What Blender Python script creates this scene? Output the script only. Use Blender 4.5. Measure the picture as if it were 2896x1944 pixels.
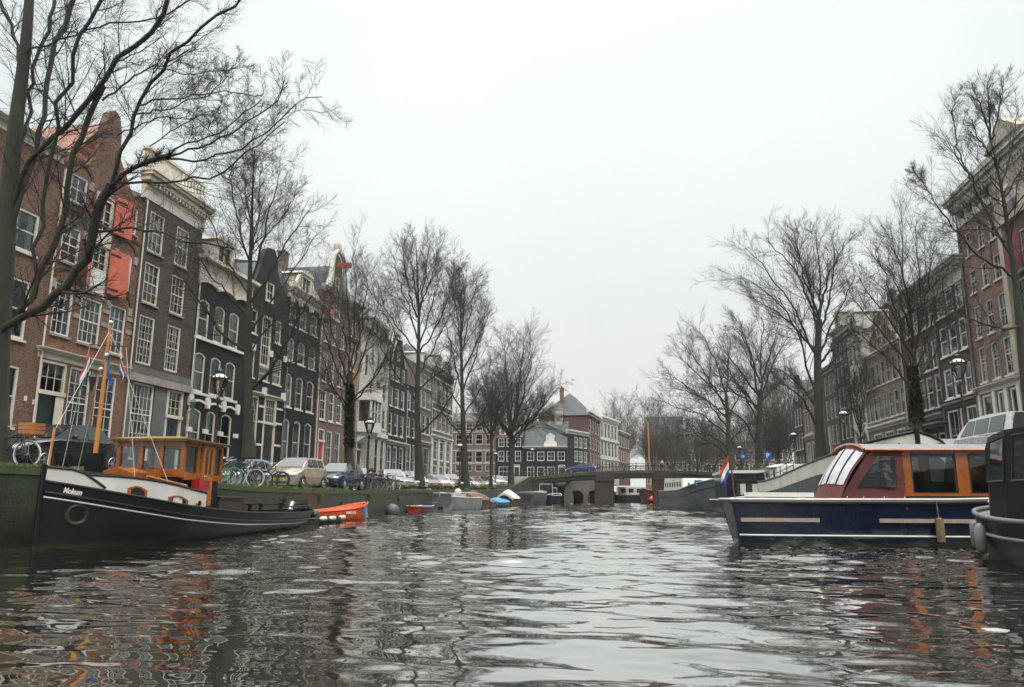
import bpy, math, random
import numpy as np
from mathutils import Vector, Matrix
random.seed(7)
R = math.radians
PI = math.pi
for o in list(bpy.data.objects): bpy.data.objects.remove(o)
S = bpy.context.scene
COL = S.collection

# ------------------------------------------------------------------ camera
cam = bpy.data.cameras.new('camera')
camo = bpy.data.objects.new('camera', cam); COL.objects.link(camo)
cam.sensor_width = 36; cam.lens = 26.5; cam.clip_start = .1; cam.clip_end = 6000
camo.matrix_world = Matrix.Translation((0, 0, 1.232)) @ Matrix.Rotation(R(9), 4, 'Z') @ Matrix.Rotation(R(90 + 11.3), 4, 'X') @ Matrix.Rotation(R(.3), 4, 'Z')
S.camera = camo

# ------------------------------------------------------------------ overcast sky
SUN_EL, SUN_AZ = 48, 150           # soft sun behind the clouds, degrees
w = bpy.data.worlds.new('World'); S.world = w; w.use_nodes = True
nt = w.node_tree; nt.nodes.clear()
def N(t, nt_, **k):
    n = nt_.nodes.new(t)
    for a, b in k.items(): setattr(n, a, b)
    return n
out = N('ShaderNodeOutputWorld', nt); bg = N('ShaderNodeBackground', nt)
sky = N('ShaderNodeTexSky', nt, sky_type='NISHITA', sun_disc=False)
sky.sun_elevation = R(SUN_EL); sky.sun_rotation = R(SUN_AZ); sky.air_density = 1; sky.dust_density = 3
tc = N('ShaderNodeTexCoord', nt); sep = N('ShaderNodeSeparateXYZ', nt)
nt.links.new(tc.outputs['Generated'], sep.inputs[0])
ramp = N('ShaderNodeValToRGB', nt)          # cloud deck: grey at the horizon, brighter overhead
e = ramp.color_ramp.elements
e[0].position = 0; e[0].color = (5.2, 5.35, 5.3, 1)
e[1].position = 1; e[1].color = (50, 50, 49, 1)
for p, c in ((.12, (5.6, 5.85, 5.8, 1)), (.25, (5.9, 6.4, 6.35, 1)), (.42, (6.7, 7.35, 7.3, 1)), (.56, (7.1, 7.75, 7.7, 1)), (.68, (13, 13.4, 13.4, 1)), (.82, (38, 38.2, 38, 1))):
    q = e.new(p); q.color = c
nt.links.new(sep.outputs['Z'], ramp.inputs[0])
# a brighter patch of thin cloud up the canal
dot = N('ShaderNodeVectorMath', nt, operation='DOT_PRODUCT')
_d = Vector((-.06, .9, .40)).normalized(); dot.inputs[1].default_value = _d
nt.links.new(tc.outputs['Generated'], dot.inputs[0])
mr = N('ShaderNodeMapRange', nt, interpolation_type='SMOOTHSTEP'); mr.inputs[1].default_value = .78; mr.inputs[2].default_value = .99
nt.links.new(dot.outputs['Value'], mr.inputs[0])
nz = N('ShaderNodeTexNoise', nt); nz.inputs['Scale'].default_value = 2.2; nz.inputs['Detail'].default_value = 4
nt.links.new(tc.outputs['Generated'], nz.inputs[0])
mm = N('ShaderNodeMath', nt, operation='MULTIPLY_ADD'); mm.inputs[1].default_value = .16; mm.inputs[2].default_value = .92
nt.links.new(nz.outputs[0], mm.inputs[0])
add = N('ShaderNodeMix', nt, data_type='RGBA', blend_type='ADD'); add.inputs[0].default_value = 1
glow = N('ShaderNodeMix', nt, data_type='RGBA'); glow.inputs[6].default_value = (0, 0, 0, 1); glow.inputs[7].default_value = (1.15, .85, .7, 1)
nt.links.new(mr.outputs[0], glow.inputs[0])
nt.links.new(ramp.outputs[0], add.inputs[6]); nt.links.new(glow.outputs[2], add.inputs[7])
mul = N('ShaderNodeVectorMath', nt, operation='SCALE')
nt.links.new(add.outputs[2], mul.inputs[0]); nt.links.new(mm.outputs[0], mul.inputs[3])
mix = N('ShaderNodeMix', nt, data_type='RGBA'); mix.inputs[0].default_value = .93
nt.links.new(sky.outputs[0], mix.inputs[6]); nt.links.new(mul.outputs[0], mix.inputs[7])
nt.links.new(mix.outputs[2], bg.inputs[0]); bg.inputs[1].default_value = .127
nt.links.new(bg.outputs[0], out.inputs[0])

sl = bpy.data.lights.new('sun', 'SUN'); sl.energy = 1.5; sl.angle = R(14); sl.color = (1, .95, .87)
so = bpy.data.objects.new('sun', sl); COL.objects.link(so)
so.rotation_euler = (R(90 - SUN_EL), 0, R(180 - SUN_AZ + 0))
S.view_settings.view_transform = 'Standard'; S.view_settings.look = 'None'
S.view_settings.gamma = 1; S.view_settings.exposure = 0
cy = S.cycles
cy.max_bounces = 6; cy.diffuse_bounces = 2; cy.glossy_bounces = 3; cy.transmission_bounces = 3; cy.transparent_max_bounces = 10; cy.volume_bounces = 0
cy.caustics_reflective = False; cy.caustics_refractive = False
cy.use_denoising = True
try: cy.use_adaptive_sampling = True; cy.adaptive_threshold = .008
except Exception: pass

# ------------------------------------------------------------------ materials
MATS = {}
def newmat(name):
    m = bpy.data.materials.new(name); m.use_nodes = True
    m.node_tree.nodes.clear()
    o = N('ShaderNodeOutputMaterial', m.node_tree); b = N('ShaderNodeBsdfPrincipled', m.node_tree)
    m.node_tree.links.new(b.outputs[0], o.inputs[0])
    MATS[name] = m
    return m, m.node_tree, b, o
def lk(t, a, b): t.links.new(a, b)
def mixc(t, fac, a, b, blend='MIX'):
    n = N('ShaderNodeMix', t, data_type='RGBA', blend_type=blend)
    for s, v in ((0, fac), (6, a), (7, b)):
        if hasattr(v, 'is_output'): lk(t, v, n.inputs[s])
        elif s == 0: n.inputs[0].default_value = v
        else: n.inputs[s].default_value = (*v, 1) if len(v) == 3 else v
    return n.outputs[2]
def noise(t, scale, detail=4, vec=None, rough=.55):
    n = N('ShaderNodeTexNoise', t); n.inputs['Scale'].default_value = scale; n.inputs['Detail'].default_value = detail; n.inputs['Roughness'].default_value = rough
    if vec is not None: lk(t, vec, n.inputs['Vector'])
    return n.outputs[0]
def rmp(t, v, a, b):
    n = N('ShaderNodeMapRange', t); n.inputs[1].default_value = a; n.inputs[2].default_value = b; lk(t, v, n.inputs[0]); return n.outputs[0]
def objc(t): return N('ShaderNodeTexCoord', t).outputs['Object']
def bumpn(t, b, h, dist, strength=.6):
    n = N('ShaderNodeBump', t); n.inputs['Distance'].default_value = dist; n.inputs['Strength'].default_value = strength
    lk(t, h, n.inputs['Height']); lk(t, n.outputs[0], b.inputs['Normal'])
def pm(name, c, rough=.6, var=.25, scale=3., metal=0, bump=0, c2=None, coat=0, spec=.5, lo=.35, hi=.7):
    m, t, b, o = newmat(name)
    v = objc(t); f = noise(t, scale, 5, v)
    c2 = c2 or tuple(x * (1 - var) for x in c)
    lk(t, mixc(t, rmp(t, f, lo, hi), c, c2), b.inputs['Base Color'])
    f2 = noise(t, scale * 4, 3, v)
    mr = N('ShaderNodeMapRange', t); lk(t, f2, mr.inputs[0]); mr.inputs[3].default_value = max(.02, rough - .12); mr.inputs[4].default_value = min(1, rough + .12)
    lk(t, mr.outputs[0], b.inputs['Roughness'])
    b.inputs['Metallic'].default_value = metal; b.inputs['Coat Weight'].default_value = coat; b.inputs['Specular IOR Level'].default_value = spec
    if bump: bumpn(t, b, noise(t, scale * 6, 4, v), bump)
    return m
def brickm(name, c1, c2, mortar=(.30, .28, .25), stain=.45, painted=0):
    m, t, b, o = newmat(name)
    v = objc(t); s = N('ShaderNodeSeparateXYZ', t); lk(t, v, s.inputs[0])
    a = N('ShaderNodeMath', t, operation='ADD'); lk(t, s.outputs[0], a.inputs[0]); lk(t, s.outputs[1], a.inputs[1])
    cb = N('ShaderNodeCombineXYZ', t); lk(t, a.outputs[0], cb.inputs[0]); lk(t, s.outputs[2], cb.inputs[1])
    br = N('ShaderNodeTexBrick', t); lk(t, cb.outputs[0], br.inputs[0])
    br.inputs['Scale'].default_value = 1; br.inputs['Brick Width'].default_value = .22; br.inputs['Row Height'].default_value = .066; br.inputs['Mortar Size'].default_value = .006
    br.inputs['Color1'].default_value = (*c1, 1); br.inputs['Color2'].default_value = (*c2, 1)
    br.inputs['Mortar'].default_value = (*(mortar if not painted else tuple(x * .8 for x in c1)), 1)
    big = noise(t, .35, 5, v); mid = noise(t, 2.2, 5, v)
    # vertical rain streaks
    mp = N('ShaderNodeMapping', t); mp.inputs['Scale'].default_value = (2.4, 2.4, .22); lk(t, v, mp.inputs[0])
    st = noise(t, 1, 5, mp.outputs[0])
    col = mixc(t, rmp(t, big, .35, .75), br.outputs[0], mixc(t, .45, br.outputs[0], (.05, .048, .045)))
    col = mixc(t, rmp(t, mid, .42, .7), col, tuple(x * 1.25 for x in c1)); col = mixc(t, rmp(t, noise(t, 5, 4, v), .5, .75), col, tuple(x * .55 for x in c2))
    sc = N('ShaderNodeMath', t, operation='MULTIPLY'); lk(t, rmp(t, st, .5, .8), sc.inputs[0]); sc.inputs[1].default_value = stain
    col = mixc(t, sc.outputs[0], col, (.035, .034, .032))
    lk(t, col, b.inputs['Base Color']); b.inputs['Roughness'].default_value = .85 if not painted else .55
    b.inputs['Specular IOR Level'].default_value = .3 if not painted else .18
    bumpn(t, b, br.outputs['Fac'], -.006, .7)
    return m
def tilem(name, c1, c2, row=.28, wd=.24):
    m, t, b, o = newmat(name)
    v = objc(t); s = N('ShaderNodeSeparateXYZ', t); lk(t, v, s.inputs[0])
    a = N('ShaderNodeMath', t, operation='ADD'); lk(t, s.outputs[0], a.inputs[0]); lk(t, s.outputs[1], a.inputs[1])
    cb = N('ShaderNodeCombineXYZ', t); lk(t, s.outputs[1], cb.inputs[0]); lk(t, s.outputs[2], cb.inputs[1])
    br = N('ShaderNodeTexBrick', t); lk(t, cb.outputs[0], br.inputs[0]); br.inputs['Scale'].default_value = 1
    br.inputs['Brick Width'].default_value = wd; br.inputs['Row Height'].default_value = row; br.inputs['Mortar Size'].default_value = .02
    br.inputs['Color1'].default_value = (*c1, 1); br.inputs['Color2'].default_value = (*c2, 1); br.inputs['Mortar'].default_value = (*tuple(x * .35 for x in c1), 1)
    col = mixc(t, rmp(t, noise(t, 1.1, 5, v), .45, .75), br.outputs[0], tuple(x * .5 for x in c2))
    lk(t, col, b.inputs['Base Color']); b.inputs['Roughness'].default_value = .6
    bumpn(t, b, br.outputs['Fac'], -.03, .8)
    return m

pm('cream', (.62, .57, .46), .5, .22, 1.5); pm('white_paint', (.70, .685, .63), .45, .2, 1.5); pm('offwhite', (.55, .53, .48), .6, .25, 1.)
pm('stone', (.30, .285, .25), .8, .4, 1.6, bump=.004); pm('grey_plaster', (.13, .13, .125), .8, .35, .9, bump=.003)
pm('beige_stone', (.42, .37, .29), .8, .3, .8, bump=.004)
pm('red_paint', (.56, .115, .07), .55, .2, 2.5); pm('red_dark', (.16, .02, .02), .6, .3, 2)
pm('door_green', (.012, .03, .022), .35, .3, 3); pm('door_blue', (.012, .016, .035), .3, .3, 3); pm('door_black', (.012, .013, .015), .3, .3, 3); pm('door_red', (.42, .045, .02), .4, .2, 3)
brickm('brick_brown', (.15, .068, .036), (.10, .047, .029)); brickm('brick_red', (.19, .080, .040), (.125, .055, .031))
brickm('brick_dark', (.066, .049, .040), (.046, .036, .031), (.10, .09, .08)); brickm('brick_black', (.0085, .010, .0125), (.011, .0125, .015), (.03, .03, .03), .2, 1)
brickm('brick_navy', (.010, .0145, .021), (.013, .018, .025), (.03, .03, .03), .2, 1); brickm('brick_tan', (.17, .105, .068), (.125, .08, .055))
brickm('brick_yellow', (.27, .155, .06), (.20, .12, .055)); brickm('brick_grey', (.13, .105, .09), (.10, .08, .072)); brickm('brick_purple', (.062, .034, .032), (.045, .028, .028), (.09, .08, .075))
brickm('brick_white', (.50, .48, .42), (.45, .43, .38), (.38, .36, .32), .35, 1); brickm('brick_ochre', (.19, .145, .095), (.145, .11, .075)); brickm('brick_maroon', (.10, .035, .032), (.075, .03, .03))
brickm('brick_moss', (.045, .048, .036), (.03, .034, .028), (.06, .06, .05), .6)
brickm('brick_bridge', (.055, .034, .028), (.036, .026, .023), (.07, .065, .06), .6)
tilem('tile_orange', (.33, .115, .06), (.26, .085, .045)); tilem('tile_slate', (.055, .062, .066), (.042, .048, .054), .2, .2); tilem('tile_grey', (.10, .095, .085), (.075, .075, .07))
pm('lead', (.16, .17, .18), .5, .3, 2)
pm('iron_black', (.012, .013, .013), .45, .3, 6); pm('iron_brown', (.035, .022, .018), .5, .3, 6); pm('iron_green', (.06, .12, .10), .5, .3, 5)
pm('curtain', (.55, .54, .50), .9, .15, 4); pm('blind_or_dark_backing', (.42, .41, .37), .9, .15, 1)
pm('asphalt', (.060, .060, .058), .8, .3, 3, bump=.003); pm('wood_brown', (.09, .045, .02), .6, .4, 4)
pm('rubber', (.012, .012, .012), .75, .2, 8); pm('chrome', (.6, .6, .6), .2, .2, 6, metal=1); pm('alloy', (.38, .39, .40), .35, .2, 8, metal=.8)
pm('plate_yellow', (.72, .40, .01), .4, .12, 8); pm('lamp_red', (.30, .01, .01), .25, .2, 6); pm('headlamp', (.62, .64, .64), .12, .25, 14, coat=.8); pm('plate_white', (.7, .7, .68), .4, .1, 6)
pm('black_plastic', (.018, .018, .019), .55, .2, 8)

# glass: thin, mostly clear head-on, mirror-like at grazing angles, slightly wavy old panes
def glassm(name, tint=(.75, .8, .8), wav=.002, base=.03):
    m = bpy.data.materials.new(name); m.use_nodes = True; t = m.node_tree; t.nodes.clear(); MATS[name] = m
    o = N('ShaderNodeOutputMaterial', t); mx = N('ShaderNodeMixShader', t); tr = N('ShaderNodeBsdfTransparent', t); gl = N('ShaderNodeBsdfGlossy', t)
    tr.inputs[0].default_value = (*tint, 1); gl.inputs['Roughness'].default_value = .02; gl.inputs[0].default_value = (.9, .95, .97, 1)
    fr = N('ShaderNodeFresnel', t); fr.inputs[0].default_value = 1.5
    bp = N('ShaderNodeBump', t); bp.inputs['Distance'].default_value = wav * 8; bp.inputs['Strength'].default_value = .5
    lk(t, noise(t, .9, 2, objc(t)), bp.inputs['Height']); lk(t, bp.outputs[0], gl.inputs['Normal'])
    ad = N('ShaderNodeMath', t, operation='ADD'); ad.inputs[1].default_value = base; ad.use_clamp = True; lk(t, fr.outputs[0], ad.inputs[0])
    lk(t, ad.outputs[0], mx.inputs[0]); lk(t, tr.outputs[0], mx.inputs[1]); lk(t, gl.outputs[0], mx.inputs[2]); lk(t, mx.outputs[0], o.inputs[0])
    return m
glassm('glass'); glassm('car_glass', (.35, .4, .4), .0, .04); glassm('lamp_glass', (.85, .86, .84), .001, .06); glassm('clear_vinyl', (.8, .82, .84), .02, .12)

# ------------------------------------------------------------------ mesh builder
class MB:
    def __init__(s): s.v = []; s.f = []; s.m = []; s.mi = 0
    def add(s, vs, fs):
        o = len(s.v); s.v.extend([tuple(p) for p in vs])
        for f in fs: s.f.append([i + o for i in f]); s.m.append(s.mi)
        return s
    def box(s, x0, x1, y0, y1, z0, z1):
        return s.add([(x0, y0, z0), (x1, y0, z0), (x1, y1, z0), (x0, y1, z0), (x0, y0, z1), (x1, y0, z1), (x1, y1, z1), (x0, y1, z1)],
                     [(0, 3, 2, 1), (4, 5, 6, 7), (0, 1, 5, 4), (1, 2, 6, 5), (2, 3, 7, 6), (3, 0, 4, 7)])
    def bbox(s, c, d, axes=None):
        """box of size d about c, optionally along three axis vectors"""
        ax = axes or (Vector((1, 0, 0)), Vector((0, 1, 0)), Vector((0, 0, 1)))
        vs = []
        for k in (-1, 1):
            for i, j in ((-1, -1), (1, -1), (1, 1), (-1, 1)):
                vs.append(Vector(c) + ax[0] * (i * d[0] / 2) + ax[1] * (j * d[1] / 2) + ax[2] * (k * d[2] / 2))
        return s.add(vs, [(0, 3, 2, 1), (4, 5, 6, 7), (0, 1, 5, 4), (1, 2, 6, 5), (2, 3, 7, 6), (3, 0, 4, 7)])
    def poly(s, pts): return s.add(pts, [tuple(range(len(pts)))])
    def prism(s, pts, a, b, ax='y'):
        """polygon (u,v) extruded from a to b: ax y -> (u,*,v); x -> (*,u,v); z -> (u,v,*)"""
        n = len(pts)
        f = {'y': lambda u, v, w: (u, w, v), 'x': lambda u, v, w: (w, u, v), 'z': lambda u, v, w: (u, v, w)}[ax]
        return s.add([f(u, v, a) for u, v in pts] + [f(u, v, b) for u, v in pts],
                     [tuple(range(n))[::-1], tuple(range(n, 2 * n))] + [(i, (i + 1) % n, (i + 1) % n + n, i + n) for i in range(n)])
    def loft(s, rings, cap=True, closed=True):
        n = len(rings[0]); vs = [p for r in rings for p in r]; fs = []
        for k in range(len(rings) - 1):
            for i in range(n if closed else n - 1):
                j = (i + 1) % n; fs.append((k * n + i, k * n + j, (k + 1) * n + j, (k + 1) * n + i))
        if cap: fs += [tuple(range(n))[::-1], tuple(range((len(rings) - 1) * n, len(rings) * n))]
        return s.add(vs, fs)
    def tube(s, pts, r, n=6, cap=True):
        pts = [Vector(p) for p in pts]; rings = []
        rr = r if isinstance(r, (list, tuple)) else [r] * len(pts)
        ref = None
        for i, p in enumerate(pts):
            d = (pts[min(i + 1, len(pts) - 1)] - pts[max(i - 1, 0)])
            d = d.normalized() if d.length > 1e-9 else Vector((0, 0, 1))
            if ref is None: ref = Vector((0, 0, 1)) if abs(d.z) < .9 else Vector((1, 0, 0))
            a = d.cross(ref); a = a.normalized() if a.length > 1e-6 else d.orthogonal().normalized(); b = d.cross(a)
            ref = b.cross(d) if False else ref
            rings.append([p + (a * math.cos(2 * PI * k / n) + b * math.sin(2 * PI * k / n)) * rr[i] for k in range(n)])
        return s.loft(rings, cap)
    def lathe(s, prof, c=(0, 0, 0), n=12, rot=None):
        rings = [[Vector((r * math.cos(2 * PI * k / n), r * math.sin(2 * PI * k / n), z)) for k in range(n)] for r, z in prof]
        if rot: rings = [[rot @ p for p in q] for q in rings]
        return s.loft([[p + Vector(c) for p in q] for q in rings])
    def ball(s, c, r, n=10, sc=(1, 1, 1)):
        pr = [(max(1e-3, math.sin(PI * k / n)) * r, -math.cos(PI * k / n) * r) for k in range(n + 1)]
        rings = [[(c[0] + a * math.cos(2 * PI * k / n) * sc[0], c[1] + a * math.sin(2 * PI * k / n) * sc[1], c[2] + z * sc[2]) for k in range(n)] for a, z in pr]
        return s.loft(rings)
    def torus(s, c, Rr, r, ax='y', n=24, m=6, rad=None):
        rings = []
        for i in range(n):
            a = 2 * PI * i / n; ring = []
            for k in range(m):
                b = 2 * PI * k / m; q = Rr + r * math.cos(b); h = r * math.sin(b)
                p = {'y': (q * math.cos(a), h, q * math.sin(a)), 'x': (h, q * math.cos(a), q * math.sin(a)), 'z': (q * math.cos(a), q * math.sin(a), h)}[ax]
                ring.append((c[0] + p[0], c[1] + p[1], c[2] + p[2]))
            rings.append(ring)
        return s.loft(rings + [rings[0]], cap=False)
    def grid(s, rows, cls=False):
        return s.loft(rows, cap=False, closed=cls)
    def build(s, name, mats, parent=None, smooth=False, loc=None, rot=None):
        me = bpy.data.meshes.new(name); me.from_pydata(s.v, [], s.f)
        mats = mats if isinstance(mats, (list, tuple)) else [mats]
        for m in mats: me.materials.append(MATS[m] if isinstance(m, str) else m)
        if any(s.m): me.polygons.foreach_set('material_index', s.m)
        if smooth: me.polygons.foreach_set('use_smooth', [True] * len(me.polygons))
        me.validate(); me.update()
        o = bpy.data.objects.new(name, me); COL.objects.link(o)
        if parent: o.parent = parent
        if loc: o.location = loc
        if rot: o.rotation_euler = rot
        return o
def tag(o, label=None, cat=None, group=None, kind=None):
    if label: o['label'] = label
    if cat: o['category'] = cat
    if group: o['group'] = group
    if kind: o['kind'] = kind
    return o
def empty(name, loc, rz=0, label=None, cat=None, group=None):
    o = bpy.data.objects.new(name, None); COL.objects.link(o); o.location = loc; o.rotation_euler = (0, 0, rz); o.empty_display_size = .2
    return tag(o, label, cat, group)
def copy_tree(o, parent=None):
    c = o.copy(); COL.objects.link(c); c.parent = parent
    for ch in list(o.children): copy_tree(ch, c)
    return c
def autosmooth(o, ang=35):
    me = o.data; me.polygons.foreach_set('use_smooth', [True] * len(me.polygons))
    try: me.set_sharp_from_angle(angle=R(ang))
    except Exception: pass
    return o
def text_mesh(body, size, name, mat, parent, loc, rot, shear=0, bold=0, ext=.004):
    cu = bpy.data.curves.new(name, 'FONT'); cu.body = body; cu.size = size; cu.shear = shear; cu.offset = bold; cu.extrude = ext; cu.align_x = 'LEFT'
    t = bpy.data.objects.new(name, cu); COL.objects.link(t)
    bpy.context.view_layer.update()
    me = bpy.data.meshes.new_from_object(t.evaluated_get(bpy.context.evaluated_depsgraph_get()))
    COL.objects.unlink(t); bpy.data.objects.remove(t)
    me.materials.clear(); me.materials.append(MATS[mat])
    o = bpy.data.objects.new(name, me); COL.objects.link(o); o.parent = parent; o.location = loc; o.rotation_euler = rot
    return o
def interp(tab, x):
    if x <= tab[0][0]: return tab[0][1]
    for (a, b), (c, d) in zip(tab, tab[1:]):
        if x <= c: return b + (d - b) * (x - a) / (c - a)
    return tab[-1][1]
# street heights along the canal (metres above the water)
GL = [(-40, 2.2), (0, 1.95), (17, 1.8), (21, 1.7), (28, 1.45), (34, 1.36), (42, 1.37), (54, 1.45), (70, 1.55), (84, 1.68), (92, 2.0), (100, 2.7), (110, 3.75), (125, 3.8), (300, 2.6)]
GR = [(-40, 2.1), (36, 2.1), (60, 1.75), (85, 2.0), (100, 3.0), (110, 3.9), (125, 3.9), (300, 2.6)]
def gl(y): return interp(GL, y)
def gr(y): return interp(GR, y)
QL, QR, FL, FR = -14.7, 11.4, -26.0, 21.3
# ------------------------------------------------------------------ ground, streets, quays, water
m, t, b, o = newmat('cobble')
v = objc(t); vo = N('ShaderNodeTexVoronoi', t); vo.inputs['Scale'].default_value = 6; lk(t, v, vo.inputs['Vector'])
lk(t, mixc(t, rmp(t, noise(t, .6, 5, v), .35, .7), mixc(t, rmp(t, vo.outputs[0], .1, .6), (.12, .11, .1), (.075, .07, .066)), (.06, .058, .05)), b.inputs['Base Color'])
b.inputs['Roughness'].default_value = .6; bumpn(t, b, vo.outputs[0], .01)
m, t, b, o = newmat('mossy_wall')      # quay masonry, wet and green in streaks
v = objc(t); s_ = N('ShaderNodeSeparateXYZ', t); lk(t, v, s_.inputs[0])
cb = N('ShaderNodeCombineXYZ', t); lk(t, s_.outputs[1], cb.inputs[0]); lk(t, s_.outputs[2], cb.inputs[1])
br = N('ShaderNodeTexBrick', t); lk(t, cb.outputs[0], br.inputs[0]); br.inputs['Scale'].default_value = 1; br.inputs['Brick Width'].default_value = .24; br.inputs['Row Height'].default_value = .08; br.inputs['Mortar Size'].default_value = .008
br.inputs['Color1'].default_value = (.024, .022, .018, 1); br.inputs['Color2'].default_value = (.016, .015, .013, 1); br.inputs['Mortar'].default_value = (.028, .027, .023, 1)
mp = N('ShaderNodeMapping', t); mp.inputs['Scale'].default_value = (1, 1.1, .5); lk(t, v, mp.inputs[0])
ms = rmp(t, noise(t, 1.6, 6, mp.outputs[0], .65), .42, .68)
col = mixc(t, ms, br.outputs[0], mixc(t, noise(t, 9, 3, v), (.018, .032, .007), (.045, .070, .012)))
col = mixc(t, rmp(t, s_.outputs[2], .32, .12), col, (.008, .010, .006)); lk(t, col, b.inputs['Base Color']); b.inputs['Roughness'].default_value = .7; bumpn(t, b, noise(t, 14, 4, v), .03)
pm('moss_top', (.055, .075, .02), .95, .5, 4, bump=.02, c2=(.05, .045, .03))
pm('grass', (.085, .14, .022), .8, .4, 2, c2=(.045, .06, .02))
m, t, b, o = newmat('canal_water')     # murky water: dark body, mirror at grazing angles
b.inputs['Base Color'].default_value = (.010, .0095, .005, 1); b.inputs['Roughness'].default_value = .25; b.inputs['Specular IOR Level'].default_value = .2
lw = N('ShaderNodeLayerWeight', t); lw.inputs[0].default_value = .5; pw = N('ShaderNodeMath', t, operation='POWER'); pw.inputs[1].default_value = 2.1; lk(t, lw.outputs['Facing'], pw.inputs[0])
ml = N('ShaderNodeMath', t, operation='MULTIPLY'); ml.inputs[1].default_value = 1.08; ml.use_clamp = True; lk(t, pw.outputs[0], ml.inputs[0])
gs = N('ShaderNodeBsdfGlossy', t); gs.inputs['Roughness'].default_value = .012; gs.inputs[0].default_value = (.93, .94, .92, 1); ms_ = N('ShaderNodeMixShader', t)
lk(t, ml.outputs[0], ms_.inputs[0]); lk(t, b.outputs[0], ms_.inputs[1]); lk(t, gs.outputs[0], ms_.inputs[2]); lk(t, ms_.outputs[0], o.inputs[0])

MB().box(-1500, 1500, -300, 3000, -3.2, -2.4).build('ground', 'asphalt')['kind'] = 'structure'
YS = sorted(set([-40, -20, 0, 8, 300] + [y for y, _ in GL if -40 < y < 300] + list(range(10, 125, 5))))
def sheet(name, x0, x1, g, ys, mat, dz=0):
    q = MB(); q.grid([[(x0, y, g(y) + dz), (x1, y, g(y) + dz)] for y in ys]); o = q.build(name, mat); o['kind'] = 'structure'; return o
sheet('street', -120, QL - 2.9, gl, YS, 'cobble'); sheet('street', QR + 3.0, 140, gr, YS, 'cobble')
sheet('quayside', QL - 3.0, QL - .42, gl, YS, 'cobble', .012); sheet('quayside', QR + .42, QR + 3.1, gr, YS, 'cobble', .012)
def quay(name, x0, x1, g, label):
    q = MB(); n = MB()
    for a, c in zip(YS, YS[1:]):
        q.add([(x, y, z) for y, gz in ((a, g(a)), (c, g(c))) for x, z in ((x0, -2), (x1, -2), (x1, gz - .02), (x0, gz - .02))],
              [(0, 1, 2, 3), (4, 7, 6, 5), (0, 4, 5, 1), (1, 5, 6, 2), (2, 6, 7, 3), (3, 7, 4, 0)])
    r = q.build(name, 'mossy_wall'); tag(r, label, 'wall')
    xo0, xo1 = min(x0, x1), max(x0, x1)
    for a, c in zip(YS, YS[1:]):
        y = a
        while y < c - .01:
            y2 = min(c, y + 1.25); za, zc = g(y), g(y2)
            if y < 130: n.add([(x, yy, z) for yy, gz in ((y + .006, za), (y2 - .006, zc)) for x, z in ((xo0 - .03, gz - .16), (xo1 + .03, gz - .16), (xo1 + .03, gz + .03), (xo0 - .03, gz + .03))],
                  [(0, 1, 2, 3), (4, 7, 6, 5), (0, 4, 5, 1), (1, 5, 6, 2), (2, 6, 7, 3), (3, 7, 4, 0)])
            y = y2
    n.build('coping', 'moss_top', r); return r
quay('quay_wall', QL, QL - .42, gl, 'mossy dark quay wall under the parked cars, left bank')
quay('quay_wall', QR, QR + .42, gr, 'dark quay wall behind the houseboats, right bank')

q = MB().box(-12, 70, 200, 200.5, -2, 1.9); tag(q.build('quay_wall', 'mossy_wall'), 'far quay wall closing the view under the bridge', 'wall'); sheet('quayside', -40, 90, lambda y: 1.95, [200.5, 260], 'cobble')
# grass growing along the quay edge
rng = np.random.default_rng(3)
def blades(n, xr, yr, g, hmax, name, mat):
    x = rng.uniform(xr[0], xr[1], n); u = rng.random(n); y = yr[0] + (yr[1] - yr[0]) * u ** 1.3
    keep = np.sin(y * .9) + np.sin(y * .37 + 2) + rng.normal(0, .6, n) > -.4; x, y = x[keep], y[keep]; n = len(x)
    h = rng.uniform(.3, 1, n) * hmax; z = np.array([g(a) for a in y]); a = rng.uniform(0, 2 * PI, n); l = rng.normal(0, .4, (n, 2)) * h[:, None]
    V = np.zeros((n, 3, 3)); wd = .012 + .0006 * y
    V[:, 0] = np.c_[x - np.cos(a) * wd, y - np.sin(a) * wd, z]; V[:, 1] = np.c_[x + np.cos(a) * wd, y + np.sin(a) * wd, z]; V[:, 2] = np.c_[x + l[:, 0], y + l[:, 1], z + h]
    me = bpy.data.meshes.new(name); me.from_pydata(V.reshape(-1, 3).tolist(), [], np.arange(n * 3).reshape(-1, 3).tolist()); me.materials.append(MATS[mat])
    o = bpy.data.objects.new(name, me); COL.objects.link(o); return o
tag(blades(34000, (QL - 1.1, QL + .03), (14, 95), gl, .16, 'grass', 'grass'), 'short green grass growing along the edge of the left quay', 'grass', kind='stuff')
tag(blades(2500, (QR - .03, QR + .9), (24, 95), gr, .13, 'grass', 'grass'), 'short grass growing along the edge of the right quay', 'grass', kind='stuff')
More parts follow.
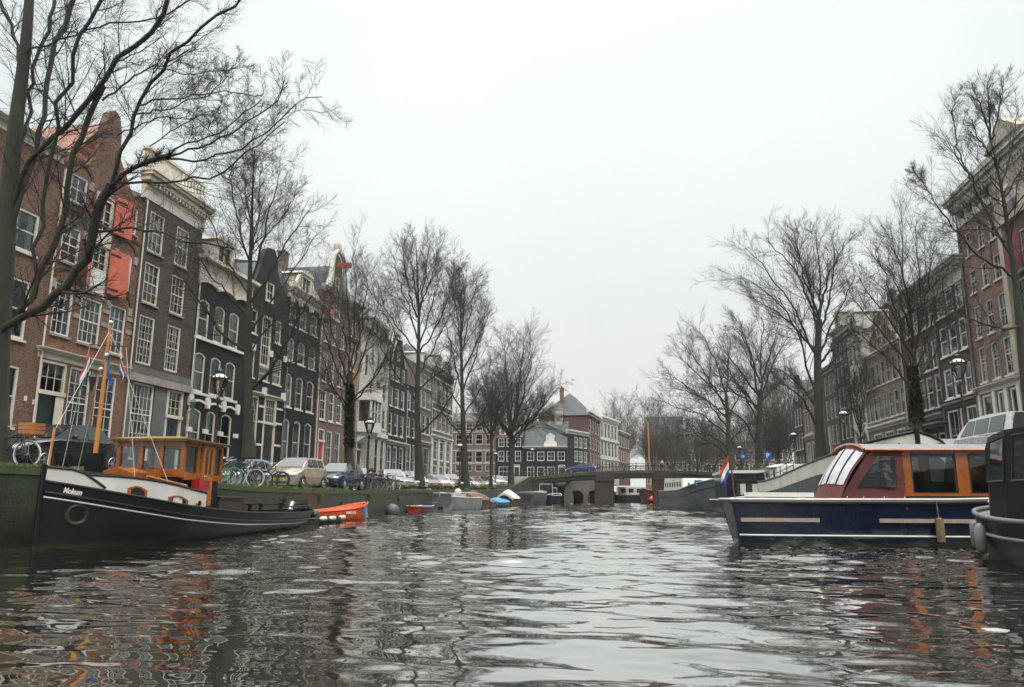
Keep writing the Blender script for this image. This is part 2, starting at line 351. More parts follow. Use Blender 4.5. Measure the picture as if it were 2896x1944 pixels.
# leafy weeds hanging from the quay masonry
def weed(y, z, n, sz):
    q = MB()
    for k in range(n):
        p = Vector((QL + random.uniform(.01, .12), y + random.gauss(0, sz), z + random.gauss(0, sz * .8)))
        d = Vector((random.uniform(.3, 1), random.uniform(-1, 1), random.uniform(-.8, .6))).normalized() * random.uniform(.03, .07); s = d.cross(Vector((random.random(), random.random(), 1))).normalized() * .025
        q.poly([p, p + d * .5 + s, p + d, p + d * .5 - s]); q.tube([(QL - .01, y, z), p], .004, 3)
    return q
pm('leaf_green', (.075, .12, .03), .6, .4, 6)
for i, (y, z) in enumerate(((30.9, .95), (33.0, .8), (34.6, 1.02), (37.5, .7), (41.5, 1.0), (47, .9))):
    tag(weed(y, z, 60, .13).build('wall_plant', 'leaf_green'), ['leafy weed on the quay wall just beyond the tug wheelhouse', 'leafy weed on the quay wall below the bicycles', 'leafy weed on the quay wall under the beige car', 'leafy weed on the quay wall above the red dinghy bow', 'leafy weed on the quay wall under the blue hatchback', 'leafy weed on the quay wall above the black buoy'][i], 'plant', 'weeds growing on the quay wall')

# water: real ripples, crests mostly across the canal, calmer and rougher patches
xs = np.arange(QL - .2, QR + .25, .075); ys = [2.2]
while ys[-1] < 112: ys.append(ys[-1] + max(.04, .0030 * ys[-1]))
ys = np.array(ys); X, Yy = np.meshgrid(xs, ys); Z = np.zeros_like(X); dy = np.gradient(ys)[:, None]
for k in range(110):
    lam = math.exp(rng.uniform(math.log(.20), math.log(1.7))); th = rng.normal(PI / 2 - .05, .52); kk = 2 * PI / lam
    slope = .0135 * (lam / .9) ** .1
    ph = rng.uniform(0, 2 * PI); att = np.clip((lam / dy - 2.6) / 2.5, 0, 1)
    warp = .35 * np.sin(X * .31 + k) + .3 * np.sin(Yy * .23 + 2 * k)
    Z += att * slope / kk * np.sin(kk * (math.cos(th) * X + math.sin(th) * Yy) + ph + warp)
mod = .72 + .42 * np.sin(X * .42 + .6 * np.sin(Yy * .21)) * np.sin(Yy * .33 + 1 + .5 * np.sin(X * .3)) + .2 * np.sin(X * .9 + Yy * .13)
Z *= np.clip(mod, .22, 1.5) * np.clip(.5 + .045 * Yy, .5, 1.15)
Z = Z + .35 * np.clip(Z, 0, None)
nx, ny = len(xs), len(ys); V = np.stack([X, Yy, Z], -1).reshape(-1, 3)
ii = (np.arange(ny - 1)[:, None] * nx + np.arange(nx - 1)).ravel(); F = np.stack([ii, ii + 1, ii + nx + 1, ii + nx], -1)
def fastmesh(name, V, F, mat, smooth=True):
    me = bpy.data.meshes.new(name); nv, nf, k = len(V), len(F), F.shape[1]
    me.vertices.add(nv); me.vertices.foreach_set('co', np.ascontiguousarray(V, np.float32).ravel())
    me.loops.add(nf * k); me.loops.foreach_set('vertex_index', np.ascontiguousarray(F, np.int32).ravel())
    me.polygons.add(nf); me.polygons.foreach_set('loop_start', np.arange(0, nf * k, k, dtype=np.int32))
    try: me.polygons.foreach_set('loop_total', np.full(nf, k, np.int32))
    except Exception: pass
    me.update(calc_edges=True)
    if smooth: me.polygons.foreach_set('use_smooth', np.ones(nf, bool))
    me.materials.append(MATS[mat]); me.validate()
    o = bpy.data.objects.new(name, me); COL.objects.link(o); return o
fastmesh('water', V, F, 'canal_water')['kind'] = 'structure'
q = MB(); q.grid([[(-30, 111.8, 0), (40, 111.8, 0)], [(-30, 420, 0), (60, 420, 0)]]); q.grid([[(QL, -60, 0), (QR, -60, 0)], [(QL, 2.25, 0), (QR, 2.25, 0)]])
q.build('water', 'canal_water')['kind'] = 'structure'
# ------------------------------------------------------------------ canal houses
class House:
    """facade in local x (along) and z (up); outward is local -y"""
    def __init__(s, name, label, kind, y0, y1, top, wall, zb=1.3, depth=11, cat='house', group=None, lo=None):
        if kind == 'L': s.root = empty(name, (FL, y0, zb), R(90), label, cat, group); s.cv = lambda y: y - y0
        elif kind == 'R': s.root = empty(name, (FR, y1, zb), R(-90), label, cat, group); s.cv = lambda y: y1 - y
        else: s.root = empty(name, (kind[0], kind[1], zb), kind[2], label, cat, group); s.cv = lambda y: y
        s.W = abs(y1 - y0) if kind in ('L', 'R') else y1; s.zb = zb; s.top = top; s.depth = depth; s.wall = wall; s.holes = []; s.spand = []; s.gable = None; s.far = False
        s.rec = .13
    def U(s, a, b):
        a, b = s.cv(a), s.cv(b); return (a, b) if a < b else (b, a)
    def win(s, a, b, z0, z1, cols=2, rows=4, arch=0, fw=.085, frame='cream', sill=None, curtain=0, rail=True, bars='', hole=True, name='window', proud=0, rails=None, lintel=None):
        u0, u1 = s.U(a, b); z0 -= s.zb; z1 -= s.zb
        u0 = max(.03, u0); u1 = min(s.W - .03, u1)
        if hole: s.holes.append((u0, u1, z0, z1))
        d = -.05 if not hole else 0; f = MB(); m = MB()
        Y0, Y1 = (.03, s.rec) if hole else (-.08 - proud, -.002)
        if arch:
            k = 8; arc = lambda rr, zz: [(u0 + (u1 - u0) * i / k, zz - arch + arch * math.sin(PI * i / k) ** .75) for i in range(k + 1)]
            A = arc(0, z1); fwd = [(u0 + fw + (u1 - u0 - 2 * fw) * i / k, z1 - fw - arch + arch * math.sin(PI * i / k) ** .75) for i in range(k + 1)]
            for i in range(k):
                f.prism([A[i], A[i + 1], fwd[i + 1], fwd[i]], Y0, Y1)
            s.spand.append(A + [(u1, z1 + .001), (u0, z1 + .001)])
            f.box(u0, u0 + fw, Y0, Y1, z0, z1 - arch); f.box(u1 - fw, u1, Y0, Y1, z0, z1 - arch)
        else:
            f.box(u0, u0 + fw, Y0, Y1, z0, z1); f.box(u1 - fw, u1, Y0, Y1, z0, z1); f.box(u0 + fw, u1 - fw, Y0, Y1, z1 - fw, z1)
        f.box(u0 + fw, u1 - fw, Y0, Y1, z0, z0 + fw * 1.1)
        w0, w1, v0, v1 = u0 + fw, u1 - fw, z0 + fw * 1.1, z1 - fw
        ym = Y0 + .045
        bar = .014 if not s.far else .02
        if rows > 1 and rail:
            zr = v0 + (v1 - v0) * (rails if rails else (rows // 2) / rows); f.box(w0, w1, ym - .01, ym + .05, zr - .03, zr + .03)
        for i in range(1, cols):
            x = w0 + (w1 - w0) * i / cols; f.box(x - bar, x + bar, ym, ym + .03, v0, v1 - (arch * .3))
        for i in range(1, rows):
            z = v0 + (v1 - v0) * i / rows; f.box(w0, w1, ym, ym + .03, z - bar, z + bar)
        fo = f.build(name, frame, s.root)
        g = MB(); yg = ym + .02; g.poly([(w0 - .02, yg, v0 - .02), (w1 + .02, yg, v0 - .02), (w1 + .02, yg, v1 + .02), (w0 - .02, yg, v1 + .02)]); g.build('pane', 'glass', fo)
        if not hole: # surface window on a gable: black sheet stands in for the unlit room behind
            MB().box(w0, w1, -.004, -.002, v0, v1).build('blind_or_dark_backing', 'black_plastic', fo)
        elif curtain and not s.far:
            cm = MB(); rows_ = []
            nfold = max(6, int((w1 - w0) * 14)); cc = 'curtain'
            spans = {1: [(w0, w1)], 2: [(w0, w0 + (w1 - w0) * .3), (w1 - (w1 - w0) * .3, w1)], 3: [(w0, w1)]}[curtain]
            zt, zbm = (v1, v0) if curtain != 3 else (v1, v0 + (v1 - v0) * random.uniform(.2, .6))
            for a_, b_ in spans:
                n = max(4, int((b_ - a_) * 16)) * 2
                P = [(a_ + (b_ - a_) * i / n, yg + .09 + (.025 * math.sin(i * PI / 1.6 + 1) if curtain != 3 else .0)) for i in range(n + 1)]
                cm.grid([[(x, y, zz) for x, y in P] for zz in (zbm, zt)])
            cm.build('curtain' if curtain != 3 else 'blind_or_dark_backing', 'curtain' if curtain != 3 else 'blind_or_dark_backing', fo)
        if sill: MB().box(u0 - .06, u1 + .06, -.09, .03 if hole else 0, z0 - .1, z0 - .003).build('sill', sill, fo)
        if lintel: MB().box(u0 - .04, u1 + .04, -.035, -.002, z1 + .003, z1 + .16).build('lintel', lintel, fo)
        return fo
    def rows(s, cols_, rows_, **k):
        for (z0, z1) in rows_:
            for (a, b) in cols_:
                kk = dict(k)
                if 'curtain' not in kk: kk['curtain'] = random.choice((0, 0, 1, 2, 3))
                s.win(a, b, z0, z1, **kk)
    def part(s, name, mb, mat, parent=None): return mb.build(name, mat, parent or s.root)
    def box(s, name, a, b, z0, z1, p0, p1, mat, parent=None):
        """p0,p1: how far the box stands out of the facade"""
        u0, u1 = s.U(a, b); return MB().box(u0, u1, -p1, -p0, z0 - s.zb, z1 - s.zb).build(name, mat, parent or s.root)
    def cornice(s, a, b, z0, z1, proj, mat, name='cornice', steps=4, over=.0):
        u0, u1 = s.U(a, b); q = MB(); u0 -= over; u1 += over
        pr = [(0, .35, .06), (.35, .62, .10), (.62, .80, .55), (.80, .92, .85), (.92, 1, 1)] if steps == 4 else [(0, .6, .25), (.6, 1, 1)]
        for p, r, d in pr:
            q.box(u0 - d * proj * .5, u1 + d * proj * .5, -d * proj, .25, z0 - s.zb + (z1 - z0) * p, z0 - s.zb + (z1 - z0) * r - .001)
        if proj > .35 and not s.far:
            n = int((u1 - u0) / .32)
            for i in range(n):
                x = u0 + (u1 - u0) * (i + .5) / n; q.box(x - .06, x + .06, -proj * .52, -proj * .1, z0 - s.zb + (z1 - z0) * .48, z0 - s.zb + (z1 - z0) * .618)
        o = q.build(name, mat, s.root)
        return o
    def finish(s, roof=None, ridge=None, rmat='tile_slate', chim=True, eave=None, inset=.0):
        W, H, D = s.W, s.top - s.zb, s.depth; q = MB()
        us = sorted(set([0, W] + [x for h in s.holes for x in h[:2]])); vs = sorted(set([-.6, H] + [z for h in s.holes for z in h[2:] if z < H]))
        us = [u for i, u in enumerate(us) if i == 0 or u - us[i - 1] > 1e-4]; vs = [v for i, v in enumerate(vs) if i == 0 or v - vs[i - 1] > 1e-4]
        for i in range(len(us) - 1):
            for j in range(len(vs) - 1):
                cu, cv = (us[i] + us[i + 1]) / 2, (vs[j] + vs[j + 1]) / 2
                if any(h[0] < cu < h[1] and h[2] < cv < h[3] for h in s.holes): continue
                q.add([(us[i], 0, vs[j]), (us[i + 1], 0, vs[j]), (us[i + 1], 0, vs[j + 1]), (us[i], 0, vs[j + 1])], [(0, 1, 2, 3)])
        dd = .16
        for h in s.holes:
            a, b_, c, d = h
            q.add([(a, 0, c), (b_, 0, c), (b_, 0, d), (a, 0, d), (a, dd, c), (b_, dd, c), (b_, dd, d), (a, dd, d)], [(0, 4, 5, 1), (1, 5, 6, 2), (2, 6, 7, 3), (3, 7, 4, 0)])
        for sp in s.spand:
            for i in range(len(sp) - 4):
                p0, p1 = sp[i], sp[i + 1]; zt = sp[-1][1]
                q.add([(p0[0], .001, p0[1]), (p1[0], .001, p1[1]), (p1[0], .001, zt), (p0[0], .001, zt)], [(0, 1, 2, 3)])
                q.add([(p0[0], .001, p0[1]), (p1[0], .001, p1[1]), (p1[0], dd, p1[1]), (p0[0], dd, p0[1])], [(0, 1, 2, 3)])
        q.add([(0, 0, -.6), (0, D, -.6), (0, D, H), (0, 0, H)], [(0, 1, 2, 3)]); q.add([(W, 0, -.6), (W, D, -.6), (W, D, H), (W, 0, H)], [(3, 2, 1, 0)])
        q.add([(0, D, -.6), (W, D, -.6), (W, D, H), (0, D, H)], [(0, 1, 2, 3)])
        q.add([(0, 2.6, -.6), (W, 2.6, -.6), (W, 2.6, H), (0, 2.6, H)], [(0, 1, 2, 3)])
        for zf in np.arange(3., H, 3.0): q.add([(0.01, .3, zf), (W - .01, .3, zf), (W - .01, 2.6, zf), (.01, 2.6, zf)], [(0, 1, 2, 3)])
        wall = q.build('wall', s.wall, s.root)
        if not s.far and W > 4.5:
            p = MB(); p.tube([(.09, -.08, .1), (.09, -.08, H - .2)], .045, 6)
            for zc_ in np.arange(1.5, H, 2.2): p.lathe([(.06, 0), (.06, .05)], (.09, -.08, zc_), 8)
            p.build('drainpipe', random.choice(('lead', 'iron_black', 'cream')), s.root)
        if s.gable:
            g = [(s.cv(a), z - s.zb) for a, z in s.gable]
            MB().prism(g, 0, .38).build('gable', getattr(s, 'gmat', s.wall), s.root)
        e = inset; o = MB()
        if roof == 'gable':      # ridge runs back from the canal
            h = ridge - s.zb; c = W / 2
            o.add([(-.02, e, H), (W + .02, e, H), (c, e, h), (-.02, D, H), (W + .02, D, H), (c, D, h)], [(0, 3, 5, 2), (1, 2, 5, 4), (0, 2, 1), (3, 4, 5)])
        elif roof == 'side':     # ridge parallel to the canal
            h = ridge - s.zb
            o.add([(0, e, H), (W, e, H), (W, D * .45, h), (0, D * .45, h), (W, D, H), (0, D, H)], [(0, 1, 2, 3), (3, 2, 4, 5), (0, 3, 5), (1, 4, 2)])
        elif roof == 'hip':
            h = ridge - s.zb; k = min(W * .35, 4)
            o.add([(-.3, e - .3, H), (W + .3, e - .3, H), (W + .3, D, H), (-.3, D, H), (k, D * .45, h), (W - k, D * .45, h)], [(0, 1, 5, 4), (1, 2, 5), (2, 3, 4, 5), (3, 0, 4)])
        elif roof == 'mansard':
            h = ridge - s.zb
            o.add([(0, e, H), (W, e, H), (W, e + 1.6, h - .4), (0, e + 1.6, h - .4), (W, D * .5, h), (0, D * .5, h), (W, D, H), (0, D, H)], [(0, 1, 2, 3), (3, 2, 4, 5), (5, 4, 6, 7), (0, 3, 5, 7), (1, 6, 4, 2)])
        else: o.add([(0, 0, H), (W, 0, H), (W, D, H), (0, D, H)], [(0, 1, 2, 3)])
        ro = o.build('roof', rmat, s.root)
        if chim:
            c = MB(); x = W * random.choice((.18, .8)); y = D * random.uniform(.35, .6); zt = (ridge or s.top) - s.zb + .7
            c.box(x - .45, x + .45, y - .3, y + .3, H - .5, zt); c.box(x - .52, x + .52, y - .37, y + .37, zt + .002, zt + .12)
            for k in (-.2, .2): c.lathe([(.09, zt + .12), (.12, zt + .14), (.1, zt + .42)], (x + k, y, 0), 8)
            c.build('chimney', 'brick_tan', ro)
        return wall
    def dormer(s, a, b, z0, z1, back, mat='cream', roofm='tile_slate', front=-.02, ped=True):
        u0, u1 = s.U(a, b); q = MB(); z0 -= s.zb; z1 -= s.zb; f = front
        q.box(u0, u0 + .28, f, f + .2, z0, z1); q.box(u1 - .28, u1, f, f + .2, z0, z1); q.box(u0 + .28, u1 - .28, f, f + .2, z1 - .25, z1); q.box(u0 + .28, u1 - .28, f, f + .2, z0, z0 + .12)
        q.box(u0 + .02, u1 - .02, f + .2, back, z0, z1 - .02)
        q.box((u0 + u1) / 2 - .03, (u0 + u1) / 2 + .03, f + .05, f + .12, z0 + .12, z1 - .25)
        d = q.build('dormer', mat, s.root)
        if ped: MB().prism([(u0 - .18, z1 + .002), (u1 + .18, z1 + .002), (u1 + .1, z1 + .18), ((u0 + u1) / 2, z1 + .42), (u0 - .1, z1 + .18)], f - .1, back).build('pediment', mat, d)
        else: MB().box(u0 - .12, u1 + .12, f - .12, back, z1 + .002, z1 + .14).build('dormer_roof', 'lead', d)
        MB().poly([(u0 + .28, f + .16, z0 + .12), (u1 - .28, f + .16, z0 + .12), (u1 - .28, f + .16, z1 - .25), (u0 + .28, f + .16, z1 - .25)]).build('pane', 'glass', d)
        MB().box(u0 + .28, u1 - .28, f + .192, f + .198, z0 + .12, z1 - .25).build('blind_or_dark_backing', 'black_plastic', d)  # black sheet behind the pane, painted as the shade of the dormer room
        return d
    def door(s, a, b, z0, z1, mat, frame='cream', jamb=.12, trans=None, tcols=3, trows=2):
        u0, u1 = s.U(a, b); z0 -= s.zb; z1 -= s.zb; zt = (trans - s.zb) if trans else z1
        s.holes.append((u0, u1, z0, zt)); q = MB()
        q.box(u0, u0 + jamb, -.03, .14, z0, zt); q.box(u1 - jamb, u1, -.03, .14, z0, zt); q.box(u0 + jamb, u1 - jamb, -.03, .14, zt - .1, zt)
        q.box(u0 - .05, u1 + .05, -.10, -.031, z1 - .02, z1 + .16)
        w0, w1 = u0 + jamb, u1 - jamb
        if trans:
            for i in range(1, tcols): x = w0 + (w1 - w0) * i / tcols; q.box(x - .017, x + .017, .06, .09, z1 + .16, zt - .1)
            for i in range(1, trows): z = z1 + .16 + (zt - .1 - z1 - .16) * i / trows; q.box(w0, w1, .06, .09, z - .015, z + .015)
        fr = q.build('door_frame', frame, s.root)
        if trans: MB().poly([(w0, .08, z1), (w1, .08, z1), (w1, .08, zt - .05), (w0, .08, zt - .05)]).build('fanlight', 'glass', fr)
        d = MB(); d.box(w0, w1, .07, .12, z0, z1)
        for k in range(2):
            for zz in ((.12, .42), (.5, .92)):
                x0 = w0 + (w1 - w0) * (.08 + k * .46); x1 = x0 + (w1 - w0) * .38; d.box(x0, x1, .055, .069, z0 + (z1 - z0) * zz[0], z0 + (z1 - z0) * zz[1])
        do = d.build('door', mat, s.root); MB().ball((w0 + .1, .03, z0 + 1.05), .03, 8).build('handle', 'chrome', do)
        st = MB()
        n = max(0, int((z0 + s.zb - 1.4) / .18))
        for i in range(n): st.box(u0 - .25, u1 + .25, -.3 - .28 * (n - i), -.001 if i == n - 1 else -.3 - .28 * (n - i - 1) - .28 * 0, z0 - .18 * (n - i), z0 - .18 * (n - i) + .175)
        if n: st.build('stoop', 'stone', s.root)
        return do
    def wall_lamp(s, y, z, arm=.5, mat='iron_black'):
        u = s.cv(y); z -= s.zb; q = MB(); q.tube([(u, 0, z - .35), (u, -arm * .5, z - .45), (u, -arm, z - .32)], .025); q.lathe([(.05, z - .3), (.16, z + .12), (.2, z + .14), (.08, z + .3), (.02, z + .36)], (u, -arm, 0), 6)
        l = q.build('wall_lantern', mat, s.root); return l

g9 = 'brick canal houses in the left bank terrace'; gR = 'canal houses in the right bank terrace'
# --- left terrace
h = House('canal_house', 'brown brick house at far left, half behind the big tree trunk', 'L', 22.4, 29.33, 16.3, 'brick_brown', group=g9)
h.rows([(27.13, 28.42), (25.1, 26.4), (23.1, 24.4)], [(11.5, 13.38), (7.66, 10.3), (3.9, 6.53)], cols=1, rows=2, fw=.12, sill='cream')
h.cornice(22.4, 29.33, 16.3, 16.85, .35, 'cream'); h.finish(None, None, 'lead', chim=False)
h.box('house_number_sign', 28.85, 29.0, 5.1, 5.32, .003, .02, 'white_paint')

h = House('canal_house', 'red brick house with orange red loading door shutters and an orange tiled roof', 'L', 29.35, 35.38, 16.3, 'brick_red', group=g9)
h.gmat = 'brick_brown'; h.gable = [(29.37, 16.3), (29.37, 16.5), (29.9, 16.6), (30.8, 16.9), (31.4, 17.6), (31.62, 18.6), (31.75, 19.7), (31.95, 20.35), (32.35, 20.65), (32.75, 20.45), (32.95, 19.8), (33.08, 18.6), (33.3, 17.6), (33.9, 16.9), (34.8, 16.6), (35.36, 16.5), (35.36, 16.3)]
L_ = (29.82, 31.0)
em = bpy.data.materials.new('lamp_glow'); em.use_nodes = True; e_ = em.node_tree.nodes['Principled BSDF']; e_.inputs['Emission Color'].default_value = (1, .75, .5, 1); e_.inputs['Emission Strength'].default_value = 9; MATS['lamp_glow'] = em
h.win(*L_, 11.8, 13.6, 2, 4, curtain=1, frame='white_paint', sill='stone'); h.win(*L_, 8.33, 10.76, 3, 4, curtain=2, frame='white_paint', sill='stone'); h.win(31.55, 33.0, 8.27, 10.52, 4, 4, curtain=2, frame='white_paint', sill='stone')
h.win(33.6, 34.84, 8.15, 10.63, 3, 4, curtain=1, frame='white_paint', sill='stone'); h.win(33.75, 34.86, 11.63, 13.48, 2, 3, curtain=1, frame='white_paint', sill='stone'); h.win(33.75, 34.92, 14.72, 16.17, 2, 2, frame='white_paint', sill='stone'); h.win(29.95, 31.05, 14.8, 16.2, 2, 2, curtain=3, frame='white_paint', sill='stone')
fr = h.win(31.72, 33.08, 10.72, 16.05, 1, 1, fw=.2, rail=False, curtain=0, name='loading_door_frame')
q = MB(); u0, u1 = h.U(31.9, 32.9)
q.box(u0, u1, -.03, .02, 10.9 - h.zb, 12.0 - h.zb); q.build('loading_door', 'white_paint', h.root)
q = MB()
for z0, z1 in ((12.02, 13.3), (14.05, 15.75)):
    q.box(u0, u0 + .07, -.02, .06, z0 - h.zb, z1 - h.zb); q.box(u1 - .07, u1, -.02, .06, z0 - h.zb, z1 - h.zb); q.box(u0 + .07, u1 - .07, -.02, .06, z0 - h.zb, z0 + .08 - h.zb); q.box(u0 + .07, u1 - .07, -.02, .06, z1 - .08 - h.zb, z1 - h.zb); q.box((u0 + u1) / 2 - .02, (u0 + u1) / 2 + .02, 0, .05, z0 - h.zb, z1 - h.zb)
    for k in (1, 2): q.box(u0, u1, 0, .05, z0 + (z1 - z0) * k / 3 - .02 - h.zb, z0 + (z1 - z0) * k / 3 + .02 - h.zb)
q.box(u0 - .15, u1 + .15, -.05, .06, 13.32 - h.zb, 14.03 - h.zb); q.build('loading_window', 'cream', h.root)
def shutter(hinge, z0, z1, ang, sgn):
    p = h.cv(hinge); q = MB(); q.box(0, 1.17 * sgn, -.03, .03, 0, z1 - z0) if sgn > 0 else q.box(-1.17, 0, -.03, .03, 0, z1 - z0)
    o = q.build('shutter', 'red_paint', h.root, loc=(p, -.1, z0 - h.zb), rot=(0, 0, R(ang)))
    a, b_ = (0, .62) if sgn > 0 else (-.62, 0)
    for z in (.22, z1 - z0 - .3): MB().box(a, b_, -.055, -.031, z, z + .09).build('strap_hinge', 'iron_black', o)
shutter(33.06, 11.03, 13.35, -11, 1); shutter(33.06, 14.2, 16.2, -9, 1); shutter(31.74, 10.9, 13.3, 36, -1)
def relief(a, b, z, rad, mat='brick_dark'):
    u0, u1 = h.U(a, b); q = MB(); c = (u0 + u1) / 2; w_ = (u1 - u0) / 2 + .16
    P = lambda r, k: (c + r * math.cos(PI * k / 10), z - h.zb + r * .8 * math.sin(PI * k / 10))
    for k in range(10): q.prism([P(w_, k), P(w_ + .2, k), P(w_ + .2, k + 1), P(w_, k + 1)], -.05, -.002)
    q.build('relieving_arch', mat, h.root)
    for s_ in (-1, 1): MB().box(c + s_ * (w_ + .06) - .14, c + s_ * (w_ + .06) + .14, -.07, -.003, z - h.zb - .42, z - h.zb - .003).build('impost_block', 'stone', h.root)
for a, b_, z in ((*L_, 13.65), (*L_, 10.85), (33.75, 34.86, 13.55), (33.65, 34.84, 10.75), (29.95, 31.05, 16.2)): relief(a, b_, z, .6)
for z in (9.35, 10.05): h.box('stone_band', 31.1, 31.5, z, z + .22, .003, .04, 'stone'); h.box('stone_band', 33.06, 33.55, z, z + .22, .003, .04, 'stone'); h.box('stone_band', 34.9, 35.36, z, z + .22, .003, .04, 'stone')
h.box('stone_band', 29.4, 35.36, 14.3, 14.42, .003, .05, 'brick_dark')
h.cornice(29.3, 35.3, 7.14, 7.6, .28, 'cream', 'fascia')
h.door(29.52, 31.1, 2.7, 5.55, 'door_green', jamb=.1, trans=7.05, tcols=3); u0, u1 = h.U(30.62, 31.12); MB().box(u0, u1, -.06, -.032, 2.7 - h.zb, 5.5 - h.zb).build('pilaster', 'cream', h.root)
h.win(31.38, 32.78, 2.9, 7.03, 3, 6, curtain=1, frame='white_paint', rails=.6); h.win(33.2, 34.65, 2.9, 6.95, 3, 6, curtain=1, frame='white_paint', rails=.6)
h.box('house_number_sign', 29.33, 29.45, 5.0, 5.22, .003, .02, 'white_paint')
q = MB(); u = h.cv(31.25); zz = 5.75 - h.zb; q.tube([(u + .45 * t * math.cos(9 * t) * .5, -.25 - .02, zz + .45 * t * math.sin(9 * t) * .5) for t in np.linspace(.1, 1, 30)], .018, 5); q.tube([(u + .2, -.27, zz - .05), (u + .6, -.45, zz - .15), (u + .95, -.55, zz + .2)], .02, 5)
q.lathe([(.05, zz + .2), (.17, zz + .85), (.2, zz + .87), (.06, zz + 1.05), (.02, zz + 1.15)], (u + .95, -.55, 0), 6); q.build('wall_lantern', 'iron_black', h.root)
h.finish('gable', 20.0, 'tile_orange', inset=.36, chim=False)

h = House('canal_house', 'dark brown brick house with a deep cream cornice and tall many paned windows', 'L', 35.4, 41.05, 17.2, 'brick_dark', group=g9)
C_ = [(35.95, 37.28), (38.46, 39.76)]
h.rows(C_, [(14.28, 16.6), (11.37, 13.66)], cols=3, rows=4, sill='stone', curtain=1, fw=.1); h.rows(C_, [(8.02, 10.68)], cols=4, rows=6, sill=None, curtain=2, fw=.1)
h.cornice(35.3, 41.1, 17.1, 18.66, .62, 'cream'); 
q = MB(); q.box(.05, 5.6, .1, .4, 18.665 - h.zb, 20.0 - h.zb); q.box(-.05, 5.7, .0, .5, 20.001 - h.zb, 20.16 - h.zb); q.build('parapet', 'cream', h.root)
q = MB(); u0, u1 = 3.2, 5.2
for k in range(7): q.lathe([(.05, 18.9 - h.zb), (.1, 19.15 - h.zb), (.05, 19.5 - h.zb), (.08, 19.85 - h.zb)], (u0 + (u1 - u0) * k / 6, .03, 0), 8)
q.build('baluster_row', 'white_paint', h.root)
h.box('stone_band', 35.35, 41.08, 7.02, 7.42, .003, .18, 'stone'); h.box('stone_band', 35.4, 41.05, 7.423, 7.85, .003, .1, 'grey_plaster')
h.win(36.0, 37.8, 2.9, 7.08 - .08, 5, 6, curtain=1, frame='white_paint', fw=.11, rails=.6); h.door(39.0, 40.55, 2.5, 5.4, 'door_blue', jamb=.18, trans=6.98, tcols=3, trows=3); h.wall_lamp(40.75, 6.3, .55, 'iron_green')
h.box('plaster_base', 37.86, 38.95, 1.0, 7.0, .002, .03, 'grey_plaster'); h.box('plaster_base', 35.4, 35.95, 1.0, 7.0, .002, .03, 'grey_plaster')
h.finish('side', 19.4, 'lead', chim=False)

h = House('canal_house', 'black house with a wavy cream cornice and white scrolled consoles', 'L', 41.07, 47.58, 15.1, 'brick_black', group=g9)
C_ = [(41.4, 42.56), (43.2, 44.38), (44.98, 46.22)]
h.rows(C_, [(10.6, 13.0)], cols=1, rows=2, arch=.2, fw=.1); h.rows(C_, [(7.24, 9.67)], cols=1, rows=2, arch=.2, fw=.1, curtain=1); h.rows([(41.1, 42.6), (43.24, 44.25), (44.95, 46.24)], [(3.4, 6.22)], cols=1, rows=2, arch=.18, fw=.09)
h.box('sill_band', 41.1, 46.9, 10.42, 10.58, .003, .14, 'white_paint')
for a, b_ in ((41.35, 42.85), (43.1, 44.75), (45.0, 46.5)): h.box('sill_band', a, b_, 7.05, 7.2, .003, .16, 'white_paint')
for y in (41.2, 43.05, 44.93, 46.68):
    u = h.cv(y); q = MB(); z = -h.zb; q.prism([(u - .13, 6.33 + z), (u + .13, 6.33 + z), (u + .18, 6.62 + z), (u + .2, 6.85 + z), (u + .1, 7.0 + z), (u - .1, 7.0 + z), (u - .2, 6.85 + z), (u - .18, 6.62 + z)], -.2, -.002); q.build('console', 'white_paint', h.root)
for a, b_ in ((41.35, 42.9), (43.2, 44.75), (45.1, 46.5)):
    q = MB()
    u0, u1 = h.cv(a), h.cv(b_); P = [(u0 + (u1 - u0) * t, 6.5 - h.zb + .16 * math.sin(PI * t)) for t in np.linspace(0, 1, 9)]
    for p, r in zip(P, P[1:]): q.prism([p, r, (r[0], r[1] + .13), (p[0], p[1] + .13)], -.12, -.002)
    q.build('window_hood', 'white_paint', h.root)
u0, u1 = 0, 6.5; q = MB(); P = [(u0 + (u1 - u0) * t, 13.85 - h.zb + .25 * abs(math.sin(PI * 3 * t)) ** .8) for t in np.linspace(0, 1, 37)]
for p, r in zip(P, P[1:]): q.prism([p, r, (r[0], 15.1 - h.zb), (p[0], 15.1 - h.zb)], -.1, -.002); q.prism([p, r, (r[0], r[1] + .1), (p[0], p[1] + .1)], -.16, -.101)
q.build('wavy_fascia', 'cream', h.root); h.cornice(41.05, 47.6, 15.101, 15.62, .55, 'cream', steps=2)
h.dormer(42.75, 44.85, 15.63, 17.25, 3.2); 
for y in (41.3, 43.07, 44.8, 46.7): h.box('plaque', y - .25, y + .25, 4.78, 5.05, .04, .16, 'white_paint')
h.finish('mansard', 18.2, 'tile_slate', inset=.1)

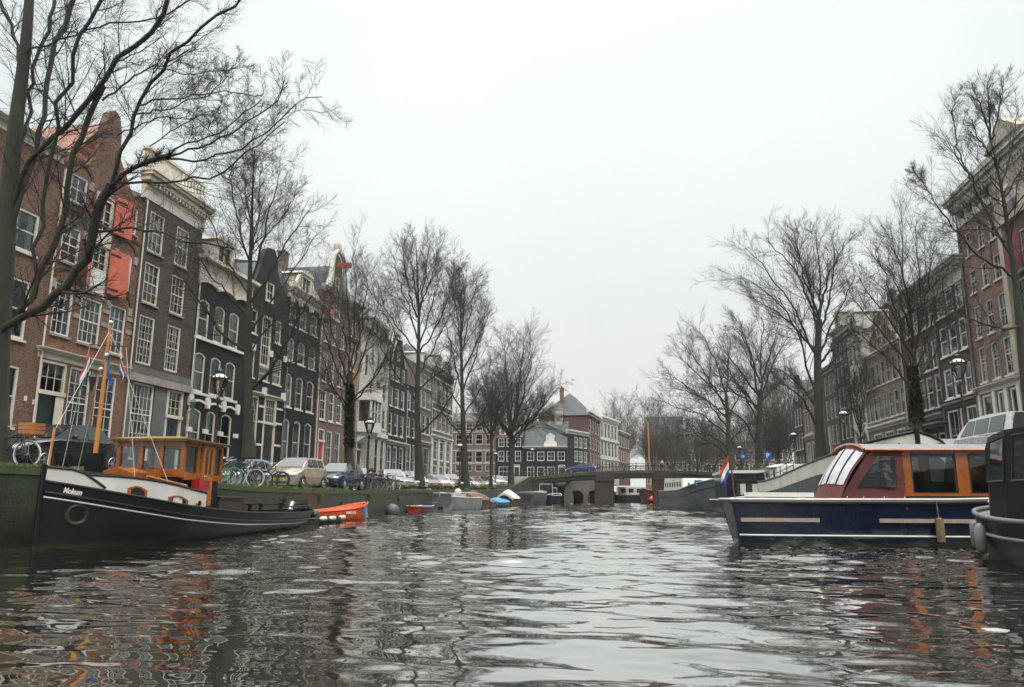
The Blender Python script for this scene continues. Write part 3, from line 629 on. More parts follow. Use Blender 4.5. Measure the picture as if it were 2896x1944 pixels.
h = House('canal_house', 'black house with a dark bell gable and a tall cream doorway', 'L', 47.6, 53.58, 14.6, 'brick_black', group=g9)
h.gable = [(47.62, 14.6), (47.75, 15.6), (48.3, 16.6), (48.7, 17.4), (48.9, 18.1), (49.25, 18.7), (49.8, 19.0), (50.6, 19.0), (51.0, 18.6), (51.2, 17.8), (51.7, 16.9), (52.5, 16.1), (53.3, 15.4), (53.56, 14.6)]
h.win(49.6, 50.66, 15.0, 16.35, 2, 2, hole=False, sill='cream', frame='cream'); h.rows([(47.9, 48.7), (51.5, 52.4)], [(12.2, 13.9)], cols=1, rows=2, sill='white_paint'); h.win(49.42, 50.92, 10.1, 13.9, 3, 5, fw=.2, frame='cream'); h.rows([(48.0, 48.7), (49.4, 50.86), (51.52, 52.84)], [(9.12, 10.05 + .98)], cols=3, rows=3, sill='white_paint', curtain=1) if False else None
h.win(48.1, 48.7, 9.12, 11.05, 1, 2, sill='white_paint'); h.win(51.52, 52.84, 9.12, 11.05, 3, 3, sill='white_paint', curtain=1); h.win(49.4, 50.88, 9.12, 10.08, 3, 2, sill='white_paint', curtain=1)
for y in (48.35, 50.95, 53.2): h.box('bracket', y - .12, y + .12, 11.0, 11.45, .003, .16, 'white_paint')
for y in (50.2, 53.2, 47.85): h.box('bracket', y - .16, y + .16, 8.05, 8.62, .003, .24, 'white_paint')
h.cornice(48.7, 53.45, 7.98, 8.2, .2, 'cream', 'door_cornice', steps=2)
h.door(50.52, 52.4, 3.1, 6.1, 'door_black', jamb=.2, trans=7.95, tcols=5, trows=3); h.win(48.72, 49.72, 4.3, 7.95, 3, 4, fw=.16, frame='cream')
for z in (4.5, 6.1, 7.2): h.box('stone_band', 49.75, 50.5, z, z + .14, .003, .05, 'white_paint'); h.box('stone_band', 52.45, 53.4, z + .1, z + .24, .003, .05, 'white_paint')
h.box('painted_shutter', 51.3, 51.9, 15.0, 15.6, .39, .42, 'red_dark') if False else None
h.finish('gable', 18.2, 'tile_slate', inset=.37)

h = House('canal_house', 'black house with four rows of three arched windows and an ornate cream cornice', 'L', 53.6, 59.56, 16.3, 'brick_black', group=g9)
C_ = [(53.65, 54.78), (55.5, 56.78), (57.57, 58.9)]
h.rows(C_, [(14.1, 15.78), (11.27, 13.1), (7.7, 10.27), (3.4, 6.8)], cols=1, rows=2, arch=.22, fw=.1, sill='white_paint')
h.cornice(53.55, 59.6, 16.28, 17.1, .45, 'cream')
q = MB(); z = -h.zb
for y in (53.8, 55.2, 57.2, 59.3): u = h.cv(y); MB().prism([(u - .14, 15.85 + z), (u + .14, 15.85 + z), (u + .2, 16.27 + z), (u - .2, 16.27 + z)], -.3, -.003).build('console', 'cream', h.root)
h.dormer(55.3, 57.3, 17.12, 18.7, 3., 'cream')
q = MB(); q.prism([(h.cv(a), z_ - h.zb) for a, z_ in ((53.7, 17.11), (59.4, 17.11), (59.2, 17.5), (58.2, 17.9), (57.5, 18.6), (57.35, 18.6), (57.35, 17.3), (55.25, 17.3), (55.25, 18.6), (55.0, 18.4), (54.6, 17.8), (53.8, 17.5))], 0, .25); q.build('attic_scroll', 'cream', h.root)
h.wall_lamp(54.9, 6.3, .4); h.finish('mansard', 19.6, 'tile_slate', inset=.3)

h = House('canal_house', 'brown brick neck gable house with white scrolled shoulders and a red hoist beam', 'L', 59.6, 65.9, 16.4, 'brick_tan', group=g9)
h.gable = [(59.62, 16.4), (59.62, 18.5), (60.6, 18.6), (61.2, 19.3), (61.5, 20.3), (61.6, 21.4), (61.9, 22.2), (62.6, 22.6), (63.3, 22.3), (63.7, 21.5), (63.8, 20.3), (64.1, 19.3), (64.8, 18.6), (65.88, 18.3), (65.88, 16.4)]
C_ = [(60.45, 61.5), (62.1, 63.0), (63.9, 65.1)]
h.rows(C_, [(14.15, 16.0), (10.66, 13.18)], cols=2, rows=2, frame='white_paint', sill='white_paint'); h.rows([(60.35, 61.6), (62.2, 63.4), (64.05, 65.25)], [(7.36, 9.9)], cols=2, rows=3, frame='white_paint', sill='white_paint', fw=.12, rails=.66)
h.rows([(62.1, 63.35), (63.95, 65.2)], [(3.0, 6.56)], cols=2, rows=3, frame='white_paint', fw=.12, rails=.6); h.door(60.3, 61.55, 2.7, 5.5, 'door_red', frame='white_paint', trans=6.58, tcols=2, trows=1)
h.win(62.2, 63.0, 18.8, 20.4, 1, 2, hole=False, sill='white_paint'); h.win(62.1, 63.5, 16.5, 18.3, 2, 2, hole=False, sill='white_paint')
u0, u1 = h.U(61.3, 61.9); MB().box(u0, u1, -.08, -.004, 16.5 - h.zb, 18.2 - h.zb).build('shutter', 'red_paint', h.root)
for sd in (0, 1):
    m_ = lambda y: (125.4 - y) if sd else y
    P = [(59.62, 18.75), (60.1, 18.9), (60.6, 19.1), (61.0, 19.8), (61.15, 20.8), (61.3, 21.8), (61.7, 22.5), (62.4, 22.85)]; q = MB()
    wds = [.34, .3, .42, .3, .24, .22, .22, .2]
    q.tube([(h.cv(m_(a)), -.08, z_ - h.zb) for a, z_ in P], wds, 8); q.ball((h.cv(m_(59.75)), -.1, 18.75 - h.zb), .34, 10); q.build('scroll', 'offwhite', h.root, smooth=True)
q = MB(); u = h.cv(62.6); q.lathe([(.3, 22.7 - h.zb), (.38, 23.0 - h.zb), (.32, 23.5 - h.zb), (.1, 23.8 - h.zb)], (u, .1, 0), 10); q.build('finial', 'beige_stone', h.root)
MB().box(u - .14, u + .14, -1.3, .2, 21.3 - h.zb, 21.75 - h.zb).build('hoist_beam', 'red_paint', h.root)
h.finish('gable', 21.6, 'tile_slate', inset=.37)

h = House('canal_house', 'narrow ochre brick house between the red hoist beam gable and the pale bay window house', 'L', 65.92, 68.9, 19.0, 'brick_yellow', group=g9)
h.rows([(66.35, 67.8)], [(15.85, 17.45), (12.6, 14.9), (9.2, 11.6), (6.2, 8.4), (3.0, 5.6)], cols=2, rows=2, frame='white_paint', sill='white_paint'); h.cornice(65.95, 68.9, 18.6, 19.15, .4, 'offwhite'); h.box('stone_band', 65.95, 68.9, 15.4, 15.7, .003, .15, 'brick_dark'); h.finish('side', 20.4)

h = House('canal_house', 'pale cream painted house with a projecting bay window', 'L', 68.92, 78.3, 17.0, 'brick_white', group=g9)
h.rows([(72.6, 73.5), (74.45, 75.6), (76.5, 77.6)], [(10.75, 12.65), (14.0, 15.8)], cols=1, rows=2, frame='offwhite'); h.rows([(73.35, 74.2), (74.65, 75.65), (76.6, 77.65)], [(7.85, 9.92)], cols=1, rows=2, frame='white_paint', sill='white_paint'); h.rows([(72.2, 73.3), (74.6, 75.8), (76.4, 77.6)], [(3.1, 6.85)], cols=1, rows=2, frame='white_paint', fw=.14)
h.rows([(69.3, 70.2), (70.9, 71.8)], [(12.7, 15.0)], cols=1, rows=2); h.door(69.4, 70.8, 2.7, 5.3, 'wood_brown', frame='white_paint', trans=6.4)
u0, u1 = h.U(69.0, 71.9); q = MB(); z = -h.zb; q.box(u0, u1, -1.5, -.003, 7.0 + z, 8.0 + z); q.box(u0 - .1, u1 + .1, -1.6, -.003, 10.05 + z, 10.6 + z)
for x in (u0, u0 + .95, u1 - 1.1, u1 - .16): q.box(x, x + .16, -1.5, -1.34, 8.0 + z, 10.05 + z)
for x in (u0, u1 - .16): q.box(x, x + .16, -.2, -.004, 8.0 + z, 10.05 + z)
q.box(u0, u1, -1.5, -1.34, 8.9 + z, 8.98 + z)
for k in range(12): q.box(u0 + (u1 - u0) * k / 11.5, u0 + (u1 - u0) * k / 11.5 + .07, -1.5, -1.42, 10.605 + z, 11.3 + z)
q.box(u0, u1, -1.5, -1.4, 11.305 + z, 11.4 + z); q.prism([(.0, 6.0 + z), (-1.5, 7.0 + z), (0, 7.0 + z)], u0 + .3, u1 - .3, 'x')
bw = q.build('bay_window', 'white_paint', h.root); g = MB(); g.poly([(u0 + .1, -1.42, 8 + z), (u1 - .1, -1.42, 8 + z), (u1 - .1, -1.42, 10.05 + z), (u0 + .1, -1.42, 10.05 + z)])
for x in (u0 + .08, u1 - .08): g.poly([(x, -1.42, 8 + z), (x, -.1, 8 + z), (x, -.1, 10.05 + z), (x, -1.42, 10.05 + z)])
g.build('pane', 'glass', bw); MB().box(u0 + .2, u1 - .2, -1.3, -1.28, 8 + z, 10.05 + z).build('curtain', 'curtain', bw)
h.cornice(68.95, 78.3, 16.9, 17.5, .4, 'offwhite'); h.box('shop_fascia', 72.0, 78.2, 6.95, 7.35, .003, .2, 'white_paint')
h.gable = None; h.finish('side', 19.6, 'tile_grey')
h.dormer(72.2, 74.8, 17.52, 18.9, 3., 'beige_stone'); h.dormer(75.3, 77.8, 17.52, 18.7, 3., 'beige_stone')

h = House('canal_house', 'dark navy painted house with a white edged spout gable', 'L', 78.32, 85.2, 15.5, 'brick_navy', group=g9)
h.gable = [(78.34, 15.5), (79.0, 15.7), (79.9, 17.3), (80.4, 18.0), (80.5, 18.5), (82.6, 18.5), (82.7, 18.0), (83.4, 16.9), (84.3, 15.7), (85.18, 15.5)]
q = MB(); q.tube([(h.cv(a), -.04, z_ - h.zb) for a, z_ in ((79.0, 15.6), (79.9, 17.3), (80.4, 18.0), (80.5, 18.5), (82.6, 18.5), (82.7, 18.0), (83.4, 16.9), (84.3, 15.6))], .1, 6); q.build('gable_coping', 'white_paint', h.root)
C_ = [(78.9, 80.0), (80.75, 82.2), (83.0, 84.3)]
h.rows(C_, [(13.66, 15.3), (10.7, 12.8), (7.54, 9.95)], cols=1, rows=2, frame='white_paint', sill='white_paint'); h.rows([(78.8, 80.1), (80.7, 82.2), (83.0, 84.6)], [(2.8, 6.4)], cols=1, rows=2, frame='white_paint', fw=.2); h.cornice(78.4, 85.1, 6.5, 6.95, .3, 'offwhite', 'shop_fascia', steps=2); h.win(81.1, 81.9, 16.0, 17.6, 1, 2, hole=False)
h.finish('gable', 18.4, 'tile_grey', inset=.37)
h = House('canal_house', 'low dark painted house under a small orange tiled roof, beside the tall tree trunk', 'L', 85.22, 89.95, 13.9, 'brick_navy', group=g9)
h.rows([(85.45, 86.9), (87.85, 89.0)], [(11.0, 13.25), (7.82, 10.1)], cols=1, rows=2, frame='white_paint', sill='white_paint'); h.rows([(85.45, 87.6), (88.2, 89.5)], [(2.8, 7.0)], cols=2, rows=2, frame='white_paint', fw=.15); h.finish('side', 16.6, 'tile_orange', inset=-.2)
h = House('canal_house', 'grey brown brick house next to the corner house', 'L', 89.97, 96.6, 16.9, 'brick_grey', group=g9)
h.rows([(90.5, 91.7), (92.35, 93.75), (94.3, 96.0)], [(11.95, 14.0), (8.65, 11.05), (14.6, 16.3)], cols=1, rows=2, frame='white_paint', sill='white_paint'); h.rows([(90.6, 92.6), (93.2, 95.8)], [(2.8, 7.0)], cols=3, rows=2, frame='offwhite', fw=.15); h.cornice(90, 96.6, 7.3, 7.75, .25, 'offwhite', 'shop_fascia', steps=2); h.cornice(90, 96.6, 16.9, 17.5, .4, 'offwhite'); h.dormer(92, 94.5, 17.52, 19.0, 3, 'offwhite'); h.finish('side', 20.2, 'tile_grey')
h = House('canal_house', 'brown corner house with white stone bands over a white ground floor', 'L', 96.62, 108.2, 17.3, 'brick_grey', group=g9, zb=2.3)
h.rows([(97.6, 99.3), (100.6, 102.2), (102.6, 104.4), (105.6, 107.2)], [(13.4, 16.2), (9.75, 12.1)], cols=2, rows=2, frame='white_paint')
for z in (13.2, 12.3, 9.5, 16.6): h.box('stone_band', 96.65, 108.2, z, z + .17, .003, .06, 'white_paint')
h.box('plaster_base', 96.62, 108.2, 2.0, 8.6, .002, .05, 'white_paint') if False else None
h.rows([(97.8, 100.0), (101.2, 103.6), (104.8, 107.2)], [(5.6, 8.3), (3.0, 5.0)], cols=2, rows=2, frame='white_paint', fw=.2)
for y in (97.1, 100.6, 104.2, 107.8): h.box('pilaster', y - .45, y + .45, 2.3, 8.45, .003, .12, 'white_paint')
h.cornice(96.6, 108.2, 8.45, 8.95, .3, 'white_paint', 'shop_fascia', steps=2); h.cornice(96.6, 108.2, 17.3, 18.1, .5, 'offwhite'); h.dormer(99, 101.5, 18.12, 19.9, 3, 'offwhite'); h.dormer(104.5, 107, 18.12, 19.9, 3, 'offwhite'); h.finish('hip', 22.0, 'tile_slate')

# --- right terrace
h = House('canal_house', 'tall brown brick house with a hipped slate roof and a pale stone centre bay', 'R', 33.5, 50.52, 18.25, 'brick_tan', zb=1.6, depth=13, group=gR)
h.rows([(48.83, 49.66), (47.2, 48.04), (45.62, 46.5)], [(16.08, 17.6), (13.64, 15.13), (10.77, 12.79), (8.04, 10.22)], cols=2, rows=3, frame='offwhite', sill='offwhite', rails=.55); h.rows([(37.4, 38.3), (35.8, 36.7), (39.0, 39.9)], [(16.08, 17.6), (13.64, 15.13), (10.77, 12.79), (8.04, 10.22)], cols=2, rows=3, frame='offwhite', sill='offwhite')
h.rows([(48.5, 49.9), (47.1, 47.95), (45.6, 46.4), (43.6, 44.6), (41.6, 42.8), (39.4, 40.4)], [(2.2, 7.3)], cols=1, rows=3, frame='white_paint', fw=.14, rails=.55)
for y in (50.2, 48.25, 46.75, 45.3, 43.1): h.box('pilaster', y - .17, y + .17, 1.6, 7.35, .003, .1, 'white_paint')
h.cornice(33.5, 50.55, 7.38, 7.8, .3, 'white_paint', 'shop_fascia'); h.cornice(33.5, 50.5, 18.25, 20.15, .75, 'offwhite')
for k in range(5): u = h.cv(49.6 - 1.15 * k); MB().box(u - .28, u + .28, -.15, -.004, 18.75 - h.zb, 19.25 - h.zb).build('attic_panel', 'grey_plaster', h.root)
u0, u1 = h.U(41.4, 45.1); q = MB(); z = -h.zb
q.box(u0, u0 + .5, -.25, -.002, 7.9 + z, 19.6 + z); q.box(u1 - .5, u1, -.25, -.002, 7.9 + z, 19.6 + z); q.box(u0 + .5, u1 - .5, -.2, -.002, 16.6 + z, 20.9 + z); q.prism([(u0 - .2, 20.9 + z), (u1 + .2, 20.9 + z), ((u0 + u1) / 2, 22.3 + z)], -.35, 1)
q.box(u0, u1, -.35, -.26, 16.3 + z, 16.58 + z); bay = q.build('stone_bay', 'beige_stone', h.root)
c = (u0 + u1) / 2; q = MB()
for k in range(10): P = lambda r, i: (c + r * math.cos(PI * i / 10), 17.4 + z + r * math.sin(PI * i / 10)); q.prism([P(.75, k), P(.95, k), P(.95, k + 1), P(.75, k + 1)], -.3, -.202)
q.build('arch_moulding', 'white_paint', bay); MB().box(c - .7, c + .7, -.206, -.201, 16.7 + z, 17.4 + z).build('blind_or_dark_backing', 'grey_plaster', bay)
for z0, z1 in ((13.4, 15.6), (10.6, 13.0), (8.0, 10.2)): h.win(42.2, 44.3, z0, z1, 2, 2, frame='white_paint', sill='offwhite')
o = h.box('banner', 42.1, 43.9, 13.3, 15.4, .55, .6, 'red_dark'); q = MB(); 
for y in (42.3, 43.7): q.tube([(h.cv(y), 0, 15.42 - h.zb), (h.cv(y), -.6, 15.42 - h.zb)], .02)
q.build('bracket', 'iron_black', o)
q = MB(); q.tube([(h.cv(50.35), -.12, 1.8 + z), (h.cv(50.35), -.12, 18.2 + z)], .06, 8); q.build('drainpipe', 'lead', h.root)
h.top = 20.1; h.finish(None, None, 'lead', chim=False)
q = MB(); z = 20.17 - h.zb; ap = (h.cv(47.7), 1.6, 22.6 - h.zb); bs = [(-.4, -.7, z), (h.cv(43.2), -.7, z), (h.cv(43.2), 6, z), (-.4, 6, z)]
for i in range(4): q.poly([bs[i], bs[(i + 1) % 4], ap])
q.build('roof', 'tile_slate', h.root)

h = House('canal_house', 'purple brown house with a plain cream cornice, next to the hipped roof house', 'R', 50.54, 55.72, 15.0, 'brick_purple', zb=1.6, group=gR)
C_ = [(51.0, 52.05), (52.5, 53.7), (53.95, 55.2)]
h.rows(C_, [(13.3, 14.98), (10.57, 12.62), (7.68, 9.68)], cols=1, rows=2, frame='white_paint', sill='white_paint', fw=.11)
h.rows([(50.8, 52.3), (52.7, 53.3), (53.6, 55.3)], [(2.0, 6.9)], cols=2, rows=3, frame='white_paint', fw=.12, rails=.6); h.cornice(50.6, 55.7, 7.05, 7.42, .22, 'grey_plaster', 'shop_fascia', steps=2); h.cornice(50.56, 55.74, 15.0, 16.55, .65, 'offwhite'); h.finish('side', 16.9, 'lead')
h = House('canal_house', 'purple brown house behind the ivy covered tree, with a dark shop front', 'R', 55.74, 62.75, 15.0, 'brick_purple', zb=1.6, group=gR)
C_ = [(55.85, 56.85), (57.3, 58.4), (58.75, 59.8), (60.4, 61.5)]
h.rows(C_, [(13.2, 14.9), (10.1, 12.1), (7.38, 9.66)], cols=1, rows=2, frame='offwhite', sill='offwhite', fw=.1); h.rows([(56, 57.2), (57.5, 58.8), (59.1, 60.3), (60.7, 62)], [(2.0, 5.6)], cols=1, rows=2, frame='offwhite', fw=.12)
h.cornice(55.8, 62.7, 6.6, 6.95, .3, 'lead', 'shop_fascia', steps=2); h.cornice(55.8, 62.7, 6.0, 6.3, .6, 'lead', 'awning_board', steps=2); h.cornice(55.76, 62.75, 15.05, 16.6, .6, 'offwhite'); h.finish('side', 17.6, 'tile_grey')
h = House('canal_house', 'ochre brown brick house with long rows of narrow windows', 'R', 62.77, 72.85, 13.6, 'brick_ochre', zb=1.6, group=gR)
C_ = [(63.2 + 1.36 * k, 64.1 + 1.36 * k) for k in range(7)]
h.rows(C_, [(7.68, 9.76), (10.58, 12.6)], cols=1, rows=2, frame='offwhite', sill='offwhite'); h.rows([(63.5, 65.5), (66.3, 68.5), (69.2, 71.6)], [(2, 6.6)], cols=3, rows=2, frame='white_paint', fw=.15); h.cornice(62.8, 72.8, 6.9, 7.3, .3, 'offwhite', 'shop_fascia', steps=2)
h.gable = [(64.8, 13.6), (64.8, 14.6), (65.8, 15.4), (66.6, 16.7), (68.6, 16.7), (69.4, 15.4), (70.6, 14.6), (70.6, 13.6)]; h.win(67.0, 68.2, 13.9, 15.6, 2, 2, hole=False); h.cornice(62.8, 72.8, 13.3, 13.6, .3, 'offwhite', steps=2); h.finish('side', 16.5, 'tile_orange')
h = House('canal_house', 'narrow off white painted house in the right terrace', 'R', 72.87, 77.55, 16.2, 'brick_white', zb=1.7, group=gR)
h.rows([(73.4, 74.4), (74.8, 75.7), (76.1, 77.0)], [(13.5, 15.4), (10.5, 12.6), (7.8, 9.8)], cols=1, rows=2, frame='offwhite'); h.rows([(73.4, 75), (75.5, 77)], [(2.2, 6.8)], cols=2, rows=2, frame='offwhite', fw=.15); h.cornice(72.9, 77.5, 16.1, 16.8, .4, 'offwhite'); h.dormer(74, 76.2, 16.82, 18.4, 3, 'offwhite'); h.finish('side', 18.9, 'tile_grey')
h = House('canal_house', 'dark grey painted house beside the narrow off white one', 'R', 77.57, 82.5, 17.4, 'brick_navy', zb=1.7, group=gR)
h.rows([(77.9, 78.95), (79.4, 80.4), (80.9, 81.9)], [(14.8, 16.6), (12.6, 14.2), (9.8, 12.0), (6.8, 9.1), (2.4, 5.8)], cols=1, rows=2, frame='offwhite'); h.cornice(77.6, 82.5, 17.4, 18.0, .5, 'offwhite'); h.dormer(79, 81.2, 18.02, 19.6, 3, 'beige_stone'); h.finish('side', 20.6, 'tile_slate')
h = House('canal_house', 'dark brown house with a pale stone doorway in the right terrace', 'R', 82.52, 88.2, 14.6, 'brick_dark', zb=1.8, group=gR)
h.rows([(83, 84), (84.6, 85.6), (86.3, 87.4)], [(12.0, 14.0), (9.3, 11.4), (6.6, 8.6), (2.6, 5.8)], cols=1, rows=2, frame='offwhite'); h.cornice(82.55, 88.2, 14.4, 15.0, .4, 'beige_stone'); h.box('pilaster', 85.8, 86.2, 1.8, 8.6, .003, .2, 'beige_stone'); h.finish('side', 17.0, 'tile_slate')
h = House('canal_house', 'brown brick house with a pale ground floor, seen behind the largest right bank tree', 'R', 88.22, 99.0, 12.9, 'brick_tan', zb=2.0, group=gR)
h.rows([(89, 90.2), (91, 92.2), (94.3, 95.3), (95.8, 96.8), (97.3, 98.3)], [(8.6, 11.2), (11.5, 12.7)], cols=1, rows=2, frame='offwhite', sill='offwhite'); h.rows([(89.2, 91.4), (93.6, 95.2), (96, 98)], [(3.2, 7.6)], cols=2, rows=2, frame='offwhite', fw=.2); h.cornice(88.3, 99, 7.9, 8.4, .3, 'beige_stone', 'shop_fascia', steps=2); h.cornice(88.25, 99, 12.9, 13.5, .4, 'beige_stone'); h.finish('side', 16.8, 'tile_grey')
h = House('canal_house', 'narrow dark gabled house ending the right terrace', 'R', 99.02, 104.5, 12.6, 'brick_navy', zb=2.6, group=gR)
h.gable = [(99.05, 12.6), (99.6, 13.6), (100.4, 14.4), (100.7, 15.7), (101.2, 16.6), (102.3, 16.6), (102.8, 15.7), (103.1, 14.4), (103.9, 13.6), (104.48, 12.6)]
h.rows([(99.6, 100.6), (101.2, 102.3), (102.9, 103.9)], [(10, 12.2), (7.0, 9.0), (3.4, 6.2)], cols=1, rows=2, frame='offwhite', sill='offwhite'); h.win(101.2, 102.3, 13.2, 14.8, 1, 2, hole=False); h.finish('gable', 16, 'tile_slate', inset=.37)

# --- across the side canal, facing us
far = 'houses beyond the bridge'
def FH(label, x, y, rot, wd, top, wall, zb=3.8, depth=9):
    k = House('far_house', label, (x, y, R(rot)), 0, wd, top, wall, zb=zb, depth=depth, group=far); k.far = True; return k
h = FH('long brown brick block beyond the bridge, behind the parked cars', -31.5, 124, 0, 9.2, 13.2, 'brick_tan')
for z0, z1 in ((4.9, 6.0), (6.35, 8.2), (9.3, 11.0), (11.6, 12.8)):
    for k in range(5): h.win(.7 + 1.7 * k, 1.9 + 1.7 * k, z0, z1, 1 if k % 2 else 2, 2, frame='offwhite', fw=.1)
for z in (6.15, 8.3, 11.3): h.box('stone_band', 0.05, 9.15, z, z + .14, .003, .05, 'offwhite')
h.finish('side', 15.0, 'tile_grey', chim=False)
h = FH('dark house with two white dormer gables beyond the bridge', -22.25, 124, 0, 4.5, 10.45, 'brick_navy')
for z0, z1 in ((6.5, 8.25), (8.9, 10.3)):
    for k in range(3): h.win(.4 + 1.4 * k, 1.4 + 1.4 * k, z0, z1, 2, 2, frame='white_paint', fw=.1)
h.win(.5, 2.6, 4.0, 5.7, 3, 2, frame='white_paint', fw=.1); h.door(3.0, 4.0, 3.7, 5.6, 'door_black', 'white_paint', trans=6.0); h.dormer(.5, 1.6, 10.9, 12.2, 3, 'offwhite', front=.4); h.dormer(2.9, 4.0, 10.9, 12.2, 3, 'offwhite', front=.4); h.finish('side', 13.6, 'brick_maroon')
h = FH('low black house with a white scrolled dormer under a big slate roof', -17.7, 124, 0, 7.2, 8.65, 'brick_navy')
for k in range(4): h.win(.65 + 1.68 * k, 1.85 + 1.68 * k, 6.6, 8.1, 2, 2, frame='white_paint', fw=.11, sill='brick_purple'); 
for k in range(3): h.win(.65 + 1.68 * k, 1.85 + 1.68 * k, 4.0, 5.65, 2, 2, frame='white_paint', fw=.11)
h.door(5.8, 6.9, 3.8, 5.5, 'door_black', 'white_paint', trans=5.95); h.cornice(0, 7.2, 8.6, 8.98, .3, 'offwhite', steps=2); h.dormer(4.0, 5.0, 9.0, 10.6, 2.5, 'white_paint', front=.15)
q = MB(); z = -h.zb; q.prism([(3.4, 9.0 + z), (5.6, 9.0 + z), (5.5, 9.6 + z), (5.15, 9.9 + z), (5.25, 10.5 + z), (4.9, 10.95 + z), (4.5, 11.15 + z), (4.1, 10.95 + z), (3.75, 10.5 + z), (3.85, 9.9 + z), (3.5, 9.6 + z)], .08, .14); q.build('scroll_gable', 'white_paint', h.root)
c = MB(); c.box(4.9, 6.2, 3.5, 4.4, 4 - 0, 11.6); c.box(4.8, 6.3, 3.4, 4.5, 11.602, 11.8); c.box(1.2, 1.8, 3.5, 4.2, 4, 11.2); c.build('chimney', 'beige_stone', h.root); h.finish('side', 13.45, 'tile_slate', chim=False)
# the quay turns here: facades running away from us beyond the bridge
px, py = -10.48, 125.6
def nxt(label, a, wd, top, wall, **k):
    global px, py
    hh = FH(label, px, py, a, wd, top, wall, **k); px += math.cos(R(a)) * (wd + .03); py += math.sin(R(a)) * (wd + .03); return hh
h = nxt('dark side wing of the corner house, three windows wide, beyond the bridge', 69, 8.4, 11.2, 'brick_navy')
for z0, z1 in ((9.0, 10.8), (6.6, 8.5), (4.0, 5.8)):
    for k in range(3): h.win(2.6 + 1.9 * k, 4.0 + 1.9 * k, z0, z1, 2, 2, frame='white_paint', fw=.12)
h.cornice(0, 8.4, 11.2, 11.9, .3, 'offwhite', steps=2); h.finish('side', 13.0, 'tile_grey', chim=False)
h = nxt('maroon painted house beyond the bridge, beside the white house', 84, 14, 15.0, 'brick_maroon')
for z0, z1 in ((12.3, 14.4), (9.2, 11.4), (6.4, 8.5), (4.0, 5.8)):
    for k in range(4): h.win(1.2 + 3.2 * k, 3.0 + 3.2 * k, z0, z1, 1, 2, frame='offwhite', fw=.16)
h.cornice(0, 14, 15.0, 15.9, .5, 'white_paint', steps=2); h.finish('hip', 19.5, 'tile_slate')
h = nxt('white painted house with tall windows beyond the bridge', 76, 13.4, 15.6, 'brick_white')
for z0, z1 in ((12.2, 15.2), (8.6, 11.6), (4.4, 7.8)):
    for k in range(5): h.win(.8 + 2.5 * k, 2.2 + 2.5 * k, z0, z1, 1, 2, frame='white_paint', fw=.14)
for z in (11.7, 8.0): h.box('stone_band', 0, 13.4, z, z + .25, .003, .2, 'white_paint')
h.cornice(0, 13.4, 15.6, 16.4, .5, 'white_paint', steps=2); h.finish('side', 17.2, 'tile_grey', chim=False)
h = nxt('red brown brick house last in the far row, partly behind a bare tree', 80, 13, 14.0, 'brick_maroon')
for z0, z1 in ((11.2, 13.4), (8.0, 10.4), (4.6, 7.2)):
    for k in range(6): h.win(.5 + 2.05 * k, 1.7 + 2.05 * k, z0, z1, 1, 2, frame='white_paint', fw=.14)
h.cornice(0, 13, 14, 14.6, .4, 'offwhite', steps=2); h.finish('side', 16.4, 'tile_grey', chim=False)
h = House('far_building', 'large hazy brown block with a dark roof where the far canal bends', (3.4, 206, R(-4)), 0, 10.2, 17.2, 'brick_tan', zb=2.6, cat='building'); h.far = True
for z0, z1 in ((4, 6.5), (7.5, 9.8), (11, 13.2), (14.2, 16.2)):
    for k in range(6): h.win(.4 + 1.65 * k, 1.5 + 1.65 * k, z0, z1, 1, 2, frame='offwhite', fw=.14)
h.dormer(5.4, 7.0, 17.3, 19.2, 3, 'offwhite'); h.finish('side', 22.3, 'tile_slate', chim=False)
h = House('far_building', 'long low brown terrace seen hazily behind the far right trees', (14, 210, R(-10)), 0, 26, 12.5, 'brick_grey', zb=2.6, cat='building'); h.far = True
for z0, z1 in ((3.6, 6.2), (7.4, 9.4), (10.2, 12)):
    for k in range(12): h.win(.5 + 2.1 * k, 1.9 + 2.1 * k, z0, z1, 1, 2, frame='white_paint', fw=.16)
h.finish('side', 15.5, 'tile_grey', chim=False)
# ------------------------------------------------------------------ bare winter trees
m, t, b, o = newmat('bark')
v = objc(t); mp = N('ShaderNodeMapping', t); mp.inputs['Scale'].default_value = (1, 1, .35); lk(t, v, mp.inputs[0])
f = noise(t, 2.2, 6, mp.outputs[0], .65)
lk(t, mixc(t, rmp(t, f, .45, .62), (.021, .019, .015), (.024, .034, .010)), b.inputs['Base Color']); b.inputs['Roughness'].default_value = .9
bumpn(t, b, noise(t, 9, 5, mp.outputs[0]), .04)
pm('twig', (.024, .019, .015), .85, .3, 1.5); pm('twig_hazed', (.060, .047, .035), .85, .3, 1.5); pm('ivy', (.022, .036, .012), .6, .5, 8)  # lighter twig copy: haze over the far trees put into the colour

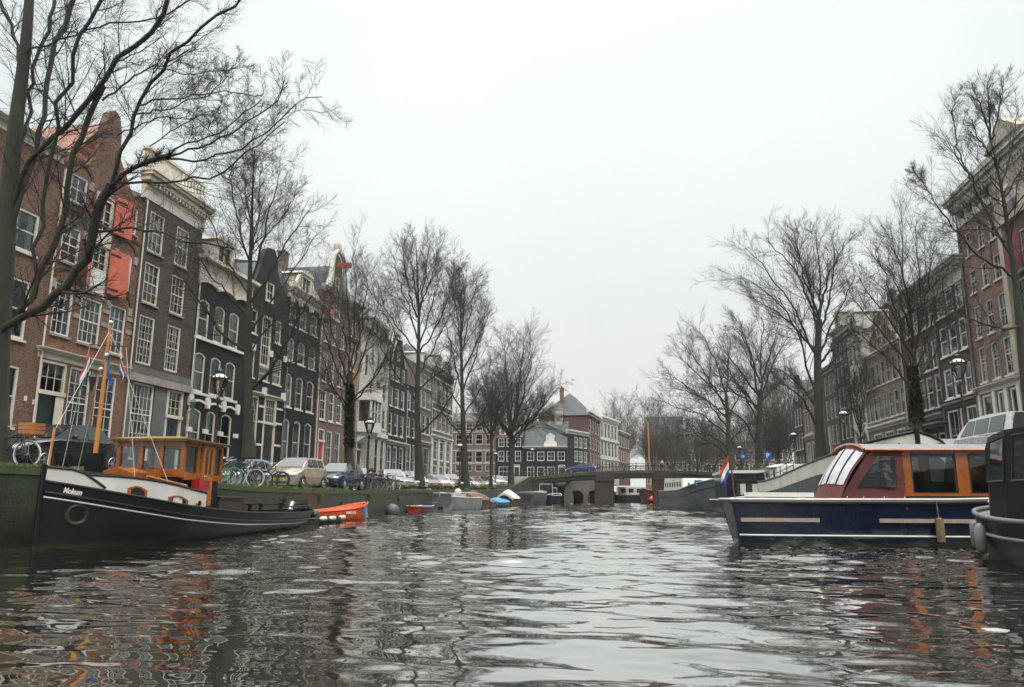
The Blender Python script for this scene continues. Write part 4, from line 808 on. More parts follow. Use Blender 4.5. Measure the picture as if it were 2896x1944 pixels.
def resamp(P, n):
    P = np.asarray(P, float); d = np.r_[0, np.cumsum(np.linalg.norm(np.diff(P, axis=0), axis=1))]; q = np.linspace(0, d[-1], n)
    # smooth the hand drawn polyline
    out = np.stack([np.interp(q, d, P[:, i]) for i in range(3)], 1)
    for _ in range(2): out[1:-1] = (out[:-2] + 2 * out[1:-1] + out[2:]) / 4
    return out
def tubes(P, Rr, S):
    """P (N,K,3), Rr (N,K) -> verts, quads for S sided tubes"""
    Nn, K, _ = P.shape; D = np.gradient(P, axis=1); D /= np.linalg.norm(D, axis=2, keepdims=True) + 1e-9
    up = np.zeros_like(D); up[..., 0] = .31; up[..., 1] = .87; up[..., 2] = .2
    A = np.cross(D, up); A /= np.linalg.norm(A, axis=2, keepdims=True) + 1e-9; B = np.cross(D, A)
    an = np.arange(S) * 2 * PI / S
    V = P[:, :, None] + (A[:, :, None] * np.cos(an)[:, None] + B[:, :, None] * np.sin(an)[:, None]) * Rr[:, :, None, None]
    idx = np.arange(Nn * K * S).reshape(Nn, K, S); a = idx[:, :-1]; c = idx[:, 1:]
    F = np.stack([a, np.roll(a, -1, 2), np.roll(c, -1, 2), c], -1).reshape(-1, 4)
    return V.reshape(-1, 3), F
def spawn(P, Rr, rng, nch, lr, ang, K, wig, up, t0=.15, rr=.6, rmin=.006, tip=.35, lmin=.1, out=None, droop=0):
    """children along every branch of one generation"""
    Nn, Kp, _ = P.shape; seg = np.linalg.norm(np.diff(P, axis=1), axis=2).sum(1)
    t = t0 + (1 - t0) * (np.arange(nch)[None] + rng.random((Nn, nch))) / nch
    x = t * (Kp - 1); i = np.minimum(x.astype(int), Kp - 2); f = (x - i)[..., None]; n_ = np.arange(Nn)[:, None]
    p = P[n_, i] * (1 - f) + P[n_, i + 1] * f; d = P[n_, i + 1] - P[n_, i]; d /= np.linalg.norm(d, axis=2, keepdims=True) + 1e-9
    r0 = (Rr[n_, i] * (1 - f[..., 0]) + Rr[n_, i + 1] * f[..., 0]) * rr * rng.uniform(.7, 1, (Nn, nch))
    rnd = rng.normal(0, 1, (Nn, nch, 3)); pr = rnd - d * (rnd * d).sum(2, keepdims=True); pr /= np.linalg.norm(pr, axis=2, keepdims=True) + 1e-9
    a = R(ang) * rng.uniform(.6, 1.35, (Nn, nch, 1)); dirn = d * np.cos(a) + pr * np.sin(a); dirn[..., 2] += up
    dirn /= np.linalg.norm(dirn, axis=2, keepdims=True)
    L = np.maximum(lmin, seg[:, None] * lr * (1.12 - .55 * t) * rng.uniform(.6, 1.3, (Nn, nch)))
    M = Nn * nch; p, dirn, L, r0 = p.reshape(M, 3), dirn.reshape(M, 3), L.reshape(M), np.maximum(r0.reshape(M), rmin)
    Q = np.zeros((M, K + 1, 3)); Q[:, 0] = p; cur = dirn
    for k in range(K):
        cur = cur + rng.normal(0, wig, (M, 3)); cur[:, 2] += up * .35 - droop * k; cur /= np.linalg.norm(cur, axis=1, keepdims=True)
        Q[:, k + 1] = Q[:, k] + cur * (L / K)[:, None]
    return Q, r0[:, None] * np.linspace(1, tip, K + 1)[None]
def tree(name, label, base, limbs, seed, levels, trunk_mat='bark', group='bare trees along the canal', cat='tree', ivy=None):
    """limbs: list of (points, r0, r1) in world metres; the first is the trunk"""
    rng = np.random.default_rng(seed); root = empty(name, base, 0, label, cat, group); b0 = np.array(base)
    Vs, Fs, n = [], [], 0; K = 14; PP, RR = [], []
    thin = 1 if 'far left' in label else .66
    for k, (pts, r0, r1) in enumerate(limbs):
        r0, r1 = r0 * (thin if k == 0 else (.50 if thin == 1 else .62)), r1 * (thin if k == 0 else 1)
        if k == 0 and r1 < .09: r1 = .02
        P = resamp(pts, 40)
        if k and thin < 1: P = P[:35]
        P = resamp(P, K) - b0; ln = np.linalg.norm(np.diff(P, axis=0), axis=1).sum()
        P[1:-1] += rng.normal(0, .008 * ln, (K - 2, 3)) * (0 if k == 0 else 1)
        r = np.linspace(r0, r1, K)
        if k == 0: r = r * (1 + .5 * np.exp(-np.linspace(0, 1, K) * 9)) 
        v, f = tubes(P[None], r[None], 9 if r0 > .08 else 6); Vs.append(v); Fs.append(f + n); n += len(v)
        PP.append(P); RR.append(r)
    o = fastmesh('trunk', np.concatenate(Vs), np.concatenate(Fs), trunk_mat); o.parent = root
    Vs, Fs, n = [], [], 0
    src = 1 if len(PP) > 1 else 0
    if RR[0][-1] < .05: PP.append(resamp(PP[0][K // 2:], K)); RR.append(np.linspace(RR[0][K // 2], RR[0][-1], K))
    P, Rr = np.stack(PP[src:]), np.stack(RR[src:])
    for li, lv in enumerate(levels):
        P, Rr = spawn(P, Rr, rng, **lv); v, f = tubes(P, Rr, 4 if li == 0 else 3); Vs.append(v); Fs.append(f + n); n += len(v)
    c = fastmesh('crown', np.concatenate(Vs), np.concatenate(Fs), 'twig_hazed' if 'beyond' in group else 'twig'); c.parent = root
    if ivy:
        z0, z1, cnt = ivy; Pt, rt = PP[0], RR[0]; q = MB()
        for _ in range(cnt):
            u = rng.random(); k = min(K - 2, int(u * (K - 1))); z = Pt[k] + (Pt[k + 1] - Pt[k]) * (u * (K - 1) - k)
            if not z0 <= z[2] <= z1: continue
            a = rng.uniform(0, 2 * PI); pp = Vector(z) + Vector((math.cos(a), math.sin(a), 0)) * (rt[k] * rng.uniform(.95, 1.5)); d = Vector(rng.normal(0, 1, 3)).normalized() * .09; s = d.cross(Vector((.3, .5, .8))).normalized() * .05
            q.poly([pp - d, pp + s, pp + d, pp - s])
        q.build('ivy', 'ivy', root)
    return root
# pixel helper used to read limb shapes off the photograph as positions in metres at a known distance
_yaw, _p = R(9), R(11.3)
def at(px, py, Zc):
    x, y = (px - 1448) / 2132, (972 - py) / 2132; F = math.cos(_p) - y * math.sin(_p); U = y * math.cos(_p) + math.sin(_p); k = Zc / F
    return (k * (x * math.cos(_yaw) - F * math.sin(_yaw)), k * (F * math.cos(_yaw) + x * math.sin(_yaw)), 1.232 + k * U)
def limb(pts, z0, z1, r0, r1):
    n = len(pts); return ([at(x, y, z0 + (z1 - z0) * i / (n - 1)) for i, (x, y) in enumerate(pts)], r0, r1)

# the big tree at far left, its limbs reaching out over the water
Z = 19.4
T1 = [limb([(-28, 1345), (-22, 1150), (-8, 950), (8, 760), (22, 560), (30, 446), (43, 312), (66, 200), (72, 111), (80, -40)], Z, Z, .34, .115),
      limb([(-8, 965), (36, 918), (76, 896), (134, 864), (201, 810), (230, 766), (249, 718), (258, 639), (277, 582), (312, 531)], Z, Z - 1.2, .19, .12),
      limb([(312, 531), (348, 440), (380, 321), (393, 277), (411, 241), (446, 210), (482, 165), (536, 107), (625, 36), (690, -20)], Z - 1.2, Z - 2.5, .105, .03),
      limb([(312, 531), (345, 500), (388, 473), (425, 458), (473, 449)], Z - 1.2, Z - 2.0, .11, .075),
      limb([(473, 449), (536, 402), (603, 393), (661, 348), (737, 286)], Z - 2, Z - 3.2, .05, .012), limb([(473, 449), (558, 433), (625, 388), (692, 357), (781, 295), (800, 230)], Z - 2, Z - 2.6, .06, .012),
      limb([(480, 455), (536, 460), (625, 446), (714, 411), (786, 348), (817, 290), (906, 277)], Z - 2, Z - 3.8, .055, .01), limb([(330, 521), (446, 527), (558, 518), (625, 491), (714, 433), (803, 348)], Z - 1.3, Z - 3.4, .07, .012),
      limb([(249, 660), (310, 655), (382, 655), (434, 657), (472, 672), (520, 690), (587, 703), (660, 707)], Z - .7, Z - 2.2, .075, .02),
      limb([(50, 890), (86, 864), (115, 795), (143, 728), (153, 687), (172, 610), (191, 543), (207, 476), (220, 429), (232, 393), (254, 321), (290, 250)], Z, Z - .6, .15, .07),
      limb([(20, 620), (45, 522), (89, 446), (147, 397), (201, 348), (245, 303), (281, 232), (330, 174), (379, 138), (420, 103), (446, 58), (475, -20)], Z, Z - 1.5, .14, .06),
      limb([(286, 290), (330, 260), (371, 220), (412, 200), (470, 185), (540, 140)], Z - .8, Z - 2.2, .06, .012),
      limb([(30, 660), (60, 560), (94, 424), (120, 312), (138, 214), (152, 134), (178, 67), (208, -10)], Z, Z + .5, .12, .07), limb([(86, 866), (110, 700), (120, 560), (147, 424), (165, 335), (179, 250), (196, 192), (214, 112), (228, 54), (290, -10)], Z - .2, Z - .9, .1, .05),
      limb([(30, 470), (66, 380), (85, 304), (94, 214), (116, 134), (150, -10)], Z, Z + 1, .09, .05), limb([(66, 165), (110, 146), (156, 125), (232, 94), (290, 78), (379, 69), (446, 54), (518, 36), (545, -5)], Z, Z - 2, .06, .02),
      limb([(388, 304), (446, 290), (487, 286), (580, 263), (661, 263), (740, 272)], Z - 1.6, Z - 3, .05, .01), limb([(371, 330), (446, 321), (513, 304), (580, 272), (640, 220)], Z - 1.5, Z - 3.4, .045, .01),
      limb([(446, 200), (520, 215), (600, 205), (690, 190)], Z - 1.8, Z - 3.2, .03, .01), limb([(66, 220), (40, 120), (10, 40), (-30, -30)], Z, Z + .5, .09, .05), limb([(36, 700), (10, 640), (-30, 560)], Z, Z, .1, .06),
      limb([(330, 390), (410, 345), (520, 330), (620, 400)], Z - 1.3, Z - 2.5, .04, .008), limb([(420, 420), (480, 380), (560, 330), (620, 310)], Z - 1.6, Z - 2.6, .035, .008)]
tree('bare_tree', 'huge bare tree at far left, mossy limbs reaching over the water and the tug', at(-28, 1345, Z), T1, 5,
     [dict(nch=14, lr=.29, ang=44, K=7, wig=.12, up=.10, t0=.12, rr=.42, rmin=.0075), dict(nch=10, lr=.46, ang=44, K=5, wig=.15, up=.04, t0=.1, rr=.58, rmin=.0042), dict(nch=8, lr=.52, ang=42, K=4, wig=.15, up=.03, t0=.1, rr=.62, rmin=.0027, tip=.5)], group='bare elms along the left quay')

LV = [dict(nch=17, lr=.46, ang=44, K=6, wig=.07, up=.13, t0=.16, rr=.42, rmin=.010), dict(nch=11, lr=.44, ang=42, K=4, wig=.09, up=.07, t0=.12, rr=.55, rmin=.0055), dict(nch=8, lr=.5, ang=40, K=3, wig=.12, up=.06, t0=.1, rr=.62, rmin=.0032, tip=.5)]
def LVX(s): return [dict(d, rmin=d['rmin'] * s) for d in LV]
# second tree, in front of the black houses
Z = 31.6
T2 = [limb([(705, 1300), (703, 1150), (702, 1000), (703, 870), (706, 760), (710, 640), (712, 540), (716, 430)], Z, Z, .30, .05),
      limb([(695, 995), (640, 965), (590, 900), (545, 830), (500, 780), (470, 720)], Z, Z - 1, .1, .02), limb([(715, 1105), (760, 1060), (800, 990), (835, 920), (870, 860), (910, 800)], Z, Z - 1.5, .13, .02),
      limb([(705, 840), (660, 780), (620, 700), (590, 620), (560, 560)], Z, Z + .8, .09, .015), limb([(708, 860), (760, 790), (800, 700), (850, 630), (900, 560)], Z, Z - .5, .1, .015),
      limb([(712, 790), (740, 700), (760, 600), (790, 500), (800, 440)], Z, Z + 1, .09, .015), limb([(704, 760), (680, 660), (655, 560), (640, 460)], Z, Z - 1, .08, .015), limb([(716, 930), (780, 830), (850, 740), (905, 640)], Z, Z + 1.2, .08, .015),
      limb([(700, 900), (640, 830), (570, 760), (540, 660)], Z, Z - 1.6, .07, .015), limb([(705, 720), (735, 600), (730, 500), (745, 420)], Z, Z - .6, .06, .015), limb([(705, 1010), (730, 960), (790, 900), (850, 850)], Z, Z - 1, .06, .015), limb([(712, 650), (690, 560), (690, 470), (670, 420)], Z, Z, .05, .012), limb([(712, 700), (780, 640), (860, 520)], Z, Z, .05, .012)]
tree('bare_tree', 'bare tree with straight mossy trunk in front of the black houses, bicycles at its foot', at(705, 1300, Z), T2, 11, LV, group='bare elms along the left quay')
Z = 42.4
T3 = [limb([(992, 1330), (988, 1220), (990, 1120), (990, 1060)], Z, Z, .30, .24)]
for pts, dz in (([(985, 1180), (950, 1110), (915, 1040), (895, 960), (880, 880)], -1), ([(992, 1150), (1030, 1110), (1080, 1040), (1110, 950), (1120, 880)], -1.2), ([(990, 1060), (975, 960), (960, 860), (945, 760)], 1), ([(992, 1080), (1000, 960), (1005, 840), (1003, 720), (1000, 660)], 0), ([(994, 1100), (1030, 1000), (1060, 900), (1085, 800)], 1.5), ([(985, 1110), (940, 1020), (910, 900), (905, 800)], 1.2),
                ([(992, 1060), (1020, 950), (1035, 830), (1045, 730)], -1.5), ([(988, 1090), (960, 1010), (935, 930), (925, 850)], -1.6), ([(990, 1000), (985, 880), (975, 780), (970, 700)], -.6), ([(995, 1140), (1050, 1080), (1090, 1010), (1125, 970)], .6), ([(985, 1150), (930, 1090), (890, 1040)], .5)):
    T3.append(limb(pts, Z, Z + dz, .095, .015))
tree('bare_tree', 'bare tree with an ivy covered trunk between the navy hatchback and the street lamp', at(992, 1330, Z), T3, 12, LVX(1.15), group='bare elms along the left quay', ivy=(1.2, 4.8, 2600))
Z = 55.5
T4 = [limb([(1190, 1375), (1182, 1240), (1180, 1120), (1184, 1000), (1186, 900), (1180, 800), (1175, 690)], Z, Z, .42, .07)]
for pts, dz in (([(1182, 1230), (1230, 1190), (1280, 1120), (1300, 1050), (1330, 980)], -2), ([(1178, 1080), (1140, 1000), (1100, 910), (1060, 840), (1040, 760)], -1), ([(1185, 980), (1215, 890), (1240, 800), (1260, 720)], 1), ([(1180, 960), (1150, 860), (1120, 770), (1100, 690)], 1.5), ([(1186, 1060), (1240, 960), (1290, 860), (1310, 790)], 1.8), ([(1183, 900), (1200, 800), (1210, 720), (1220, 650)], -1.5),
                ([(1178, 900), (1150, 800), (1140, 720), (1135, 660)], -1.4), ([(1175, 1130), (1120, 1060), (1080, 990), (1060, 930)], 1), ([(1186, 1000), (1250, 900), (1280, 790), (1290, 720)], -1.2), ([(1180, 860), (1165, 760), (1160, 680)], .6), ([(1180, 1000), (1090, 880), (1060, 780)], 0), ([(1187, 1100), (1260, 1040), (1310, 950)], 0), ([(1181, 880), (1230, 760), (1235, 680)], 0)):
    T4.append(limb(pts, Z, Z + dz, .12, .018))
tree('bare_tree', 'tall bare tree with a straight trunk standing behind the row of silver cars', at(1190, 1375, Z), T4, 13, LVX(1.4), group='bare elms along the left quay')
Z = 71
T5 = [limb([(1318, 1380), (1313, 1250), (1308, 1120), (1305, 1000), (1302, 900), (1306, 800)], Z, Z, .48, .08)]
for pts, dz in (([(1310, 1240), (1260, 1180), (1225, 1110)], -1), ([(1314, 1250), (1350, 1200), (1380, 1140), (1400, 1080)], -2), ([(1308, 1120), (1340, 1020), (1370, 930), (1390, 860)], 1), ([(1306, 1100), (1280, 1000), (1255, 900), (1235, 830)], 1.5), ([(1306, 1010), (1325, 900), (1345, 820), (1350, 760)], -1.5), ([(1304, 980), (1290, 880), (1275, 800), (1270, 750)], -1), ([(1306, 940), (1312, 850), (1320, 740)], 1), ([(1308, 1160), (1250, 1080), (1220, 990)], 2), ([(1310, 1180), (1370, 1090), (1400, 990)], 2), ([(1305, 900), (1300, 820), (1296, 750)], 0), ([(1306, 1060), (1360, 950), (1380, 830)], 0)):
    T5.append(limb(pts, Z, Z + dz, .14, .02))
tree('bare_tree', 'bare tree with a street lamp just left of its trunk, near the white corner house', at(1318, 1380, Z), T5, 14, LVX(1.7), group='bare elms along the left quay')
def ctree(label, px, py, Z, zf, tr, rx, ry, top, seed, nl=11, sc=1., low=.35, dx=0, group='bare elms along the left quay', name='bare_tree', lv=None, zbase=None, ivy=None, extra=()):
    b = at(px, py, Z); b = (b[0], b[1], zbase if zbase is not None else (gl(b[1]) if b[0] < 0 else gr(b[1])) - .05); rg = random.Random(seed); tg = []
    for k in range(nl):
        a = 2 * PI * k / nl + rg.uniform(-.3, .3); q = rg.random(); rr = math.sin(PI * (.15 + .35 * q)) if k % 3 else .35
        z = top - (1 - q) * (top - zf) * low if k % 3 else top - rg.uniform(0, .08) * (top - zf); z = zf + (z - zf) * (1.0 - .5 * (rr ** 2) * (1 if k % 3 else 0) * low * 1.2)
        tg.append(((b[0] + dx + math.cos(a) * rx * rr, b[1] + math.sin(a) * ry * rr, z), zf - rg.uniform(0, .25) * (zf - b[2])))
    tg = [(p, zs) if False else (p[0], p[1], p[2], zs) for p, zs in tg]
    L = crown_limbs(b, zf, tr, [((x, y, z), None, None, zs) for x, y, z, zs in tg], r=tr * .5)
    for e in extra: L.append(limb(*e))
    return tree(name, label, b, L, seed, lv or LVX(sc), group=group, ivy=ivy)
def crown_limbs(base, zf, tr, targets, r=.12):
    bx, by, bz = base; L = [([(bx, by, bz), (bx + .05, by, bz + (zf - bz) * .5), (bx, by, zf)], tr, tr * .8)]
    for (x, y, z), _, _, zs in targets:
        P = lambda a, c: (bx + (x - bx) * a, by + (y - by) * a, zs + (z - zs) * c)
        L.append(([P(0, 0), P(.22, .14), P(.5, .38), P(.8, .72), P(1, 1)], r, .022))
    return L
ctree('small bare tree between two street lamps in front of the far brown block', 1390, 1360, 84, 8, .28, 3.5, 3.5, 15.5, 15, 8, 1.8)
ctree('round crowned bare tree at the end of the left quay, before the bridge', 1447, 1360, 98, 9.5, .55, 7.6, 6.5, 23.4, 16, 14, 2.0, .62, dx=.6, extra=[([(1452, 1260), (1475, 1220), (1500, 1190), (1525, 1168), (1540, 1140), (1548, 1090)], 98, 94, .25, .06), ([(1525, 1168), (1560, 1170), (1600, 1195)], 95, 93, .08, .02), ([(1452, 1190), (1490, 1150), (1530, 1155), (1570, 1185)], 98, 93, .12, .02), ([(1436, 1210), (1400, 1180), (1370, 1150)], 98, 97, .13, .03)])
gt = 'bare elms along the right quay'
Z = 39.6
T6 = [limb([(2597, 1230), (2590, 1120), (2580, 1030)], Z, Z, .36, .26)]
for pts, dz in (([(2588, 1110), (2540, 1040), (2480, 980), (2420, 930), (2370, 900)], -1), ([(2582, 1060), (2560, 960), (2530, 850), (2490, 740), (2460, 640)], 1), ([(2582, 1040), (2580, 920), (2560, 800), (2545, 680), (2540, 570)], 0), ([(2585, 1030), (2600, 900), (2600, 780), (2590, 660), (2595, 560)], 1.4), ([(2586, 1060), (2620, 960), (2650, 850), (2680, 760), (2690, 680)], -1), ([(2580, 1000), (2520, 900), (2450, 820), (2410, 740)], -1.6), ([(2584, 980), (2570, 850), (2550, 760), (2510, 620)], -1.4),
                ([(2590, 1090), (2640, 1000), (2690, 900), (2720, 820)], 1.6), ([(2584, 1010), (2610, 880), (2630, 740), (2650, 640)], 0), ([(2575, 1040), (2500, 940), (2430, 870), (2390, 800)], 1.2), ([(2582, 950), (2540, 820), (2500, 690)], .6)):
    T6.append(limb(pts, Z, Z + dz, .10, .016))
tree('bare_tree', 'bare vase shaped tree with green ivy on its trunk, right of the houseboat bow', at(2597, 1230, Z), T6, 21, LVX(1.1), group=gt, ivy=(.8, 5.5, 2600))
Z = 58.6
T7 = [limb([(2325, 1320), (2318, 1200), (2314, 1100), (2312, 1010), (2316, 900)], Z, Z, .60, .36)]
for pts, dz in (([(2310, 1200), (2280, 1140), (2235, 1090), (2200, 1075), (2160, 1100), (2130, 1130)], -2), ([(2312, 1130), (2280, 1020), (2250, 920), (2200, 840), (2120, 790), (2040, 760)], -1), ([(2312, 1060), (2285, 950), (2240, 850), (2180, 780), (2110, 700), (2060, 660)], 1), ([(2314, 960), (2300, 850), (2280, 760), (2240, 680), (2200, 620)], 1.6), ([(2316, 920), (2320, 800), (2310, 700), (2300, 610)], 0), ([(2318, 940), (2345, 840), (2360, 740), (2350, 640)], -1.6), ([(2318, 1000), (2360, 900), (2400, 820), (2430, 740)], 1.2), ([(2322, 1020), (2370, 960), (2420, 930), (2470, 940)], -1), ([(2316, 890), (2270, 780), (2250, 690), (2250, 600)], -1.2),
                ([(2320, 1060), (2370, 1000), (2410, 970), (2450, 990)], 1.6), ([(2316, 880), (2345, 760), (2390, 680), (2400, 640)], 0), ([(2312, 1150), (2270, 1090), (2210, 1040), (2160, 1040)], 2), ([(2312, 1000), (2230, 900), (2150, 850), (2080, 820)], 2), ([(2314, 900), (2250, 760), (2170, 680), (2140, 640)], 0)):
    T7.append(limb(pts, Z, Z + dz, .17, .02))
tree('bare_tree', 'largest bare tree on the right quay, broad crown leaning over the canal', at(2325, 1320, Z), T7, 22, LVX(1.5), group=gt)
Z = 83
T8 = [limb([(2150, 1330), (2146, 1250), (2148, 1170), (2152, 1100)], Z, Z, .60, .42)]
for pts, dz in (([(2140, 1250), (2115, 1200), (2080, 1160), (2030, 1150), (1980, 1170)], -2), ([(2146, 1190), (2110, 1120), (2060, 1040), (2020, 980)], 1), ([(2150, 1130), (2125, 1020), (2100, 930), (2080, 870)], -1), ([(2152, 1100), (2150, 1000), (2160, 920), (2150, 850)], 1), ([(2155, 1110), (2190, 1020), (2220, 960), (2250, 930)], -1), ([(2145, 1160), (2090, 1080), (2030, 1060), (1990, 1060)], 2), ([(2156, 1130), (2200, 1080), (2240, 1060)], 1), ([(2150, 1080), (2110, 960), (2050, 900)], 2), ([(2154, 1080), (2190, 960), (2210, 880)], 2), ([(2148, 1150), (2070, 1100), (2000, 1110), (1960, 1130)], -2), ([(2148, 1120), (2060, 1000), (2000, 950)], 0)):
    T8.append(limb(pts, Z, Z + dz, .2, .025))
tree('bare_tree', 'bare tree with a forked trunk behind the blue parking sign, right quay', at(2150, 1330, Z), T8, 23, LVX(1.9), group=gt)
Z = 107
T9 = [limb([(2070, 1340), (2062, 1260), (2060, 1190), (2055, 1120)], Z, Z, .6, .4)]
for pts, dz in (([(2060, 1290), (2030, 1255), (1990, 1240), (1960, 1220), (1930, 1190)], -3), ([(2060, 1210), (2020, 1150), (1960, 1100), (1900, 1060), (1850, 1040)], 1), ([(2058, 1160), (2000, 1060), (1950, 990), (1900, 940)], -1), ([(2056, 1130), (2030, 1030), (1990, 950), (1960, 900)], 2), ([(2056, 1120), (2060, 1020), (2070, 940)], 0), ([(2060, 1180), (2100, 1100), (2120, 1030)], 1), ([(2060, 1230), (1990, 1170), (1910, 1150), (1850, 1120)], -2), ([(2062, 1250), (2110, 1200), (2140, 1180)], -2), ([(2058, 1140), (1960, 1040), (1880, 980)], 3), ([(2058, 1180), (1990, 1120), (1920, 1100), (1870, 1080)], 2), ([(2060, 1260), (2000, 1220), (1940, 1230), (1890, 1220)], 2)):
    T9.append(limb(pts, Z, Z + dz, .22, .03))
tree('bare_tree', 'bare tree spreading wide over the right end of the bridge', at(2070, 1340, Z), T9, 24, LVX(2.3), group=gt)
Z = 28.4
T10 = [limb([(2925, 1200), (2893, 1000), (2880, 850), (2862, 720), (2845, 620), (2835, 540), (2815, 440), (2795, 380)], Z, Z, .33, .11)]
for pts, dz, r in (([(2893, 920), (2820, 925), (2760, 905), (2720, 880), (2680, 860), (2620, 870)], -2, .09), ([(2870, 780), (2800, 740), (2740, 690), (2680, 620), (2640, 560), (2590, 530)], -1, .09), ([(2862, 720), (2820, 660), (2780, 560), (2730, 480), (2700, 430), (2680, 360)], .6, .09), ([(2855, 680), (2790, 640), (2700, 650), (2620, 640)], -1.5, .05), ([(2800, 390), (2780, 320), (2760, 270), (2735, 220)], .4, .06), ([(2797, 385), (2795, 310), (2790, 250), (2785, 210)], 0, .06), ([(2800, 390), (2820, 320), (2830, 260), (2838, 200)], -.4, .06),
                   ([(2830, 520), (2860, 420), (2870, 330), (2880, 260)], .8, .06), ([(2740, 500), (2700, 400), (2690, 300), (2700, 240)], .5, .05), ([(2835, 560), (2880, 480), (2930, 420)], 0, .07), ([(2880, 850), (2930, 760), (2960, 640)], 0, .1), ([(2812, 450), (2760, 380), (2740, 310)], -.6, .05), ([(2640, 560), (2600, 500), (2570, 470)], -1, .03)):
    T10.append(limb(pts, Z, Z + dz, r, .014))
tree('bare_tree', 'tall bare tree at the right edge, in front of the hipped roof house', at(2925, 1200, Z), T10, 25, LVX(.9), group=gt)
ctree('slender young bare tree before the off white house, right quay', 2440, 1290, 50.5, 6, .10, 1.6, 1.6, 11.5, 26, 6, 1.1, group=gt)
def behind(label, px, Z, top, rx, seed, nl=9, zf=7, tr=.3):
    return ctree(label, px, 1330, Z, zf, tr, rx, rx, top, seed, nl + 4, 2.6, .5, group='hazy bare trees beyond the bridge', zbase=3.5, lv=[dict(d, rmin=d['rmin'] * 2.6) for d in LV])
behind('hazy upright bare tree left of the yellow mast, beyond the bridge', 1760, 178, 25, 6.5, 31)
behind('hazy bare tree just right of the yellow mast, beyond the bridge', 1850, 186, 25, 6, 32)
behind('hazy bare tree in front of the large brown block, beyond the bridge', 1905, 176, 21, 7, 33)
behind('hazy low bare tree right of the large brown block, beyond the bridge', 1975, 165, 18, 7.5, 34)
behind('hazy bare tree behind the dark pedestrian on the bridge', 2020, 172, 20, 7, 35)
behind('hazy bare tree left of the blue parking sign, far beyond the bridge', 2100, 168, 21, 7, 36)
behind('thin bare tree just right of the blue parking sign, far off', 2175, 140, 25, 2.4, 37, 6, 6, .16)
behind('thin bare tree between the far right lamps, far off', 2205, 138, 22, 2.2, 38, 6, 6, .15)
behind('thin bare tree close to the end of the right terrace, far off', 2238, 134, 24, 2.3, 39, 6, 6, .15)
# ------------------------------------------------------------------ street lamps
def lamp(label, x, y, z, group, h=4.35, sc=1., copy=None):
    r = empty('street_lamp', (x, y, z), random.uniform(0, 1), label, 'street lamp', group)
    q = MB(); q.lathe([(.16, 0), (.17, .1), (.13, .25), (.11, .7), (.12, .75), (.07, .85), (.055, 1.6), (.06, 1.63), (.05, 1.7), (.042, h - 1.15), (.07, h - 1.12), (.05, h - 1.0)], n=10)
    q.build('post', 'iron_brown', r, smooth=True)
    z0 = h - 1.0; b = MB()
    for k in range(4): a = PI / 2 * k + .4; b.tube([(0.03 * math.cos(a), .03 * math.sin(a), z0 - .25), (.2 * math.cos(a), .2 * math.sin(a), z0 - .1), (.12 * math.cos(a), .12 * math.sin(a), z0 + .12)], .012, 5)
    b.build('bracket', 'iron_black', r)
    c = MB(); n = 6; lo, hi, zl, zh = .13, .30, z0 + .12, z0 + .68
    for k in range(n): a = 2 * PI * k / n; c.tube([(lo * math.cos(a), lo * math.sin(a), zl), (hi * math.cos(a), hi * math.sin(a), zh)], .012, 5)
    for rr, zz in ((lo, zl), (hi, zh), (hi + .02, zh + .03)): c.tube([(rr * math.cos(2 * PI * k / n), rr * math.sin(2 * PI * k / n), zz) for k in range(n + 1)], .015, 5)
    for k in range(12): a = 2 * PI * k / 12; c.lathe([(.02, 0), (.03, .05), (.003, .1)], ((hi + .02) * math.cos(a), (hi + .02) * math.sin(a), zh + .03), 5)
    c.lathe([(.11, zh + .20), (.12, zh + .32), (.09, zh + .34), (.03, zh + .40), (.02, zh + .46)], n=8)
    c.build('lantern_frame', 'iron_black', r)
    MB().lathe([(hi - .01, zh + .035), (.2, zh + .14), (.10, zh + .20)], n=8).build('lantern_roof', 'chrome' if False else 'white_paint', r)
    g = MB()
    for k in range(n):
        a, a2 = 2 * PI * k / n, 2 * PI * (k + 1) / n; g.poly([(lo * math.cos(a), lo * math.sin(a), zl), (lo * math.cos(a2), lo * math.sin(a2), zl), (hi * math.cos(a2), hi * math.sin(a2), zh), (hi * math.cos(a), hi * math.sin(a), zh)])
    g.build('lantern_glass', 'lamp_glass', r); MB().ball((0, 0, zl + .15), .05, 8, (1, 1, 1.6)).build('bulb', 'white_paint', r)
    return r
gl_ = 'crowned street lamps on the left quay'; gr_ = 'crowned street lamps on the right quay'
for lb, y in (('street lamp with a crown lantern in front of the black house, behind the tug', 26.2), ('crown street lamp beside the ivy trunk, in front of the pale bay window', 43.0), ('crown street lamp just left of a tree trunk by the white corner house', 67.2), ('crown street lamp before the far dark dormer house', 85.4)):
    lamp(lb, -15.35, y, gl(y), gl_, 4.25)
for lb, x, y in (('crown street lamp beside a tree at the left end of the bridge', -16.4, 104), ('crown street lamp in front of the low black corner house', -14.6, 112)): lamp(lb, x, y, gl(y), gl_, 4.25)
for lb, x, y in (('crown street lamp left of the white van, before the purple brown house', 12.6, 31.2), ('crown street lamp right of the largest tree trunk on the right quay', 12.8, 48.5), ('crown street lamp left of the largest tree trunk, before the end of the right terrace', 12.8, 63.4), ('crown street lamp with a blue arrow sign, by the right end of the bridge', 12.8, 94.5)):
    lamp(lb, x, y, gr(y), gr_, 4.5)
